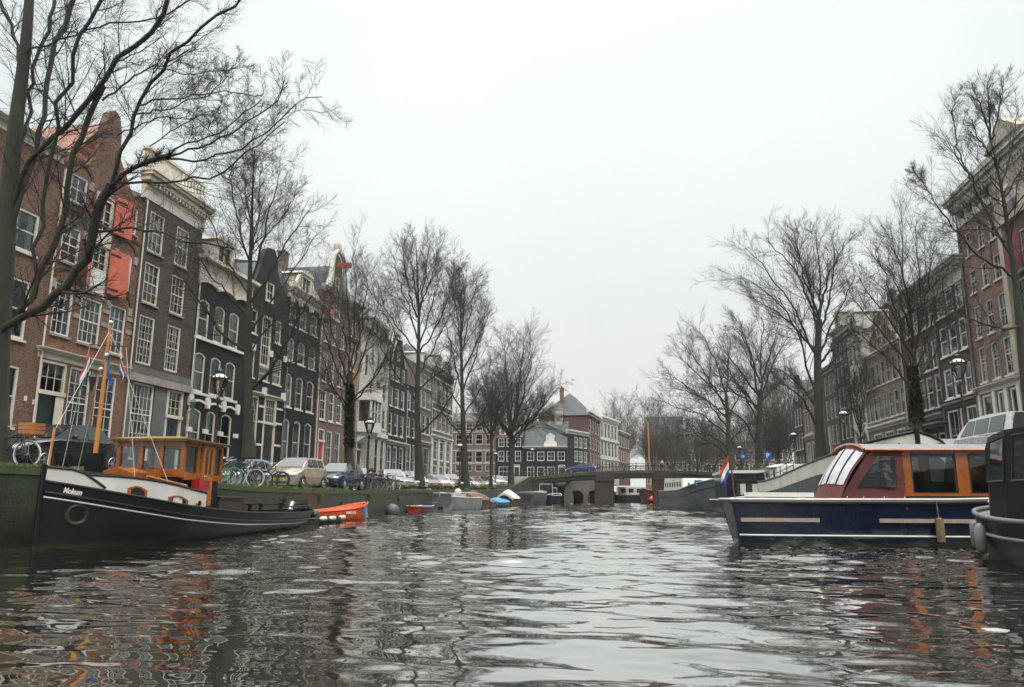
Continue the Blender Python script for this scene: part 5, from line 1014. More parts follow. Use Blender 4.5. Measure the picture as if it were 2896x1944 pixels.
# signs
pm('sign_blue', (.02, .10, .42), .4, .1, 5)
def sign(label, x, y, z, body, kind):
    r = empty('road_sign', (x, y, gr(y)), R(9), label, 'road sign'); d = z - gr(y)
    MB().lathe([(.035, 0), (.035, d + .4)], n=8).build('post', 'lead', r)
    pl = MB().box(-.34, .34, -.06, -.04, d - .34, d + .34).build('panel', 'sign_blue', r)
    if kind == 'P': text_mesh('P', .62, 'letter', 'white_paint', pl, (-.2, -.063, d - .22), (R(90), 0, 0), bold=.012)
    else: MB().prism([(-.2, d - .06), (.02, d - .06), (.02, d - .2), (.24, d), (.02, d + .2), (.02, d + .06), (-.2, d + .06)], -.07, -.061).build('arrow', 'white_paint', pl)
sign('blue square parking sign on a post, right quay', 12.9, 76, 5.0, 'P', 'P'); sign('blue square sign with a white arrow beside a lamp, right quay', 12.9, 93, 5.75, '', 'arrow')

# ------------------------------------------------------------------ parked cars
def paint(name, c, rough=.28): return pm(name, c, rough, .12, 1.2, metal=.25, coat=.6)
for n_, c in dict(car_black=(.010, .011, .015), car_beige=(.33, .28, .205), car_navy=(.014, .02, .05), car_silver=(.30, .31, .32), car_grey=(.17, .165, .155), car_white=(.50, .51, .51), car_darkgrey=(.035, .037, .04), car_blue=(.03, .04, .16), car_lightblue=(.30, .36, .40), car_green=(.02, .03, .03)).items(): paint(n_, c)
PROF = dict(   # length, width, height, bonnet start z, cowl x,z ; roof x0,x1 ; tail x,z
    mpv=dict(L=3.75, W=1.72, H=1.58, hz=.80, cz=1.06, cx=.95, rx=1.75, rb=3.35, tz=1.06, tx=3.72, wb=(.72, 3.1)),
    hatch=dict(L=4.1, W=1.72, H=1.52, hz=.76, cz=.98, cx=1.12, rx=1.95, rb=3.45, tz=1.0, tx=4.05, wb=(.82, 3.38)),
    saloon=dict(L=4.5, W=1.76, H=1.42, hz=.70, cz=.94, cx=1.4, rx=2.2, rb=3.25, tz=.98, tx=3.85, wb=(.88, 3.6)),
    estate=dict(L=4.6, W=1.76, H=1.46, hz=.72, cz=.95, cx=1.35, rx=2.15, rb=4.15, tz=.98, tx=4.52, wb=(.9, 3.6)),
    van=dict(L=4.9, W=1.9, H=1.95, hz=.98, cz=1.26, cx=.72, rx=1.6, rb=4.75, tz=1.2, tx=4.88, wb=(.9, 3.9)))
def car(name, label, pos, heading, kind, mat, cat='car', group='cars parked along the canal', doors=2, plate='plate_yellow', hl=True, tail=False):
    """local +x runs from the nose (x=0) to the tail; heading = direction the nose points"""
    p = PROF[kind]; L, W, H = p['L'], p['W'] / 2, p['H']
    r = empty(name, pos, heading + PI, label, cat, group)
    # lower body, station by station
    st = []
    for x, hw, zt in ((0, .62, p['hz'] * .80), (.06, .80, p['hz'] * .93), (.22, .93, p['hz']), (.6, .985, p['hz'] + (p['cz'] - p['hz']) * .5), (p['cx'], 1, p['cz']), (2.0, 1, p['cz'] + .01), (L - 1.0, 1, p['tz']), (p['tx'] - .25, .98, p['tz'] if kind != 'saloon' else p['tz'] - .02), (L - .1, .93, p['tz'] - (.03 if kind != 'saloon' else .1)), (L, .82, p['tz'] - .25)):
        w = W * hw; zb = .2 if .2 < x < L - .2 else .3; zb = .24 if x < .1 else zb
        st.append([(x, -w * .93, zb), (x, -w, zb + .12), (x, -w * 1.0, zb + (zt - zb) * .55), (x, -w * .985, zt - .06), (x, -w * .88, zt), (x, 0, zt + .035), (x, w * .88, zt), (x, w * .985, zt - .06), (x, w * 1.0, zb + (zt - zb) * .55), (x, w, zb + .12), (x, w * .93, zb)])
    bd = autosmooth(MB().loft(st).build('body', mat, r), 50)
    # greenhouse
    zc, zt = p['cz'], p['tz']; bw, rw = W * .9, W * .70; x0, x1, x2, x3 = p['cx'] - .1, p['rx'], p['rb'], p['tx'] - .1
    cab = [[(x0, -bw, zc - .03), (x0, bw, zc - .03)], ]
    q = MB(); xm = (x1 + x2) / 2
    rings = [[(x0, -bw, zc - .04), (x0, -bw * .985, zc - .02), (x0, bw * .985, zc - .02), (x0, bw, zc - .04)],
             [(x0 + (x1 - x0) * .5, -bw, zc - .02), (x0 + (x1 - x0) * .5, -bw * .9, zc + (H - zc) * .48), (x0 + (x1 - x0) * .5, bw * .9, zc + (H - zc) * .48), (x0 + (x1 - x0) * .5, bw, zc - .02)],
             [(x1, -bw, zc - .02), (x1, -rw, H - .05), (x1, rw, H - .05), (x1, bw, zc - .02)], [(xm, -bw, zc - .02), (xm, -rw, H), (xm, rw, H), (xm, bw, zc - .02)], [(x2, -bw, zt - .02), (x2, -rw, H - .06), (x2, rw, H - .06), (x2, bw, zt - .02)],
             [(x2 + (x3 - x2) * .5, -bw, zt - .02), (x2 + (x3 - x2) * .5, -bw * .86, zt + (H - .06 - zt) * .52), (x2 + (x3 - x2) * .5, bw * .86, zt + (H - .06 - zt) * .52), (x2 + (x3 - x2) * .5, bw, zt - .02)], [(x3, -bw, zt - .04), (x3, -bw * .97, zt - .02), (x3, bw * .97, zt - .02), (x3, bw, zt - .04)]]
    q.loft(rings); autosmooth(q.build('roof', mat, r), 25)
    def glassq(nm, pts, off):
        v = [Vector(a) for a in pts]; n = (v[1] - v[0]).cross(v[-1] - v[0]).normalized() * off; MB().poly([a + n for a in v]).build(nm, 'dark_glass', r)
    k = .9
    glassq('windscreen', [(x0 + .05, -bw * .88, zc + .0), (x0 + .05, bw * .88, zc + .0), (x1 - .02, rw * .9, H - .06), (x1 - .02, -rw * .9, H - .06)], -.035)
    glassq('rear_window', [(x3 - .04, bw * .84, zt + .04), (x3 - .04, -bw * .84, zt + .04), (x2 + .03, -rw * .88, H - .09), (x2 + .03, rw * .88, H - .09)], -.04)
    cuts = np.linspace(x0 + .42, x3 - .3, (doors // 2 if doors > 2 else 2) + 1 + (1 if kind in ('estate', 'mpv', 'van', 'hatch') else 0))
    top = lambda x: zc + (H - zc) * (min(1, max(0, (x - x0) / (x1 - x0))) if x < x1 else (1 if x < x2 else max(0, 1 - (x - x2) / (x3 - x2))))
    for a, b in zip(cuts, cuts[1:]):
        for sd in (-1, 1):
            a_, b_ = a + .05, b - .05
            def P(x, t): zt_ = min(top(x) - .09, H - .12); zz = zc + .03 + (zt_ - zc - .03) * t; f = (zz - zc + .02) / (H - zc); return (x, sd * (bw - (bw - rw) * f + .012), zz)
            pts = [P(a_, 0), P(b_, 0), P(b_ if top(b_) > zc + .3 else b_ - .1, 1), P(max(a_, x1 - .05) if a_ < x1 and a == cuts[0] else a_, 1)]
            MB().poly(pts if sd < 0 else pts[::-1]).build('side_window', 'dark_glass', r)
    for x in p['wb']:
        rad = .31 if kind != 'van' else .34
        for sd in (-1, 1):
            arch = MB().prism([(x + (rad + .06) * math.cos(PI * i / 10), .31 + (rad + .06) * math.sin(PI * i / 10)) for i in range(11)] + [(x - rad - .06, .22), (x + rad + .06, .22)], sd * (W * .9), sd * (W + .006)); arch.build('wheel_arch', 'black_plastic', r)
            wl = MB().lathe([(.01, -.1), (rad * .62, -.1), (rad * .95, -.095), (rad, -.06), (rad, .06), (rad * .95, .095), (rad * .62, .1), (.01, .1)], (0, 0, 0), 20, Matrix.Rotation(PI / 2, 3, 'X')).build('wheel', 'rubber', r, smooth=False, loc=(x, sd * (W - .075), rad))
            q = MB(); 
            for i in range(6): a = 2 * PI * i / 6; q.bbox((math.cos(a) * rad * .33, sd * .103, math.sin(a) * rad * .33), (rad * .5, .012, rad * .16), (Vector((math.cos(a), 0, math.sin(a))), Vector((0, 1, 0)), Vector((-math.sin(a), 0, math.cos(a)))))
            q.torus((0, sd * .1, 0), rad * .6, .016, 'y', 18, 5); q.lathe([(.06, 0), (.05, .02)], (0, sd * .1, 0), 8, Matrix.Rotation(-sd * PI / 2, 3, 'X')); q.build('rim', 'alloy', wl)
    for sd in (-1, 1):
        if hl: MB().ball((.10, sd * W * .70, p['hz'] * .86), .19, 10, (.7, 1.0, .5)).build('headlight', 'headlamp', r, smooth=True)
        MB().ball((L - .05, sd * W * .76, p['tz'] - .2), .13, 8, (.4, .8, 1.1)).build('tail_light', 'lamp_red', r, smooth=True)
        MB().ball((x0 + .5, sd * (W + .1), zc + .06), .1, 8, (.5, 1, .7)).build('wing_mirror', 'black_plastic', r, smooth=True)
    MB().box(-.012, .08, -W * .38, W * .38, p['hz'] * .72, p['hz'] * .88).build('grille', 'black_plastic', r); MB().box(-.006, .1, -W * .55, W * .55, .30, .40).build('air_intake', 'black_plastic', r)
    pl = MB().box(-.03, -.013, -.26, .26, .44, .555).build('number_plate', plate, r)
    q = MB(); random.seed(len(label))
    for i in range(8):
        if i in (2, 5): continue
        y = -.2 + i * .056; q.box(-.034, -.031, y, y + .012, .462, .535); q.box(-.034, -.031, y + .026, y + .036, .462, .535)
        z = .462 + .06 * random.random(); q.box(-.034, -.031, y + .012, y + .026, z, z + .012)
    q.build('plate_characters', 'black_plastic', pl)
    MB().box(-.004, L + .004, -W * 1.004, W * 1.004, .42, .45).build('trim', 'black_plastic', r) if kind in ('mpv', 'hatch') and mat == 'none' else None
    return r
m, t, b, o = newmat('dark_glass'); b.inputs['Base Color'].default_value = (.014, .018, .02, 1); b.inputs['Roughness'].default_value = .04; b.inputs['Specular IOR Level'].default_value = .75
S_ = -PI / 2        # nose towards the camera end of the street
car('parked_car', 'black saloon parked behind the tug bow, headlight showing', (-16.5, 17.4, gl(19)), S_, 'saloon', 'car_black', doors=4)
car('parked_car', 'dark green car at the far left edge, behind the white tyred bicycle', (-19.1, 15.6, gl(17)), S_, 'estate', 'car_green')
car('parked_car', 'beige hatchback parked between the bicycles and the navy hatchback', (-16.05, 33.1, gl(35)), S_, 'mpv', 'car_beige')
car('parked_car', 'navy blue hatchback parked right behind the beige one', (-15.95, 38.0, gl(40)), S_, 'hatch', 'car_navy', doors=4)
car('parked_car', 'pale blue car mostly hidden behind the bicycles and the beige hatchback', (-18.9, 33.0, gl(34)), S_, 'hatch', 'car_lightblue')
car('parked_car', 'dark estate car behind the heap of bicycles', (-17.3, 45.2, gl(47)), S_ + .1, 'estate', 'car_darkgrey')
def ang(a): return S_ + R(a)
rows = [('silver car nearest the heap of bicycles in the slanted row', 50.4, 'hatch', 'car_silver', 32), ('silver grey car second in the slanted row past the bicycles', 53.0, 'saloon', 'car_silver', 30), ('white car third in the slanted row past the bicycles', 55.4, 'hatch', 'car_white', 30), ('grey saloon with its near front wheel showing, slanted parking row', 60.0, 'saloon', 'car_grey', 40),
        ('white saloon tucked behind the grey saloon', 64.3, 'saloon', 'car_white', 36), ('dark car squeezed between the white saloon and the far bicycles', 67.4, 'hatch', 'car_darkgrey', 30), ('white car right of the far parked bicycles', 75.5, 'saloon', 'car_white', 40), ('large grey estate beside the white car, far slanted row', 79.5, 'estate', 'car_grey', 36), ('silver car squeezed into the far end of the slanted row', 84.5, 'hatch', 'car_silver', 32), ('white hatchback last of the slanted row, before the quay rises', 92.5, 'hatch', 'car_white', 34)]
for lb, y, k, mt, a in rows:
    a_ = ang(a); car('parked_car', lb, (-15.75, y, gl(y)), a_, k, mt)
car('parked_van', 'white passenger van parked on the right quay', (13.0, 31.7, gr(30)), PI / 2, 'van', 'car_white', 'van', doors=4, plate='plate_white')
car('parked_car', 'dark teal car half hidden in front of the white van', (13.1, 37.2, gr(36)), PI / 2, 'hatch', 'car_green')
car('parked_car', 'white car roof showing above the pale houseboat cabin', (13.2, 60, gr(60)), PI / 2, 'hatch', 'car_white')
car('car', 'blue estate crossing the bridge with a red tail light glowing', (-10.0, 116.2, 4.53), PI, 'estate', 'car_blue', group='traffic on the bridge')

# ------------------------------------------------------------------ bicycles
pm('tyre_white', (.62, .60, .54), .6, .2, 6); pm('tyre_green', (.03, .42, .11), .5, .15, 6); pm('crate_wood', (.40, .155, .04), .6, .3, 5); pm('steel', (.4, .41, .42), .3, .3, 9, metal=.9); pm('leather', (.03, .018, .012), .6, .3, 8)
pm('bag_white', (.6, .58, .57), .5, .2, 5)
def bike(label, pos, heading, lean=0, tyre='rubber', frame='iron_black', crate=None, group='bicycles parked on the quay', steer=0, src=None):
    r = empty('bicycle', pos, heading, label, 'bicycle', group); r.rotation_euler = (lean, 0, heading)
    if src:
        for ch in src.children: copy_tree(ch, r)
        return r
    rad = .345; xf, xr = .56, -.54
    def wheel(x, st):
        w = MB(); w.torus((0, 0, 0), rad, .022, 'y', 28, 6); wo = w.build('wheel', tyre, r, smooth=True, loc=(x, 0, rad + .02), rot=(0, 0, st))
        q = MB(); q.torus((0, 0, 0), rad - .03, .011, 'y', 28, 5); q.lathe([(.03, -.05), (.03, .05)], (0, 0, 0), 8, Matrix.Rotation(PI / 2, 3, 'X')); q.build('rim', 'steel', wo)
        q = MB()
        for k in range(14): a = 2 * PI * k / 14; q.tube([(0, .03 * (-1) ** k, 0), ((rad - .03) * math.cos(a), 0, (rad - .03) * math.sin(a))], .0022, 3)
        q.build('spokes', 'steel', wo)
    wheel(xf, steer); wheel(xr, 0)
    z0 = rad + .02; bb = (-.08, 0, .3); hd = (.36, 0, .82); hd2 = (.33, 0, .95); sp = (-.22, 0, .78); q = MB()
    for a, b in ((bb, hd), (bb, sp), ((-.2, 0, .66), (.34, 0, .88)), (hd, hd2)): q.tube([a, b], .019, 6)
    for y in (-.05, .05): q.tube([(xr, y, z0), bb], .01, 5); q.tube([(xr, y, z0), (-.21, 0, .72)], .009, 5); q.tube([hd, (.45, y, .6), (xf, y, z0)], .012, 5)
    q.build('frame', frame, r)
    q = MB(); q.tube([(hd2), (.33, 0, 1.05)], .014, 6); q.tube([(.18, -.28, 1.04), (.34, -.25, 1.09), (.36, 0, 1.06), (.34, .25, 1.09), (.18, .28, 1.04)], .013, 6); q.build('handlebar', 'steel', r)
    MB().loft([[(-.36, -.09, .93), (-.36, .09, .93), (-.36, .07, .99), (-.36, -.07, .99)], [(-.2, -.06, .94), (-.2, .06, .94), (-.2, .05, .99), (-.2, -.05, .99)], [(-.06, -.02, .95), (-.06, .02, .95), (-.06, .02, .98), (-.06, -.02, .98)]]).tube([(-.22, 0, .76), (-.25, 0, .94)], .014, 6).build('saddle', 'leather', r)
    for x, a0, a1 in ((xr, .2, 2.6), (xf, .6, 2.6)):
        g = MB(); g.grid([[(x + (rad + .045) * math.cos(a), y, z0 + (rad + .045) * math.sin(a)) for a in np.linspace(a0, a1, 12)] for y in (-.03, .03)]); g.build('mudguard', frame, r)
    q = MB(); q.tube([(-.05, -.07, .3), (-.12, -.08, .14)], .01, 5); q.box(-.17, -.07, -.18, -.08, .12, .145); q.tube([(-.11, .07, .3), (-.04, .08, .46)], .01, 5); q.box(-.09, .01, .08, .18, .45, .475); q.tube([(-.08, -.075, .3), (-.08, .075, .3)], .015, 6); q.lathe([(.085, -.004), (.085, .004)], (-.08, -.06, .3), 12, Matrix.Rotation(PI / 2, 3, 'X')); q.build('crank', 'steel', r)
    q = MB(); q.box(-.78, -.35, -.07, -.055, .72, .735); q.box(-.78, -.35, .055, .07, .72, .735)
    for x in (-.76, -.6, -.45): q.box(x, x + .015, -.07, .07, .736, .745)
    for y in (-.06, .06): q.tube([(-.72, y, .73), (xr, y, z0)], .007, 4)
    q.build('rear_rack', frame, r)
    if crate == 'front':
        q = MB(); X0, X1, Y0, Y1, Z0 = .42, .80, -.24, .24, .86
        for i in range(3):
            z = Z0 + .03 + i * .095
            q.box(X0, X1, Y0 - .012, Y0, z, z + .075); q.box(X0, X1, Y1, Y1 + .012, z, z + .075); q.box(X0 - .012, X0, Y0, Y1, z, z + .075); q.box(X1, X1 + .012, Y0, Y1, z, z + .075)
        for i in range(5): y = Y0 + i * .105; q.box(X0, X1, y, y + .07, Z0, Z0 + .014)
        co = q.build('crate', 'crate_wood', r); MB().ball((.7, 0, .78), .05, 8).build('lamp', 'chrome', r); k = MB()
        for y in (-.12, .12): k.tube([(.5, y, .86), (xf, y * .4, z0)], .008, 5)
        k.build('front_rack', 'steel', co)
    if crate == 'bag': MB().loft([[(-.62, -.2, .76), (-.38, -.2, .76), (-.38, .2, .76), (-.62, .2, .76)], [(-.66, -.24, 1.0), (-.34, -.24, 1.02), (-.34, .24, 1.0), (-.66, .24, 1.02)]]).build('saddle_bag', 'bag_white', r)
    return r
bike('bicycle with white tyres and a wooden crate, standing by the big tree at far left', (-15.75, 17.1, gl(17)), R(12), .04, 'tyre_white', crate='front', steer=R(-4))
b1 = bike('bicycle with a pale tyre standing in front of the others beside the tug wheelhouse', (-15.35, 28.3, gl(28.3)), R(40), .06, 'tyre_white')
bike('bicycle with bright green wheels beside the tug wheelhouse', (-15.5, 27.1, gl(27)), R(62), -.05, 'tyre_green')
b2 = bike('dark bicycle leaning left in the heap beside the beige hatchback', (-15.7, 29.3, gl(29.3)), R(75), .15)
for lb, x, y, hd, ln, s in (('dark bicycle whose handlebar rises highest beside the mossy tree trunk', -16.3, 28.8, 20, -.1, b2), ('dark bicycle nearest the beige hatchback bumper', -15.4, 30.6, 15, .05, b2), ('dark bicycle at the back of the heap beside the tug wheelhouse', -16.8, 27.6, 100, .1, b2),
                            ('bicycle at the right end of the heap before the silver cars', -15.4, 47.6, 65, .05, b1), ('bicycle in the middle of the heap before the silver cars', -15.5, 46.2, 30, -.1, b2), ('bicycle leaning at the left of the heap before the silver cars', -15.5, 44.9, 50, .12, b2), ('bicycle at the back of the heap before the silver cars', -16.2, 46.8, 80, .05, b2), ('bicycle lying against the others in the heap before the silver cars', -15.9, 48.4, 20, .2, b2),
                            ('dark bicycle standing upright between the pale tyred one and the tree trunk', -15.9, 28.0, 55, .0, b1), ('dark bicycle with its rear wheel towards the beige hatchback', -15.9, 30.2, 200, -.05, b2), ('bicycle nearest the water in the heap before the silver cars', -15.2, 45.6, 75, .0, b2), ('bicycle facing away at the right of the heap before the silver cars', -15.9, 49.0, 230, .06, b1), ('dark bicycle leaning towards the street lamp in the heap before the silver cars', -15.3, 43.5, 75, -.1, b2),
                            ('dark bicycle parked beside a tree trunk among the white cars', -15.4, 70.6, 70, .08, b2), ('second dark bicycle beside a tree trunk among the white cars', -15.6, 71.6, 60, -.08, b2)):
    bike(lb, (x, y, gl(y)), R(hd), ln, src=s)
bike('bicycle with a pale pink saddle bag in the heap before the silver cars', (-15.8, 44.0, gl(44)), R(20), -.06, crate='bag')
for i in range(15):
    x = -12.6 + i * 1.62 + random.uniform(-.3, .3)
    if -10.4 < x < -5.0: continue
    zz = 3.75 + .92 * (1 - ((x + .5) / 13.5) ** 2) if False else None
    bike('bicycle leaning on the bridge railing', (x, 113.62, 0), R(random.choice((0, 180)) + random.uniform(-8, 8)), random.uniform(-.1, .1), group='bicycles along the bridge railing', src=b2 if i % 3 else b1)
bikes_on_bridge = [o for o in COL.objects if o.get('group') == 'bicycles along the bridge railing']
# hoop stand by the beige car and a low rail along the quay edge
q = MB(); q.tube([(0, 0, 0), (0, 0, .55), (.08, 0, .68), (.25, 0, .74), (.42, 0, .68), (.5, 0, .55), (.5, 0, 0)], .045, 8)
tag(q.build('bicycle_stand', 'iron_brown', loc=(-15.55, 31.9, gl(32)), rot=(0, 0, R(20))), 'brown steel hoop stand in front of the beige hatchback', 'bicycle stand')
r = empty('low_rail', (QL - .45, 49, gl(49)), 0, 'low iron rail along the quay edge in front of the silver cars', 'rail')
q = MB(); q.tube([(0, y - 49, gl(y) - gl(49) + .26) for y in np.arange(49, 97, 2.)], .03, 6); q.build('rail', 'iron_black', r)
for y in np.arange(49, 97, 2.): MB().lathe([(.035, -.02), (.035, .27)], (0, 0, 0), 8).build('post', 'iron_black', r, loc=(0, y - 49, gl(y) - gl(49)))
# ------------------------------------------------------------------ boats
def hullm(name, c, rough, spec, coat=0, growth=(.022, .024, .012)):
    m, t, b, o = newmat(name); v = objc(t); s_ = N('ShaderNodeSeparateXYZ', t); lk(t, v, s_.inputs[0])
    mp = N('ShaderNodeMapping', t); mp.inputs['Scale'].default_value = (3, 3, .35); lk(t, v, mp.inputs[0]); st_ = rmp(t, noise(t, 1.6, 6, mp.outputs[0]), .55, .8)
    k = N('ShaderNodeMath', t, operation='MULTIPLY'); k.inputs[1].default_value = .35; lk(t, st_, k.inputs[0])
    col = mixc(t, k.outputs[0], c, tuple(x * .6 + .02 for x in c)); w_ = N('ShaderNodeMath', t, operation='MULTIPLY_ADD'); lk(t, noise(t, 4, 3, v), w_.inputs[0]); w_.inputs[1].default_value = .14; lk(t, s_.outputs[2], w_.inputs[2])
    lk(t, mixc(t, rmp(t, w_.outputs[0], .20, .12), col, growth), b.inputs['Base Color'])
    r_ = N('ShaderNodeMapRange', t); lk(t, noise(t, 2.5, 5, v), r_.inputs[0]); r_.inputs[3].default_value = rough * .7; r_.inputs[4].default_value = rough * 1.5; lk(t, r_.outputs[0], b.inputs['Roughness'])
    b.inputs['Specular IOR Level'].default_value = spec; b.inputs['Coat Weight'].default_value = coat; bumpn(t, b, noise(t, .9, 2, v), .03, .5)
hullm('hull_black', (.0035, .004, .0045), .32, .28); hullm('hull_navy', (.004, .008, .024), .22, .4, .15); pm('hull_white', (.62, .60, .55), .45, .22, 1.2); pm('hull_grey', (.075, .085, .09), .5, .35, 1.2); pm('hull_orange', (.72, .085, .012), .42, .2, 2.)
pm('hull_red', (.34, .03, .015), .5, .3, 2); pm('varnish', (.36, .105, .015), .25, .4, 3, coat=.5, c2=(.22, .055, .008)); pm('varnish_door', (.46, .15, .02), .28, .35, 3, coat=.5); pm('roof_ochre', (.21, .16, .035), .7, .4, 2.5); pm('deck_grey', (.16, .16, .155), .7, .25, 2)
pm('aluminium', (.36, .38, .39), .42, .3, 2, metal=.6); pm('tarp_brown', (.13, .075, .045), .8, .3, 3); pm('tarp_blue', (.05, .24, .42), .6, .3, 3); pm('canvas_red', (.105, .022, .020), .75, .3, 3.5); pm('rope', (.20, .15, .07), .9, .5, 14); pm('rub_wood', (.36, .28, .22), .7, .35, 5)
pm('flag_red', (.46, .02, .02), .75, .1, 4); pm('flag_white', (.66, .66, .66), .75, .1, 4); pm('flag_blue', (.02, .05, .24), .75, .1, 4); pm('flag_eu', (.01, .10, .34), .75, .2, 4); pm('flag_orange', (.75, .14, .01), .75, .1, 4); pm('mast_wood', (.50, .20, .035), .4, .3, 4, coat=.3); pm('jerry_red', (.34, .008, .008), .4, .2, 4); pm('hatch_brown', (.06, .032, .022), .6, .3, 4)
pm('fender_white', (.62, .58, .48), .5, .25, 6); pm('buoy_orange', (.75, .12, .02), .5, .15, 4); pm('hull_maroon', (.07, .028, .022), .4, .3, 2); pm('dark_interior', (.012, .012, .012), .8, .2, 3)
pm('hull_cream', (.70, .68, .60), .45, .25, 1.0, c2=(.52, .50, .43)); pm('teal', (.04, .09, .12), .5, .3, 3)
def hull_rings(st, inner=0):
    """st: x, half beam at the rail, rail height, half beam at the water, keel depth"""
    R_ = []
    for x, hb, zt, hw, zk in st:
        m1 = zt * .45
        R_.append([(x, -hb, zt), (x, -(hb * .55 + hw * .5), m1), (x, -hw, .02), (x, -hw * .72, zk), (x, hw * .72, zk), (x, hw, .02), (x, hb * .55 + hw * .5, m1), (x, hb, zt)])
    return R_
def hull(root, st, mat, name='hull', deck=None, deckdrop=.06, deckmat='deck_grey', open_=False, smooth=True):
    q = MB(); rg = hull_rings(st); n = 8
    vs = [p for r in rg for p in r]; fs = []
    for k in range(len(rg) - 1):
        for i in range(n - 1): fs.append((k * n + i, k * n + i + 1, (k + 1) * n + i + 1, (k + 1) * n + i))
    fs += [tuple(range(n)), tuple(range((len(rg) - 1) * n, len(rg) * n))[::-1]]
    q.add(vs, fs)
    if open_:
        ri = [[(x, -max(.02, hb - .06), zt - .01), (x, -max(.02, hw * .75), open_), (x, max(.02, hw * .75), open_), (x, max(.02, hb - .06), zt - .01)] for x, hb, zt, hw, zk in st]
        q.loft(ri, cap=True, closed=False)
    h = q.build(name, mat, root)
    autosmooth(h, 40)
    if not open_:
        d = MB(); d.grid([[(x, -hb * .97, zt - deckdrop), (x, hb * .97, zt - deckdrop)] for x, hb, zt, hw, zk in st]); d.build('deck', deckmat, root)
    return h
def line(root, st, dz, r, mat, name, rel=True, sides=(-1, 1), x0=-9, x1=99, out_=.0):
    q = MB()
    for sd in sides:
        P = []
        for x, hb, zt, hw, zk in st:
            if not x0 <= x <= x1: continue
            z = zt + dz if rel else dz; f = min(1, max(0, z / max(zt, .01))); m1 = .45
            y = hb + (hb * .55 + hw * .5 - hb) * (1 - f) / .55 if f > m1 else hw + (hb * .55 + hw * .5 - hw) * f / m1
            P.append((x, sd * (y + out_), z))
        q.tube(P, r, 6)
    return q.build(name, mat, root, smooth=True)
def dense(st, n=40):
    xs = np.linspace(st[0][0], st[-1][0], n); a = np.array(st); out = []
    for x in xs: out.append(tuple([x] + [float(np.interp(x, a[:, 0], a[:, k])) for k in range(1, 5)]))
    A = np.array(out)
    for _ in range(2): A[1:-1, 1:] = (A[:-2, 1:] + 2 * A[1:-1, 1:] + A[2:, 1:]) / 4
    return [tuple(r) for r in A]
def side_y(row, z):
    x, hb, zt, hw, zk = row; f = z / zt; m = hb * .55 + hw * .5
    return m + (hb - m) * (f - .45) / .55 if f > .45 else hw + (m - hw) * f / .45
def flag(name, label, pos, bands, w, h, rz, amp=.06, hang=.6, group=None, parent=None):
    """a limp flag: bands of colour from hoist top to bottom, sagging along its fly"""
    r = empty(name, pos, rz, label, 'flag', group); n = 10
    for k, c in enumerate(bands):
        t0, t1 = k / len(bands), (k + 1) / len(bands)
        rows = []
        for t in np.linspace(t0, t1, 5):
            rows.append([(w * (i / n) * (1 - hang * .8) * (1 - .25 * t), amp * math.sin(i / n * 8 + t * 2.5) * (i / n) ** .5, -h * t - hang * w * .95 * (i / n) ** 1.1 * (1 - .25 * t)) for i in range(n + 1)])
        MB().grid(rows).build('stripe', c, r, smooth=True)
    return r

# --- the tug
MOK = (.30, .455, .61)
tug = empty('tugboat', (-12.85, 15.1, 0), R(90), 'black and white tugboat with a varnished wheelhouse, moored at the left quay', 'tugboat')
st = dense([(0, .04, 1.46, .03, -.3), (.3, .26, 1.40, .12, -.4), (.6, .50, 1.34, .28, -.5), (1.0, .81, 1.25, .5, -.5), (1.5, 1.11, 1.15, .75, -.5), (2.0, 1.34, 1.06, 1.0, -.5), (3.0, 1.60, .90, 1.3, -.5), (4.5, 1.69, .76, 1.45, -.5), (6.0, 1.69, .66, 1.48, -.5), (8, 1.66, .60, 1.42, -.5), (10, 1.55, .56, 1.2, -.5), (11.6, 1.28, .57, .8, -.4), (12.7, .85, .60, .35, -.2), (13.3, .4, .62, .05, .05), (13.5, .06, .63, .02, .1)], 70)
hull(tug, st, 'hull_black', deckdrop=.12, deckmat='hull_black')
line(tug, st, -.34, .022, 'hull_white', 'white_stripe', out_=.012); line(tug, st, -.24, .045, 'hull_black', 'rubbing_strake', out_=.02); line(tug, st, .0, .04, 'hull_black', 'cap_rail')
# white bow bulwark
q = MB()
for sd in (-1, 1):
    rows = []
    for x, hb, zt, hw, zk in st:
        if x > 1.15: break
        top = 1.75 - .1 * x if x < .5 else zt + (1.70 - zt) * max(0, 1 - ((x - .5) / .56)) ** 1.2
        rows.append([(x, sd * (hb + .004), zt + .02), (x, sd * (hb + .02 + .03 * (top - zt)), max(top, zt + .02))])
    q.grid(rows)
q.build('bow_bulwark', 'hull_white', tug)
q = MB()
for sd in (-1, 1):
    P = []
    for x, hb, zt, hw, zk in st:
        if x > 1.12: break
        top = 1.75 - .1 * x if x < .5 else zt + (1.70 - zt) * max(0, 1 - ((x - .5) / .56)) ** 1.2
        P.append((x, sd * (hb + .02 + .03 * (top - zt)), max(top, zt + .02) + .02))
    q.tube(P, .03, 6)
q.build('bulwark_rail', 'hull_black', tug)
MB().tube([(-.02, 0, .0), (-.04, 0, .8), (-.02, 0, 1.82)], .06, 8).build('stem_post', 'hull_black', tug)
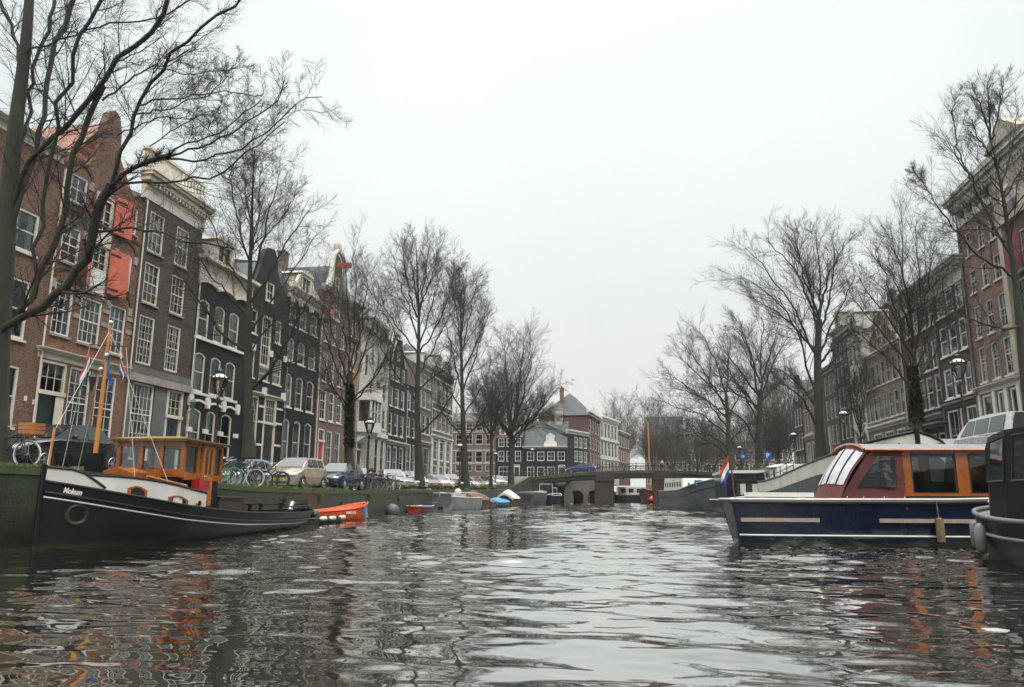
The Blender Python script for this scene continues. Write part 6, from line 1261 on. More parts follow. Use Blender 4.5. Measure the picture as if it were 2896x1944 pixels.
# cabin trunk
tk = []
for x, hy, zb, zt in ((.5, .22, 1.3, 1.62), (1.0, .6, 1.2, 1.60), (1.3, .82, 1.12, 1.585), (1.6, .98, 1.05, 1.565), (2.0, 1.12, 1.0, 1.53), (2.5, 1.26, .92, 1.47), (3.0, 1.36, .85, 1.395), (4.22, 1.42, .7, 1.21)):
    tk.append([(x, -hy, zb), (x, -hy, zt), (x, -hy + .12, zt + .03), (x, 0, zt + .1), (x, hy - .12, zt + .03), (x, hy, zt), (x, hy, zb)])
MB().loft(tk).build('cabin_trunk', 'hull_white', tug)
q = MB()
for sd in (-1, 1): q.tube([(r_[1][0], sd * -r_[1][1] * -1 if False else sd * abs(r_[1][1]), r_[1][2] + .01) for r_ in tk], .028, 6)
q.build('trunk_rail', 'hull_black', tug); MB().grid([[(r_[2][0], y, r_[2][2] + .022 + .065 * (1 - (y / max(.01, abs(r_[2][1]))) ** 2)) for y in np.linspace(-abs(r_[2][1]), abs(r_[2][1]), 7)] for r_ in tk]).build('trunk_top', 'hull_black', tug)
def tw(x0, x1, z0, z1):
    q = MB(); xc = (x0 + x1) / 2; n = 6; tky = lambda x: -float(np.interp(x, [r_[0][0] for r_ in tk], [abs(r_[0][1]) for r_ in tk]))
    ya, yb = tky(x0), tky(x1); yy = lambda x, d: ya + (yb - ya) * (x - x0) / (x1 - x0) - d
    O = [(x0, z0), (x1, z0 - (x1 - x0) * .14)] + [(x1 - (x1 - x0) * k / n, z1 - (x1 - x0) * .14 * (1 - k / n) - .08 + .08 * math.sin(PI * k / n)) for k in range(n + 1)]
    I = [(xc + (a - xc) * .76, z0 + (b - z0) * .85) for a, b in O]; m_ = len(O)
    for i in range(m_):
        j = (i + 1) % m_; c4 = [O[i], O[j], I[j], I[i]]
        q.add([(a, yy(a, -.02), b) for a, b in c4] + [(a, yy(a, .035), b) for a, b in c4], [(3, 2, 1, 0), (4, 5, 6, 7), (0, 1, 5, 4), (1, 2, 6, 5), (2, 3, 7, 6), (3, 0, 4, 7)])
    w_ = q.build('cabin_window', 'varnish', tug); MB().poly([(a, yy(a, .014), b) for a, b in I]).build('pane', 'dark_glass', w_)
tw(1.55, 2.02, 1.12, 1.41); tw(2.68, 3.4, .93, 1.2)
q = MB(); q.torus((3.86, -1.435, .92), .10, .02, 'y', 18, 6); po = q.build('porthole', 'varnish', tug); MB().lathe([(.09, 0), (.09, .01)], (3.86, -1.43, .92), 14, Matrix.Rotation(PI / 2, 3, 'X')).build('pane', 'dark_glass', po)
# name on the bow, following the hull
nm = text_mesh('Mokum', .17, 'name_lettering', 'white_paint', tug, (0, 0, 0), (0, 0, 0), shear=.25, bold=.006, ext=.003)
stx = np.array(st); tw_ = max(v_.co.x for v_ in nm.data.vertices)
for v_ in nm.data.vertices:        # bend the letters round the bow
    x = np.interp(v_.co.x / tw_, [0, .5, 1], MOK); row = [np.interp(x, stx[:, 0], stx[:, k]) for k in range(5)]
    z = row[2] - .185 + v_.co.y; v_.co = (x, -(side_y(row, z) + .012 + v_.co.z), z)
# wheelhouse
WX0, WX1, WY = 3.68, 5.66, 1.0
q = MB()
def post(x, y, z0=1.62, z1=2.56, w_=.10): q.box(x - w_ / 2, x + w_ / 2, y - w_ / 2, y + w_ / 2, z0, z1)
for y in (-WY + .05, -.32, .28, WY - .05): post(WX0 + .05, y)
for x in (WX0 + .72, WX0 + .95, WX0 + 1.5, WX1 - .05): post(x, -WY + .05, 1.58); post(x, WY - .05, 1.58)
post(WX1 - .05, -.3); post(WX1 - .05, .3)
G = .007; q.box(WX0 + G, WX0 + .1 - G, -WY + G, WY - G, 1.64, 1.84); q.box(WX0 + G, WX0 + .1 - G, -WY + G, WY - G, 2.455, 2.6); q.box(WX0 + .093, WX1 - G, -WY + G * 1.5, -WY + .1 - G * 1.5, 2.465, 2.603); q.box(WX0 + .093, WX1 - G, WY - .1 + G * 1.5, WY - G * 1.5, 2.465, 2.603); q.box(WX0 + .093, WX0 + .9, -WY + G * 1.5, -WY + .1 - G * 1.5, 1.56, 1.76); q.box(WX0 + 1.5, WX1 - G, -WY + G * 1.5, -WY + .1 - G * 1.5, 1.55, 1.72); q.box(WX0 + .093, WX1 - G, WY - .1 + G * 1.5, WY - G * 1.5, 1.55, 1.76); q.box(WX1 - .1 + G, WX1 - G * 2, -WY + .1, WY - .1, 1.55, 1.76); q.box(WX1 - .1 + G, WX1 - G * 2, -WY + .1, WY - .1, 2.455, 2.6)
wh = q.build('wheelhouse', 'varnish', tug)
q = MB(); q.box(WX0 + .04, WX1 - .06, -WY + .06, WY - .06, .55, 1.56); q.build('engine_casing', 'hull_black', tug)
q = MB(); q.loft([[(WX0 - .16, -WY - .14, 2.63), (WX1 + .14, -WY - .14, 2.58), (WX1 + .14, WY + .14, 2.58), (WX0 - .16, WY + .14, 2.63)], [(WX0 - .16, -WY - .14, 2.665), (WX1 + .14, -WY - .14, 2.615), (WX1 + .14, WY + .14, 2.615), (WX0 - .16, WY + .14, 2.665)], [(WX0 + .2, -WY + .3, 2.73), (WX1 - .2, -WY + .3, 2.69), (WX1 - .2, WY - .3, 2.69), (WX0 + .2, WY - .3, 2.73)]])
ro = q.build('wheelhouse_roof', 'roof_ochre', tug); q = MB(); q.loft([[(WX0 - .13, -WY - .11, 2.585), (WX1 + .11, -WY - .11, 2.535), (WX1 + .11, WY + .11, 2.535), (WX0 - .13, WY + .11, 2.585)], [(WX0 - .13, -WY - .11, 2.629), (WX1 + .11, -WY - .11, 2.579), (WX1 + .11, WY + .11, 2.579), (WX0 - .13, WY + .11, 2.629)]]); q.build('roof_edge', 'varnish', ro)
for a, b_ in ((-WY + .1, -.37), (-.27, .23), (.33, WY - .1)): MB().poly([(WX0 + .05, a, 1.84), (WX0 + .05, b_, 1.84), (WX0 + .05, b_, 2.46), (WX0 + .05, a, 2.46)]).build('front_window', 'glass', wh)
for a, b_ in ((WX0 + .1, WX0 + .67), (WX0 + 1.55, WX1 - .1)):
    for y in (-WY + .05, WY - .05): MB().poly([(a, y, 1.74), (b_, y, 1.74), (b_, y, 2.47), (a, y, 2.47)]).build('side_window', 'glass', wh)
    c_ = MB(); n = 14; c_.grid([[(a + (b_ - a) * i / n, -WY + .1 + .012 * (i % 2), z) for i in range(n + 1)] for z in (1.78, 2.46)]); c_.build('curtain', 'curtain', wh)
MB().poly([(WX1 - .05, -.9, 1.76), (WX1 - .05, .9, 1.76), (WX1 - .05, .9, 2.46), (WX1 - .05, -.9, 2.46)]).build('rear_window', 'glass', wh)
q = MB(); x0, x1, yd = WX0 + .93, WX0 + 1.47, -WY - .015
q.box(x0, x1, yd, yd + .05, .86, 1.74); q.box(x0, x0 + .1, yd, yd + .05, 1.741, 2.5); q.box(x1 - .1, x1, yd, yd + .05, 1.741, 2.5); q.box((x0 + x1) / 2 - .035, (x0 + x1) / 2 + .035, yd, yd + .05, 1.741, 2.5); q.box(x0 + .1, x1 - .1, yd + .001, yd + .049, 2.4, 2.5)
for k in range(2): q.box(x0 + .07 + k * .22, x0 + .24 + k * .22, yd - .012, yd - .001, .95, 1.62)
do = q.build('door', 'varnish_door', wh); MB().poly([(x0 + .1, yd + .025, 1.74), (x1 - .1, yd + .025, 1.74), (x1 - .1, yd + .025, 2.4), (x0 + .1, yd + .025, 2.4)]).build('pane', 'glass', do)
MB().box(x0 + .1, x1 - .1, yd + .04, yd + .045, 1.75, 2.4).build('curtain', 'curtain', do); MB().ball((x0 + .06, yd - .03, 1.66), .03, 8).build('handle', 'chrome', do)
q = MB(); q.torus((WX0 + .9, -.55, 1.95), .26, .018, 'x', 20, 5); 
for k in range(6): a = PI * k / 3; q.tube([(WX0 + .9, -.55, 1.95), (WX0 + .9, -.55 + .33 * math.cos(a), 1.95 + .33 * math.sin(a))], .014, 5)
q.build('steering_wheel', 'wood_brown', wh); q = MB(); q.ball((WX0 + .5, .5, 1.95), .13, 8); q.box(WX0 + .3, WX0 + .7, .2, .8, 1.5, 1.82); q.build('console', 'dark_interior', wh)
# skylight, mast, gear
q = MB(); q.prism([(-.45, 1.58), (.45, 1.58), (.45, 1.72), (0, 1.86), (-.45, 1.72)], 2.3, 3.1, 'x'); q.build('skylight', 'varnish', tug); q = MB(); q.tube([(2.4, -.85, 1.62), (3.6, -1.2, 1.40)], .035, 8); q.build('boat_hook', 'varnish_door', tug)
MB().box(1.42, 1.68, -.16, .16, 1.3, 2.15).build('mast_tabernacle', 'hull_black', tug)
ms = MB().tube([(1.55, 0, 2.1), (1.56, 0, 3.6), (1.57, .0, 5.35)], [.055, .05, .03], 10).build('mast', 'mast_wood', tug)
q = MB(); q.tube([(1.57, -.52, 4.78), (1.57, .52, 4.86)], .018, 6); q.build('spreader', 'iron_black', ms); q = MB(); q.ball((1.57, 0, 5.4), .06, 8); q.ball((1.48, -.06, 4.55), .06, 8); q.ball((1.48, .06, 4.2), .06, 8); q.build('masthead_light', 'chrome', ms)
q = MB()
for a, b_ in (((1.57, 0, 5.2), (.12, 0, 2.55)), ((1.57, 0, 5.2), (2.6, 1.3, 1.5)), ((1.57, 0, 5.2), (2.6, -1.3, 1.5)), ((1.57, -.5, 4.78), (1.7, -1.0, 1.6)), ((1.57, .5, 4.86), (1.7, 1.0, 1.6)), ((.12, 0, 2.55), (0.05, 0, 1.8))): q.tube([a, b_], .008, 4)
q.build('rigging', 'fender_white', tug)
MB().tube([(.08, 0, 1.7), (.14, 0, 2.65)], .03, 8).build('jackstaff', 'mast_wood', tug); q = MB()
for x, y, z in ((.55, .15, 1.38), (.75, -.15, 1.38), (6.9, -1.3, .6), (7.6, -1.3, .6), (9.2, -1.2, .6)): MB().lathe([(.065, 0), (.055, .24), (.1, .26), (.1, .3)], (x, y, z), 10).build('bollard', 'hull_black', tug)
q = MB(); q.box(4.1, 4.62, -1.26, -1.02, 1.3, 1.55); q.box(4.2, 4.3, -1.2, -1.1, 1.551, 1.62); tag(q.build('fuel_can', 'jerry_red', loc=(0, 0, 0)), 'red fuel can hanging beside the tug wheelhouse door', 'fuel can'); fc = bpy.data.objects['fuel_can']; fc.matrix_world = tug.matrix_basis @ fc.matrix_basis
q = MB(); q.box(5.9, 7.3, -.85, .85, .5, 1.08); q.box(5.85, 7.35, -.92, .92, 1.081, 1.12); q.build('engine_hatch', 'hatch_brown', tug)
q = MB(); q.tube([(8.2 + 5.0 * math.sin(t) ** 1.0, 1.5 * math.cos(t), .84 - .02 * t) for t in np.linspace(.15, PI - .15, 22)], .03, 6)
for t in np.linspace(.3, PI - .3, 7): q.tube([(8.2 + 4.95 * math.sin(t), 1.48 * math.cos(t), .5), (8.2 + 5.0 * math.sin(t), 1.5 * math.cos(t), .82)], .018, 5)
q.build('stern_rail', 'hull_black', tug); MB().ball((12.6, -.95, .48), .2, 10, (1.2, .8, .8)).build('stern_fender', 'hull_grey', tug, smooth=True); MB().lathe([(.09, 0), (.09, .34)], (11.4, -.5, .62), 10, Matrix.Rotation(R(35), 3, 'Y')).build('exhaust_pipe', 'aluminium', tug)
MB().torus((0, 0, 0), .2, .06, 'y', 20, 8).build('tyre_fender', 'hull_black', tug, loc=(.62, -.42, .72), rot=(0, 0, R(-38)))
for k, (nm_, lb, dy, bands, z) in enumerate((('flag', 'red white blue flag hanging left of the tug mast', -.5, ['flag_red', 'flag_white', 'flag_blue'], 4.72), ('flag', 'blue flag hanging close against the tug mast', .0, ['flag_eu'], 4.62), ('flag', 'red white blue flag hanging right of the tug mast', .5, ['flag_red', 'flag_white', 'flag_blue'], 4.8))):
    X_ = -12.85 + (-.42, .08, .42)[k]; flag(nm_, lb, (X_, 16.62, z), bands, .8, .5 if k != 1 else .4, R((200, -15, -25)[k]), .05, .95)
flag('flag', 'orange pennant at the top of the tug mast', (-12.78, 16.62, 5.15), ['flag_orange', 'flag_white', 'flag_orange'], .3, .16, R(-30), .03, .9)

# --- small craft along the left quay
def small(name, label, x, y, rz, st, mat, cat='boat', open_=.2, group='small boats along the left quay'):
    r = empty(name, (x, y, 0), rz, label, cat, group); s2 = dense(st, 18); hull(r, s2, mat, open_=open_); return r, s2
r, s2 = small('rowing_boat', 'bright orange open plastic boat moored behind the tug', -14.35, 33.1, R(62), [(0, .62, .42, .5, -.15), (.6, .72, .44, .62, -.2), (1.8, .76, .52, .66, -.2), (2.6, .62, .66, .45, -.15), (3.05, .35, .76, .2, 0), (3.25, .06, .8, .03, .15)], 'hull_orange', open_=.18)
line(r, s2, 0, .045, 'hull_orange', 'gunwale'); q = MB(); q.box(1.15, 1.4, -.68, .68, .34, .38); q.box(.1, .35, -.55, .55, .32, .36); q.build('thwart', 'hull_orange', r); q = MB()
MB().tube([(2.5, -.72, .62), (2.55, -.8, .12)], [.07, .08], 8).build('fender', 'tarp_blue', r); MB().tube([(3.2, .1, .8), (3.26, .16, .55)], [.08, .07], 8).build('fender', 'tarp_blue', r)
text_mesh('PIMO 53', .15, 'name_lettering', 'white_paint', r, (1.35, -.755, .3), (R(82), 0, R(-1)), bold=.006); MB().box(-.02, .02, -.3, .3, .1, .4).build('transom_pad', 'wood_brown', r)
r, s2 = small('raft', 'low dark float with white fenders between the tug stern and the orange boat', -13.1, 29.9, R(85), [(0, .5, .2, .45, -.1), (1.2, .55, .22, .5, -.1), (2.4, .4, .24, .3, -.05)], 'rubber', 'raft', .12)
for k, (x, y) in enumerate(((.3, -.5), (1.0, -.55), (2.2, -.4))): MB().lathe([(.02, -.24), (.09, -.18), (.1, 0), (.09, .18), (.02, .24)], (x, y, .2), 10, Matrix.Rotation(PI / 2, 3, 'Y')).build('fender', 'fender_white', r, smooth=True)
tag(MB().ball((0, 0, 0), .42, 16).build('mooring_buoy', 'hull_grey', smooth=True, loc=(-14.15, 44.2, .22)), 'dark grey ball buoy floating by the quay wall', 'buoy')
r, s2 = small('dinghy', 'small red and blue dinghy between the black buoy and the aluminium boat', -14.25, 48.8, R(84), [(0, .42, .42, .3, -.1), (.7, .58, .40, .46, -.15), (1.9, .6, .38, .5, -.15), (2.7, .45, .42, .36, -.1)], 'hull_red', open_=.15)
line(r, s2, .02, .04, 'hull_white', 'gunwale'); line(r, s2, -.09, .045, 'flag_blue', 'blue_band', out_=.01); MB().box(1.2, 1.45, -.54, .54, .28, .32).build('thwart', 'offwhite', r)
r, s2 = small('workboat', 'square bowed aluminium workboat with a white rail', -14.0, 55.2, R(80), [(0, 1.05, 1.0, .85, -.2), (.5, 1.15, .98, 1.0, -.25), (3.5, 1.2, .92, 1.08, -.25), (5.5, 1.15, .92, 1.0, -.2)], 'aluminium', open_=.2)
line(r, s2, .02, .05, 'hull_white', 'gunwale'); q = MB()
for sd in (-1, 1): q.tube([(.05, sd * 1.0, 1.0), (.25, sd * 1.0, 1.28), (2.2, sd * 1.08, 1.35), (4.5, sd * 1.1, 1.25), (4.7, sd * 1.1, .95)], .03, 6); q.tube([(2.2, sd * 1.08, .95), (2.2, sd * 1.08, 1.35)], .025, 6)
q.tube([(.2, -1.0, 1.28), (.2, 1.0, 1.28)], .03, 6); q.build('rail', 'hull_white', r); q = MB(); q.box(2.6, 3.5, -.5, .3, .3, 1.25); q.ball((3.0, -.1, 1.35), .3, 8); q.build('motor_cover', 'offwhite', r); MB().box(-.2, -.18, .75, 1.15, 1.0, 1.6).build('notice_board', 'white_paint', r); MB().box(-.02, -.005, -.2, .2, .05, .3).build('bow_notch', 'black_plastic', r); MB().box(-.02, -.006, .35, .75, .55, .62).build('name_strip', 'hull_white', r)
def covered(label, x, y, rz, L, B, H, hmat, cmat, peak=.55, name='covered_boat'):
    r, s2 = small(name, label, x, y, rz, [(0, B * .8, H, B * .6, -.2), (L * .3, B, H * .95, B * .85, -.25), (L * .7, B * .9, H, B * .75, -.2), (L * .93, B * .4, H * 1.15, B * .2, 0), (L, .05, H * 1.2, .03, .1)], hmat)
    q = MB(); rows = []
    for x_, hb, zt, hw, zk in s2:
        if x_ > L * .9: break
        pk = peak * (1 - abs(x_ / L - .35) * 1.1); rows.append([(x_, hb * t * 1.03, zt + .02 + pk * (1 - abs(t) ** 1.6) + .03 * math.sin(x_ * 7 + t * 5)) for t in np.linspace(-1, 1, 9)])
    q.grid(rows); q.loft([rows[0], [(p[0] - .02, p[1] * .98, p[2] - .25) for p in rows[0]]], cap=False, closed=False); q.build('cover', cmat, r); return r
covered('boat under a brown tarpaulin, right of the aluminium workboat', -13.6, 62.0, R(86), 6, 1.15, .75, 'hull_maroon', 'tarp_brown', .8); covered('small maroon boat under a tarpaulin behind the brown covered boat', -13.9, 69.5, R(84), 4.2, .8, .5, 'hull_maroon', 'tarp_brown', .2); covered('low boat with a crumpled bright blue tarpaulin', -13.9, 74.5, R(80), 5, 1.0, .42, 'hull_grey', 'tarp_blue', .5)
covered('boat under a pointed pale canvas cover, beyond the blue tarpaulin', -13.9, 83, R(88), 6, 1.2, .75, 'hull_maroon', 'offwhite', 1.0)
r = covered('grey sloop moored near the bridge on the left side', -13.2, 94.5, R(82), 8.5, 1.5, 1.45, 'hull_grey', 'deck_grey', .2, 'sloop')
r, s2 = small('motor_sloop', 'navy sloop with a white windscreen frame, nearest the bridge on the left', -11.9, 103.0, R(80), [(0, 1.1, 1.1, .9, -.2), (2, 1.3, 1.05, 1.1, -.3), (5, 1.2, 1.1, 1.0, -.2), (6.6, .6, 1.3, .3, 0), (7, .05, 1.35, .03, .1)], 'hull_navy'); line(r, s2, .02, .06, 'hull_white', 'gunwale'); q = MB()
for y in (-.9, .9): q.tube([(1.2, y, 1.0), (1.2, y, 2.6)], .05, 6); q.tube([(3.6, y, 1.0), (3.4, y, 2.1)], .05, 6)
q.tube([(1.2, -.9, 2.6), (1.2, .9, 2.6)], .05, 6); q.tube([(3.4, -.9, 2.1), (3.4, .9, 2.1)], .05, 6); q.build('windscreen_frame', 'hull_white', r); MB().box(1.15, 1.19, -.85, .85, 1.7, 2.5).build('notice_board', 'black_plastic', r)

# --- navy saloon boat on the right, lying across the canal
nv = empty('saloon_boat', (2.73, 19.95, 0), R(5.5), 'navy blue saloon boat with varnished cabin and dark red canvas cover', 'motorboat')
B = 2.5; q = MB(); X = [-.28, -.1, .4, 2, 5, 8, 10.2]; rg = []
for x in X:
    fl = .0 if x > -.05 else .0; hb = {-.28: .86, -.1: .93, .4: .97, 2: 1.0, 5: 1.0, 8: .92, 10.2: .3}[x]; zt = 1.13 + .004 * max(0, x - 3) ** 2; xb = x + (.28 if x < 0 else 0) * 0
    y0, y1 = B / 2 - B / 2 * hb, B / 2 + B / 2 * hb - (1.0 if x < 0 else .85 if x < 1 else .35 if x < 3 else 0); bt = x + .25 * (x < .2)
    rg.append([(x, y0, zt), (x + (bt - x) * .4, y0 + .02, .62), (bt, y0 + .06, .05), (bt, y0 + .3, -.35), (bt, y1 - .3, -.35), (bt, y1 - .06, .05), (x + (bt - x) * .4, y1 - .02, .62), (x, y1, zt)])
vs = [p for r_ in rg for p in r_]; n = 8; fs = [(k * n + i, k * n + i + 1, (k + 1) * n + i + 1, (k + 1) * n + i) for k in range(len(rg) - 1) for i in range(n - 1)] + [tuple(range(n)), tuple(range((len(rg) - 1) * n, len(rg) * n))[::-1]]
q.add(vs, fs); autosmooth(q.build('hull', 'hull_navy', nv), 40); MB().grid([[(r_[0][0], r_[0][1], r_[0][2] - .01), (r_[7][0], r_[7][1], r_[7][2] - .01)] for r_ in rg]).build('deck', 'hull_white', nv)
q = MB()
for sd in (0, 7): q.tube([(r_[sd][0], r_[sd][1] + (-.02 if sd == 0 else .02), r_[sd][2] - .05) for r_ in rg], .055, 8)
q.tube([(rg[0][i][0] - .02, rg[0][i][1], rg[0][i][2] - .05) for i in (0, 7)], .055, 8); q.build('gunwale', 'black_plastic', nv)
q = MB()
for sd, o_ in ((0, -.03), (7, .03)): q.tube([(r_[sd][0], r_[sd][1] + o_, r_[sd][2] + .01) for r_ in rg], .03, 6)
q.tube([(rg[0][i][0] - .04, rg[0][i][1], rg[0][i][2] + .01) for i in (0, 7)], .03, 6); q.build('gunwale_strip', 'hull_white', nv)
q = MB(); P = [(r_[2][0] + (r_[1][0] - r_[2][0]) * .37, r_[0][1] + .03, .262) for r_ in rg]; q.tube(P, .026, 6); q.build('waterline_stripe', 'hull_white', nv)
for a, b_ in ((-.08, 1.84), (3.27, 7.0)): q = MB(); q.box(a, b_, -.03 if a > 1 else .02, .05, .59, .685); q.build('rubbing_strip', 'rub_wood', nv)
MB().box(.16, 1.78, .12, .55, 1.20, 1.31).box(.4, .55, .15, .5, 1.12, 1.199).box(1.4, 1.55, .15, .5, 1.12, 1.199).build('deck_plank', 'hull_white', nv)
# cabin
CZ, RZ = 1.30, 2.42; q = MB(); yN, yF = .22, 2.28
q.box(4.03, 8.6, yN - .03, yN + .07, 1.14, 1.24); q.box(4.03, 8.6, yF - .07, yF + .03, 1.14, 1.24); cb_ = q.build('coaming', 'black_plastic', nv)
q = MB(); q.box(4.0, 8.6, yN - .05, yN + .09, 1.241, 1.30); q.box(4.0, 8.6, yF - .09, yF + .05, 1.241, 1.30)
for x0, x1 in ((4.03, 4.25), (5.36, 5.65), (6.62, 6.9), (8.2, 8.5)): q.box(x0, x1, yN, yN + .07, 1.301, 2.35); q.box(x0, x1, yF - .07, yF, 1.301, 2.35)
q.box(4.03, 8.6, yN + .001, yN + .069, 2.29, 2.36); q.box(4.03, 8.6, yF - .069, yF - .001, 2.29, 2.36); cbn = q.build('cabin', 'varnish', nv)
for a, b_ in ((4.25, 5.36), (5.65, 6.62), (6.9, 8.2)):
    MB().poly([(a, yN + .03, 1.30), (b_, yN + .03, 1.30), (b_, yN + .03, 2.29), (a, yN + .03, 2.29)]).build('cabin_window', 'glass', cbn); MB().poly([(a, yF - .03, 1.30), (b_, yF - .03, 1.30), (b_, yF - .03, 2.29), (a, yF - .03, 2.29)]).build('cabin_window', 'glass', cbn)
    q = MB(); 
    for u0, u1, v0, v1 in ((a, a + .05, 1.3, 2.29), (b_ - .05, b_, 1.3, 2.29), (a + .05, b_ - .05, 1.3, 1.33), (a + .05, b_ - .05, 2.25, 2.29)): q.box(u0, u1, yN + .025, yN + .06, v0, v1)
    q.build('window_frame', 'black_plastic', cbn)
n = 9; prof = [(yN - .12 + (yF - yN + .24) * i / n, 2.40 + .19 * math.sin(PI * i / n) ** .7) for i in range(n + 1)]
MB().prism(prof + [(b_, c - .03) for b_, c in prof[::-1]], 3.12, 8.8, 'x').build('cabin_roof', 'deck_grey', nv)
q = MB(); q.tube([(3.1, b_, c - .02) for b_, c in prof], .045, 6); q.tube([(3.1, prof[0][0], prof[0][1] - .02), (8.8, prof[0][0], prof[0][1] - .02)], .04, 6); q.tube([(3.1, prof[-1][0], prof[-1][1] - .02), (8.8, prof[-1][0], prof[-1][1] - .02)], .04, 6); q.build('roof_edge', 'varnish', cbn)
q = MB(); q.box(4.3, 8.4, .7, 1.0, 1.14, 1.6); q.box(4.3, 8.4, 1.6, 1.9, 1.14, 1.6); q.box(4.6, 4.7, .5, 2.0, 1.1, 1.9); q.box(6.1, 6.15, .3, 2.2, 1.14, 2.2); q.build('bench', 'dark_interior', cbn)
lm = bpy.data.materials.new('cabin_lamp'); lm.use_nodes = True; bb_ = lm.node_tree.nodes['Principled BSDF']; bb_.inputs['Emission Color'].default_value = (1, .55, .25, 1); bb_.inputs['Emission Strength'].default_value = 25; MATS['cabin_lamp'] = lm
MB().ball((5.98, .9, 1.86), .03, 8).build('cabin_lamp', lm, cbn, smooth=True)
# canvas cover with clear panels
def cov(s, t):   # s: 0 near side .. 1 far side, t: 0 foot .. 1 roof
    return (2.42 + (3.22 - 2.42) * t - .10 * math.sin(PI * t) - .1 * math.sin(PI * s), .1 + (B - .5) * s, 1.16 + (2.40 - 1.16) * t + .17 * math.sin(PI * s) * t)
q = MB(); q.grid([[cov(s, t) for s in np.linspace(0, 1, 11)] for t in np.linspace(0, 1, 9)])
for yy in (yN - .03, yF + .03):
    a = [(3.22, 2.36), (4.05, 2.34), (4.05, 1.16), (2.45, 1.16)]; q.grid([[(a[3][0] + (a[0][0] - a[3][0]) * t + (a[2][0] - a[3][0] + (a[1][0] - a[2][0] - a[0][0] + a[3][0]) * t) * u, yy + .02 * math.sin(u * 9 + t * 4), 1.16 + 1.19 * t) for u in np.linspace(0, 1, 10)] for t in np.linspace(0, 1, 8)])
cv_ = q.build('canvas_cover', 'canvas_red', nv, smooth=True)
pm('vinyl_white', (.50, .52, .55), .2, .35, 4, coat=.3)
for s0, s1 in ((.03, .2), (.24, .48), (.54, .78), (.82, .97)):
    MB().grid([[tuple(Vector(cov(s0 + (s1 - s0) * u, t)) + Vector((-.02, 0, .016 + .01 * math.sin(u * 11)))) for u in np.linspace(0, 1, 8)] for t in np.linspace(.26, .9, 8)]).build('clear_panel', 'vinyl_white', cv_, smooth=True)
m, t_, b, o = newmat('vinyl_side'); b.inputs['Base Color'].default_value = (.03, .033, .036, 1); b.inputs['Roughness'].default_value = .06; b.inputs['Specular IOR Level'].default_value = .9; bumpn(t_, b, noise(t_, 3.2, 3, objc(t_)), .035, .7)
for yy in (yN - .045, yF + .045):
    q = MB(); P = [(2.86, 1.45), (3.85, 1.47), (3.84, 2.24), (3.42, 2.22)]; q.grid([[(P[0][0] + (P[1][0] - P[0][0]) * u + (P[3][0] - P[0][0] + (P[2][0] - P[1][0] - P[3][0] + P[0][0]) * u) * t, yy + (-.03 if yy < 1 else .03) + .012 * math.sin(u * 7 + t * 3), P[0][1] + (P[3][1] - P[0][1]) * t) for u in np.linspace(0, 1, 14)] for t in np.linspace(0, 1, 8)]); q.build('clear_panel', 'vinyl_side', cv_, smooth=True)
q = MB()
for x in (2.6, 3.0, 3.5, 4.0): q.ball((x, yN - .06, 1.2), .022, 6)
q.build('stud', 'chrome', cv_)
q = MB(); q.lathe([(.03, -.3), (.09, -.27), (.1, .0), (.09, .27), (.03, .3)], (4.65, -.12, .42), 10); fo = q.build('rope_fender', 'rope', nv); MB().tube([(4.65, -.06, 1.14), (4.65, -.1, .7)], .012, 5).build('fender_line', 'rope', fo)
MB().lathe([(.03, 0), (.03, .02)], (3.96, -.0, .93), 8, Matrix.Rotation(PI / 2, 3, 'X')).build('skin_fitting', 'chrome', nv)
fs_ = MB().tube([(-.13, .35, 1.1), (-.2, .35, 2.33)], .022, 6).build('flagstaff', 'wood_brown', nv)
flag('flag', 'red white blue flag hanging at the stern of the navy saloon boat', tuple(nv.matrix_basis @ Vector((-.2, .35, 2.22)) if False else (2.73 - .2 * .973 - .35 * .232, 19.95 - .2 * .232 + .35 * .973, 2.24)), ['flag_red', 'flag_white', 'flag_blue'], .62, .5, R(186), .05, .75)

# --- black tour boat at the right edge
bk = empty('tour_boat', (7.75, 18.35, 0), R(-84), 'black tour boat with a glazed black cabin, cut off by the right edge', 'tour boat')
st = dense([(0, .05, 1.0, .03, 0), (.15, .36, .98, .15, -.2), (.6, .72, .93, .5, -.3), (1.4, 1.05, .86, .85, -.4), (2.6, 1.28, .80, 1.15, -.4), (5, 1.35, .78, 1.25, -.4), (11, 1.35, .8, 1.25, -.4)], 50)
hull(bk, st, 'hull_black', deckdrop=.05, deckmat='deck_grey'); line(bk, st, 0, .05, 'deck_grey', 'gunwale'); line(bk, st, -.33, .035, 'deck_grey', 'rubbing_strake', out_=.02)
q = MB(); st2 = []
for x, hy, zt in ((1.05, .62, 2.30), (1.5, .85, 2.42), (2.4, 1.05, 2.5), (5, 1.12, 2.5), (10, 1.12, 2.5)): st2.append((x, hy, zt))
q.loft([[(x, -hy, .8), (x + .02, -hy * .96, 1.45), (x, -hy * .86, zt), (x, 0, zt + .1), (x, hy * .86, zt), (x + .02, hy * .96, 1.45), (x, hy, .8)] for x, hy, zt in st2]); cbk = q.build('cabin', 'hull_black', bk)
for a, b_ in ((0, 1), (1, 2), (2, 3)):
    for sd in (-1, 1):
        x0, h0, z0 = st2[a]; x1, h1, z1 = st2[b_]; g = lambda f, t: (x0 + (x1 - x0) * f, sd * ((h0 + (h1 - h0) * f) * (.96 - .10 * t) + .012), 1.5 + (z0 + (z1 - z0) * f - 1.58) * t)
        MB().poly([g(.12, .05), g(.9, .05), g(.9, .92), g(.12, .92)]).build('cabin_window', 'dark_glass', cbk); q = MB(); q.tube([g(.1, .03), g(.92, .03), g(.92, .95), g(.1, .95), g(.1, .03)], .022, 5); q.build('window_frame', 'black_plastic', cbk)
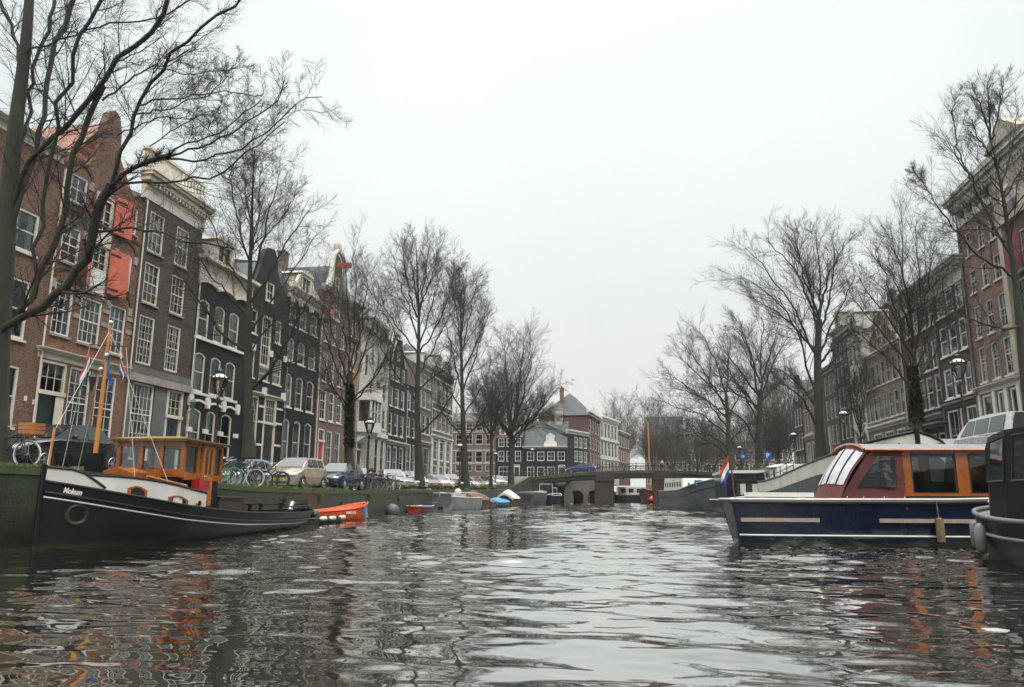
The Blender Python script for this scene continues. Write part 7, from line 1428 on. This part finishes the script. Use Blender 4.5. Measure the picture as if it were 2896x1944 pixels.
MB().poly([(1.03, -.5, 1.5), (1.03, .5, 1.5), (1.02, .45, 2.2), (1.02, -.45, 2.2)]).build('windscreen', 'dark_glass', cbk)
for x, y in ((.45, 0), (.62, -.32)): MB().lathe([(.05, 0), (.04, .14), (.07, .16), (.07, .19)], (x, y, .9), 8).build('bollard', 'chrome', bk)
for x, y in ((.12, -.45), (1.7, -1.2)): MB().lathe([(.02, -.3), (.1, -.22), (.11, 0), (.1, .22), (.02, .3)], (x, y, .42), 10).build('fender', 'deck_grey', bk, smooth=True)
q = MB(); q.ball((.0, 0, 1.12), .05, 8); q.tube([(0, 0, .95), (.0, 0, 1.12)], .03, 6); q.build('bow_light', 'fender_white', bk)

# --- old sailing barge with the sweeping white bow
kl = empty('sailing_barge', (9.45, 27.2, 0), R(90), 'old barge with a sweeping white bow bulwark, behind the navy saloon boat', 'barge')
st = dense([(0, .04, 3.34, .03, -.2), (.3, .55, 3.24, .1, -.4), (.9, 1.1, 3.1, .4, -.5), (1.8, 1.6, 2.95, .9, -.5), (3.2, 1.95, 2.74, 1.5, -.5), (5, 2.1, 2.62, 1.8, -.5), (8, 2.15, 2.44, 1.95, -.5), (13, 2.15, 2.14, 1.95, -.5), (18, 2.15, 1.98, 1.95, -.5), (21, 2.0, 2.02, 1.7, -.5), (23, 1.4, 2.14, .9, -.3), (24, .5, 2.22, .1, 0)], 60)
hull(kl, st, 'hull_grey', deckdrop=.35, deckmat='deck_grey')
q = MB()
for sd in (-1, 1):
    q.grid([[(r_[0], sd * (side_y(r_, r_[2] - .01 - d) + .02), r_[2] - .01 - d) for d in (0, .28, .56)] for r_ in st])
q.build('bulwark', 'hull_cream', kl); line(kl, st, .02, .055, 'hull_black', 'cap_rail'); line(kl, st, -.56, .05, 'hull_black', 'rubbing_strake', out_=-.06); MB().tube([(-.03, 0, .1), (-.07, 0, 2.4), (-.05, 0, 3.45)], .085, 8).build('stem_post', 'hull_black', kl)
q = MB()
for sd in (-1, 1): q.ball((.62, sd * .93, 2.93), .12, 8, (1, .6, .8))
q.build('hawse_pipe', 'black_plastic', kl)
q = MB(); q.loft([[(x, -hy, 1.6), (x, -hy, zt), (x, -hy * .55, zt + .16), (x, 0, zt + .22), (x, hy * .55, zt + .16), (x, hy, zt), (x, hy, 1.6)] for x, hy, zt in ((17.2, 1.5, 2.75), (19, 1.5, 2.8), (22.2, 1.35, 2.95))]); cbk = q.build('cabin', 'hull_cream', kl)
q = MB()
for sd in (-1, 1): q.tube([(17.1, sd * 1.52, 2.76), (19, sd * 1.53, 2.81), (22.3, sd * 1.38, 2.96)], .04, 6)
q.build('cabin_rail', 'hull_black', cbk); q = MB()
for x in (18.0, 20.5): q.torus((x, 1.5, 2.45), .16, .035, 'y', 16, 6); q.lathe([(.15, -.01), (.15, .01)], (x, 1.5, 2.45), 14, Matrix.Rotation(PI / 2, 3, 'X'))
for y in (-.8, .2): q.box(17.17, 17.195, y, y + .5, 1.9, 2.6)
q.build('porthole', 'black_plastic', cbk)
q = MB(); S2 = [s_ for s_ in st if 9.5 < s_[0] < 23]
for sd in (-1, 1):
    for dz in (.28, .52): q.tube([(x, sd * (hb - .08), zt + dz) for x, hb, zt, hw, zk in S2], .022, 5)
    for x, hb, zt, hw, zk in S2[::4]: q.tube([(x, sd * (hb - .08), zt), (x, sd * (hb - .08), zt + .54)], .022, 5)
q.build('railing', 'hull_black', kl); q = MB(); q.box(4.5, 15.5, -1.5, 1.5, 1.9, 2.45); q.build('hold_cover', 'deck_grey', kl); q = MB(); q.torus((24.2, -.5, 1.9), .3, .06, 'x', 16, 6); q.build('lifebuoy', 'hull_white', kl)

# --- dark blue houseboat and the grey barge behind it
hb_ = empty('houseboat', (8.2, 53.5, 0), R(90), 'dark blue houseboat with a pale green roof, beyond the old barge', 'houseboat')
st = dense([(0, .8, 1.3, .5, -.3), (1, 1.7, 1.15, 1.4, -.4), (3, 2.1, 1.05, 1.9, -.4), (10, 2.1, 1.05, 1.9, -.4)], 20); hull(hb_, st, 'hull_black'); line(hb_, st, -.15, .06, 'hull_white', 'white_stripe'); q = MB(); q.box(2.0, 9.6, -1.7, 1.7, .9, 2.75); c_ = q.build('cabin', 'hull_navy', hb_); MB().box(1.8, 9.8, -1.85, 1.85, 2.751, 2.95).build('cabin_roof', 'hull_cream', c_); q = MB(); q.box(.7, 1.9, -1.1, 1.1, .9, 2.2); q.box(.6, 2.0, -1.2, 1.2, 2.201, 2.3); q.build('entrance', 'black_plastic', hb_)
for y in (-1.0, -.2, .6): MB().box(.685, .699, y, y + .35, 1.2, 2.0).build('window', 'hull_white', hb_)
for k in range(6):
    q = MB(); bx_ = 2.6 + k * 1.2
    for _ in range(60): p = Vector((bx_, -1.2 + random.gauss(0, .3), 3.2)) + Vector((random.gauss(0, .28), 0, random.gauss(0, .16))); d = Vector((random.gauss(0, 1), random.gauss(0, 1), random.gauss(0, 1))).normalized() * .12; s_ = d.cross(Vector((.2, .5, .8))).normalized() * .05; q.poly([p - d, p + s_, p + d, p - s_])
    o = q.build('potted_plant', 'ivy'); o.matrix_world = hb_.matrix_basis; MB().lathe([(.14, 0), (.2, .26)], (bx_, -1.2, 2.955), 8).build('pot', 'stone', o); tag(o, ['potted shrub nearest the bow on the dark blue houseboat roof', 'second potted shrub from the bow on the dark blue houseboat roof', 'third potted shrub from the bow on the houseboat roof', 'third potted shrub from the far end of the houseboat roof', 'second potted shrub from the far end of the houseboat roof', 'potted shrub at the far end of the houseboat roof'][k], 'plant', 'potted shrubs on the houseboat roof')
gb = empty('barge', (6.9, 66.5, 0), R(96), 'grey barge with a flared bow and a pale deckhouse, near the bridge on the right', 'barge')
st = dense([(0, .1, 2.55, .05, -.2), (.3, 1.0, 2.4, .4, -.4), (1.0, 1.7, 2.15, 1.0, -.4), (2.5, 2.2, 1.85, 1.8, -.4), (5, 2.3, 1.65, 2.1, -.4), (18, 2.3, 1.6, 2.1, -.4)], 34); hull(gb, st, 'hull_grey'); line(gb, st, 0, .08, 'deck_grey', 'cap_rail'); line(gb, st, -.6, .05, 'hull_black', 'rubbing_strake'); q = MB(); q.loft([[(5, -1.9, 1.5), (5.6, -1.8, 2.75), (5.6, 1.8, 2.75), (5, 1.9, 1.5)], [(17, -1.9, 1.5), (16.6, -1.8, 2.95), (16.6, 1.8, 2.95), (17, 1.9, 1.5)]]); c_ = q.build('deckhouse', 'hull_cream', gb); q = MB()
for k in range(7): q.box(6.4 + k * 1.5, 6.7 + k * 1.5, 1.86, 1.93, 2.0, 2.45); q.box(5.15, 5.22, -1.5 + k * .45, -1.3 + k * .45, 1.9, 2.3)
q.build('window', 'black_plastic', c_); q = MB()
for _ in range(260): d = Vector((random.gauss(0, 1), random.gauss(0, 1), random.gauss(0, 1))).normalized(); p = Vector((1.6, -.5, 2.75)) + d * random.uniform(.2, .42); s_ = d.cross(Vector((.2, .5, .8))).normalized() * .06; q.poly([p - s_, p + d * .08, p + s_, p - d * .06])
q.lathe([(.2, 1.9), (.3, 2.4)], (1.6, -.5, 0), 8); o = q.build('box_shrub', 'ivy'); o.matrix_world = gb.matrix_basis; tag(o, 'round clipped shrub in a pot on the grey barge bow', 'plant'); MB().box(.9, 1.5, .9, 1.5, 2.0, 2.5).build('deck_box', 'tarp_blue', gb)
# ------------------------------------------------------------------ bridge
def deck(x): return 4.62 - .0035 * (x - 2.5) ** 2
br_ = empty('bridge', (0, 113, 0), 0, 'low brick and steel road bridge across the canal with three spans', 'bridge'); BY = 8.5
q = MB(); xs_ = np.linspace(QL - 8, QR + 6, 40)
q.loft([[(x, 0, deck(x) - .28), (x, 0, deck(x)), (x, BY, deck(x)), (x, BY, deck(x) - .28)] for x in xs_]); q.build('deck', 'cobble', br_)
q = MB(); q.loft([[(x, -.12, deck(x) - .30), (x, -.12, deck(x) + .1), (x, .25, deck(x) + .1), (x, .25, deck(x) - .30)] for x in xs_]); q.build('edge_kerb', 'moss_top', br_)
q = MB(); xg = np.linspace(QL, QR, 30)
for y0 in np.linspace(.1, BY - .4, 6): q.loft([[(x, y0, deck(x) - .88), (x, y0, deck(x) - .29), (x, y0 + .3, deck(x) - .29), (x, y0 + .3, deck(x) - .88)] for x in xg])
pm('bridge_steel', (.022, .027, .027), .6, .4, 1.5); q.build('girder', 'bridge_steel', br_)
for x0, x1 in ((-5.5, -2.9), (3.0, 5.4)):
    q = MB(); q.box(x0, x1, -.5, BY + .5, -2, deck((x0 + x1) / 2) - .95); q.box(x0 - .08, x1 + .08, -.6, BY + .6, deck((x0 + x1) / 2) - 1.3, deck((x0 + x1) / 2) - .949); p = q.build('pier', 'brick_bridge', br_); MB().box(x0 + .0, x1 - 1.1 * 0, -.2, .3, deck((x0 + x1) / 2) - .945, deck((x0 + x1) / 2) - .02).build('pier_block', 'brick_bridge', p)
q = MB(); q.box(QL - 8, QL + 1.6, -.1, BY + .1, -2, deck(QL) - .3); q.box(QR - .5, QR + 6, -.1, BY + .1, -2, deck(QR) - .3); q.build('abutment', 'brick_moss', br_)
def railing(y):
    q = MB()
    for k, dz in enumerate((.12, .62, 1.12)): q.tube([(x, y, deck(x) + dz) for x in xs_], .03 if k < 2 else .045, 6)
    for x in np.arange(QL - 7.5, QR + 6, 1.75): q.box(x - .045, x + .045, y - .045, y + .045, deck(x), deck(x) + 1.2); q.ball((x, y, deck(x) + 1.24), .06, 6)
    for x in np.arange(QL - 7.5, QR + 6, .22): q.box(x - .009, x + .009, y - .009, y + .009, deck(x) + .1, deck(x) + 1.12)
    q.build('railing', 'iron_black', br_)
railing(.08); railing(BY - .1)
for o in bikes_on_bridge: o.location.z = deck(o.location.x)
o = [c for c in COL.objects if c.get('label', '').startswith('blue estate crossing')][0]
m_ = bpy.data.materials.new('tail_light_on'); m_.use_nodes = True; b_ = m_.node_tree.nodes['Principled BSDF']; b_.inputs['Base Color'].default_value = (.5, .02, .01, 1); b_.inputs['Emission Color'].default_value = (1, .06, .02, 1); b_.inputs['Emission Strength'].default_value = 6
o.location.z = deck(-8) + .02; o.rotation_euler = (0, R(-2.6), 0)
for c in o.children:
    if c.name.startswith('tail_light'): c.data.materials.clear(); c.data.materials.append(m_)
# side bridge with two arches seen beyond the first span
q = MB(); sb = empty('arched_bridge', (-11.2, 126, 0), R(28), 'small brick bridge with two arches seen under the left span', 'bridge')
W_ = 9.0; zt = 3.9; arches = ((2.3, 1.15, 1.7), (5.4, 1.15, 1.7)); N_ = 80
for i in range(N_):
    x0, x1 = W_ * i / N_, W_ * (i + 1) / N_; xc = (x0 + x1) / 2; z = -1.5
    for c, hw, ht in arches:
        if abs(xc - c) < hw: z = ht - .75 + .95 * math.sqrt(max(0, 1 - ((xc - c) / hw) ** 2))
    q.box(x0, x1 - .0005, 0, 4, z, zt)
q.build('wall', 'brick_grey', sb); MB().box(-.2, W_ + .2, -.15, 4.1, zt + .002, zt + .25).build('parapet', 'stone', sb)
# craft and mast beyond the bridge
r, s2 = small('barge', 'brown barge moored beyond the bridge, seen under the middle span', 1.6, 128, R(58), [(0, .1, 2.3, .05, -.2), (.5, 1.2, 2.0, .6, -.3), (2, 2.0, 1.6, 1.6, -.3), (8, 2.1, 1.3, 1.8, -.3), (12, 2.0, 1.4, 1.7, -.3)], 'hull_maroon', 'barge', .5, group='boats beyond the bridge')
line(r, s2, 0, .08, 'rub_wood', 'cap_rail'); MB().box(3, 6, -1.2, 1.2, 1, 2.6).build('deckhouse', 'roof_ochre', r); tag(MB().ball((0, 0, 0), .55, 12).build('buoy', 'buoy_orange', smooth=True, loc=(3.1, 126, .5)), 'orange ball buoy beside the right bridge pier', 'buoy')
r, s2 = small('canal_boat', 'white glazed boat beyond the bridge, seen under the right span', 9.2, 150, R(100), [(0, .1, 1.2, .05, -.2), (.6, 1.2, 1.1, .8, -.3), (2, 1.9, 1.0, 1.7, -.3), (14, 1.9, 1.0, 1.7, -.3)], 'hull_white', 'boat', False, group='boats beyond the bridge')
q = MB(); q.box(2, 13.5, -1.7, 1.7, .9, 1.5); q.box(1.8, 13.7, -1.8, 1.8, 2.5, 2.75)
for k in range(9): q.box(2 + k * 1.4, 2.15 + k * 1.4, -1.7, -1.55, 1.501, 2.499); q.box(2 + k * 1.4, 2.15 + k * 1.4, 1.55, 1.7, 1.501, 2.499)
for k in range(4): q.box(2, 2.12, -1.5 + k, -1.38 + k, 1.502, 2.498)
q.build('saloon', 'hull_white', r); MB().box(2.1, 13.4, -1.6, 1.6, 1.502, 2.498).build('glazing', 'dark_glass', r)
r, s2 = small('canal_boat', 'low brown and cream boat partly hidden behind the right bridge pier', 6.6, 140, R(80), [(0, .1, 1.3, .05, -.2), (.8, 1.0, 1.1, .7, -.3), (5, 1.3, .9, 1.1, -.3), (9, 1.2, .9, 1, -.3)], 'hull_maroon', 'boat', False, group='boats beyond the bridge'); line(r, s2, 0, .08, 'hull_cream', 'gunwale'); MB().box(2.5, 7, -.9, .9, .8, 2.0).build('cabin', 'roof_ochre', r)
r, s2 = small('sailing_barge', 'sailing barge beyond the bridge carrying the tall yellow mast', 3.0, 166, R(80), [(0, .1, 2.2, .05, -.2), (1, 1.6, 1.9, 1, -.3), (4, 2.3, 1.5, 2, -.3), (16, 2.3, 1.5, 2, -.3)], 'hull_black', 'barge', False, group='boats beyond the bridge')
mz = MB().tube([(4, .0, 1.3), (4, -.02, 8), (3.97, 0, 17.2)], [.17, .16, .11], 10).build('mast', 'mast_wood', r); MB().tube([(3.97, 0, 17.2), (3.97, 0, 18.6)], .12, 8).tube([(3.97, 0, 19.3), (3.97, 0, 20.4)], .11, 8).build('mast_top', 'black_plastic', mz); MB().tube([(3.97, 0, 18.6), (3.97, 0, 19.3)], .12, 8).build('white_band', 'white_paint', mz)
for i, (x, y, rz, hm, cm_) in enumerate(((-6, 176, 8, 'hull_black', 'hull_cream'), (-2, 190, -4, 'hull_maroon', 'hull_grey'), (9, 193, 3, 'hull_grey', 'hatch_brown'), (15, 172, 75, 'hull_black', 'hull_white'))):
    r, s2 = small('houseboat', ['dark houseboat with a cream cabin far beyond the bridge', 'maroon houseboat with a grey cabin far beyond the bridge', 'grey houseboat with a brown cabin far beyond the bridge', 'black houseboat with a white cabin behind the glazed white boat'][i], x, y, R(rz), [(0, .6, 1.4, .4, -.3), (1.5, 2.0, 1.2, 1.8, -.3), (13, 2.0, 1.2, 1.8, -.3)], hm, 'houseboat', False, group='boats beyond the bridge')
    c_ = MB().box(2.5, 12, -1.6, 1.6, 1.1, 3.0).build('cabin', cm_, r)
    for k in range(5): MB().box(3.1 + k * 1.8, 4.2 + k * 1.8, -1.64, -1.601, 1.7, 2.6).build('window', 'dark_glass', c_)
# litter on the water
q = MB()
for k in range(5): a = k * 1.3; q.ball((.055 * math.cos(a), .055 * math.sin(a), .008), .06, 8, (1.2, .8, .16))
pm('plastic_white', (.30, .30, .29), .35, .2, 8); tag(q.build('plastic_bag', 'plastic_white', smooth=True, loc=(3.32, 8.06, .0)), 'crumpled white plastic bag floating in the near water on the right', 'litter')
# people on the bridge
def skin(name, joints, edges, mat, parent, sub=2):
    me = bpy.data.meshes.new(name); me.from_pydata([j[:3] for j in joints], edges, []); o = bpy.data.objects.new(name, me); COL.objects.link(o)
    md = o.modifiers.new('skin', 'SKIN'); md.use_smooth_shade = True
    for v_, j in zip(me.skin_vertices[0].data if me.skin_vertices else [], joints): v_.radius = (j[3], j[3])
    if not me.skin_vertices:
        import bmesh as _b; bm = _b.new(); bm.from_mesh(me); ly = bm.verts.layers.skin.verify()
        for v_, j in zip(bm.verts, joints): v_[ly].radius = (j[3], j[3])
        list(bm.verts)[0][ly].use_root = True; bm.to_mesh(me); bm.free()
    md2 = o.modifiers.new('sub', 'SUBSURF'); md2.levels = sub; md2.render_levels = sub
    bpy.context.view_layer.update(); m2 = bpy.data.meshes.new_from_object(o.evaluated_get(bpy.context.evaluated_depsgraph_get())); m2.materials.clear(); m2.materials.append(MATS[mat]); m2.polygons.foreach_set('use_smooth', [True] * len(m2.polygons))
    COL.objects.unlink(o); bpy.data.objects.remove(o); o = bpy.data.objects.new(name, m2); COL.objects.link(o); o.parent = parent; return o
pm('skin', (.42, .25, .19), .55, .1, 6); pm('coat_dark', (.02, .022, .028), .85, .3, 5); pm('coat_white', (.58, .55, .54), .85, .15, 5); pm('trousers', (.022, .026, .04), .85, .3, 5); pm('hair', (.03, .02, .013), .7, .3, 8); pm('coat_pink', (.45, .12, .14), .85, .2, 5)
def person(label, pos, rz, coat, ride=False):
    r = empty('person', pos, rz, label, 'person'); s = .42 if ride else 0; z = .12 if ride else 0
    if ride: kn = [(.30, .10, .62), (.22, -.10, .86)]; ft = [(.12, .11, .20), (.12, -.11, .46)]
    else: kn = [(.16, .09, .50), (-.05, -.09, .50)]; ft = [(.10, .09, .09), (-.24, -.09, .12)]
    hp = .95 + z * .6; ln = .12 if ride else .03
    J = [(0, 0, hp, .15), (ln * .4, 0, hp + .2, .15), (ln, 0, hp + .42, .17), (ln + .02, 0, hp + .52, .08), (ln + .03, 0, hp + .62, .055), (ln + .05, 0, hp + .74, .105), (ln + .05, 0, hp + .82, .08)]
    E_ = [(0, 1), (1, 2), (2, 3), (3, 4), (4, 5), (5, 6)]
    for sd, k, f in ((1, kn[0], ft[0]), (-1, kn[1], ft[1])):
        n = len(J); J += [(.0, sd * .1, hp - .08, .1), (*k, .065), (*f, .042), (f[0] + .15, f[1], f[2] - .05, .035)]; E_ += [(0, n), (n, n + 1), (n + 1, n + 2), (n + 2, n + 3)]
        n = len(J); sh = (ln, sd * .2, hp + .43); el = (ln + .12, sd * .27, hp + .17) if ride else (ln - .02 + .06 * sd, sd * .26, hp + .14); ha = (ln + .38, sd * .22, hp + .12) if ride else (ln + .08 + .12 * sd, sd * .26, hp - .1)
        J += [(*sh, .075), (*el, .05), (*ha, .035), (ha[0] + .07, ha[1], ha[2] - .03, .03)]; E_ += [(2, n), (n, n + 1), (n + 1, n + 2), (n + 2, n + 3)]
    skin('body', J, E_, 'skin', r)
    def sub(idx, name, mat, grow):
        ids = {j: i for i, j in enumerate(idx)}; skin(name, [(*J[j][:3], J[j][3] * grow + .012) for j in idx], [(ids[a], ids[b]) for a, b in E_ if a in ids and b in ids], mat, r)
    sub([0, 1, 2, 3, 11, 12, 13, 19, 20, 21] if False else [0, 1, 2, 3] + [11, 12, 13] + [19, 20, 21], 'coat', coat, 1.12); sub([0, 7, 8, 9, 10, 15, 16, 17, 18], 'trousers', 'trousers', 1.1)
    hd = J[5]; MB().ball((hd[0] - .02, 0, hd[2] + .03), .125, 10, (1, .95, 1)).build('hair', 'hair', r, smooth=True); return r
p1 = person('person in a pale coat cycling over the bridge', (4.3, 115.2, deck(4.3) + .02), R(8), 'coat_white', True); bike('bicycle ridden over the bridge by the person in a pale coat', (4.5, 115.2, deck(4.4)), R(8), 0, src=b2, group='traffic on the bridge')
person('person in dark clothes walking on the bridge near its right end', (11.0, 115.2, deck(11)), R(-20), 'coat_dark')
# ------------------------------------------------------------------ winter air
hz = bpy.data.materials.new('haze_air'); hz.use_nodes = True; t = hz.node_tree; t.nodes.clear(); o = N('ShaderNodeOutputMaterial', t); pv = N('ShaderNodeVolumePrincipled', t)
pv.inputs['Color'].default_value = (.93, .96, .97, 1); pv.inputs['Density'].default_value = .00022; pv.inputs['Anisotropy'].default_value = .2; lk(t, pv.outputs[0], o.inputs['Volume'])
MATS['haze_air'] = hz
tag(MB().box(-1600, 1600, -320, 3100, -4.3, 40).build('haze', 'haze_air'), 'pale winter haze over the canal', 'haze', kind='stuff')
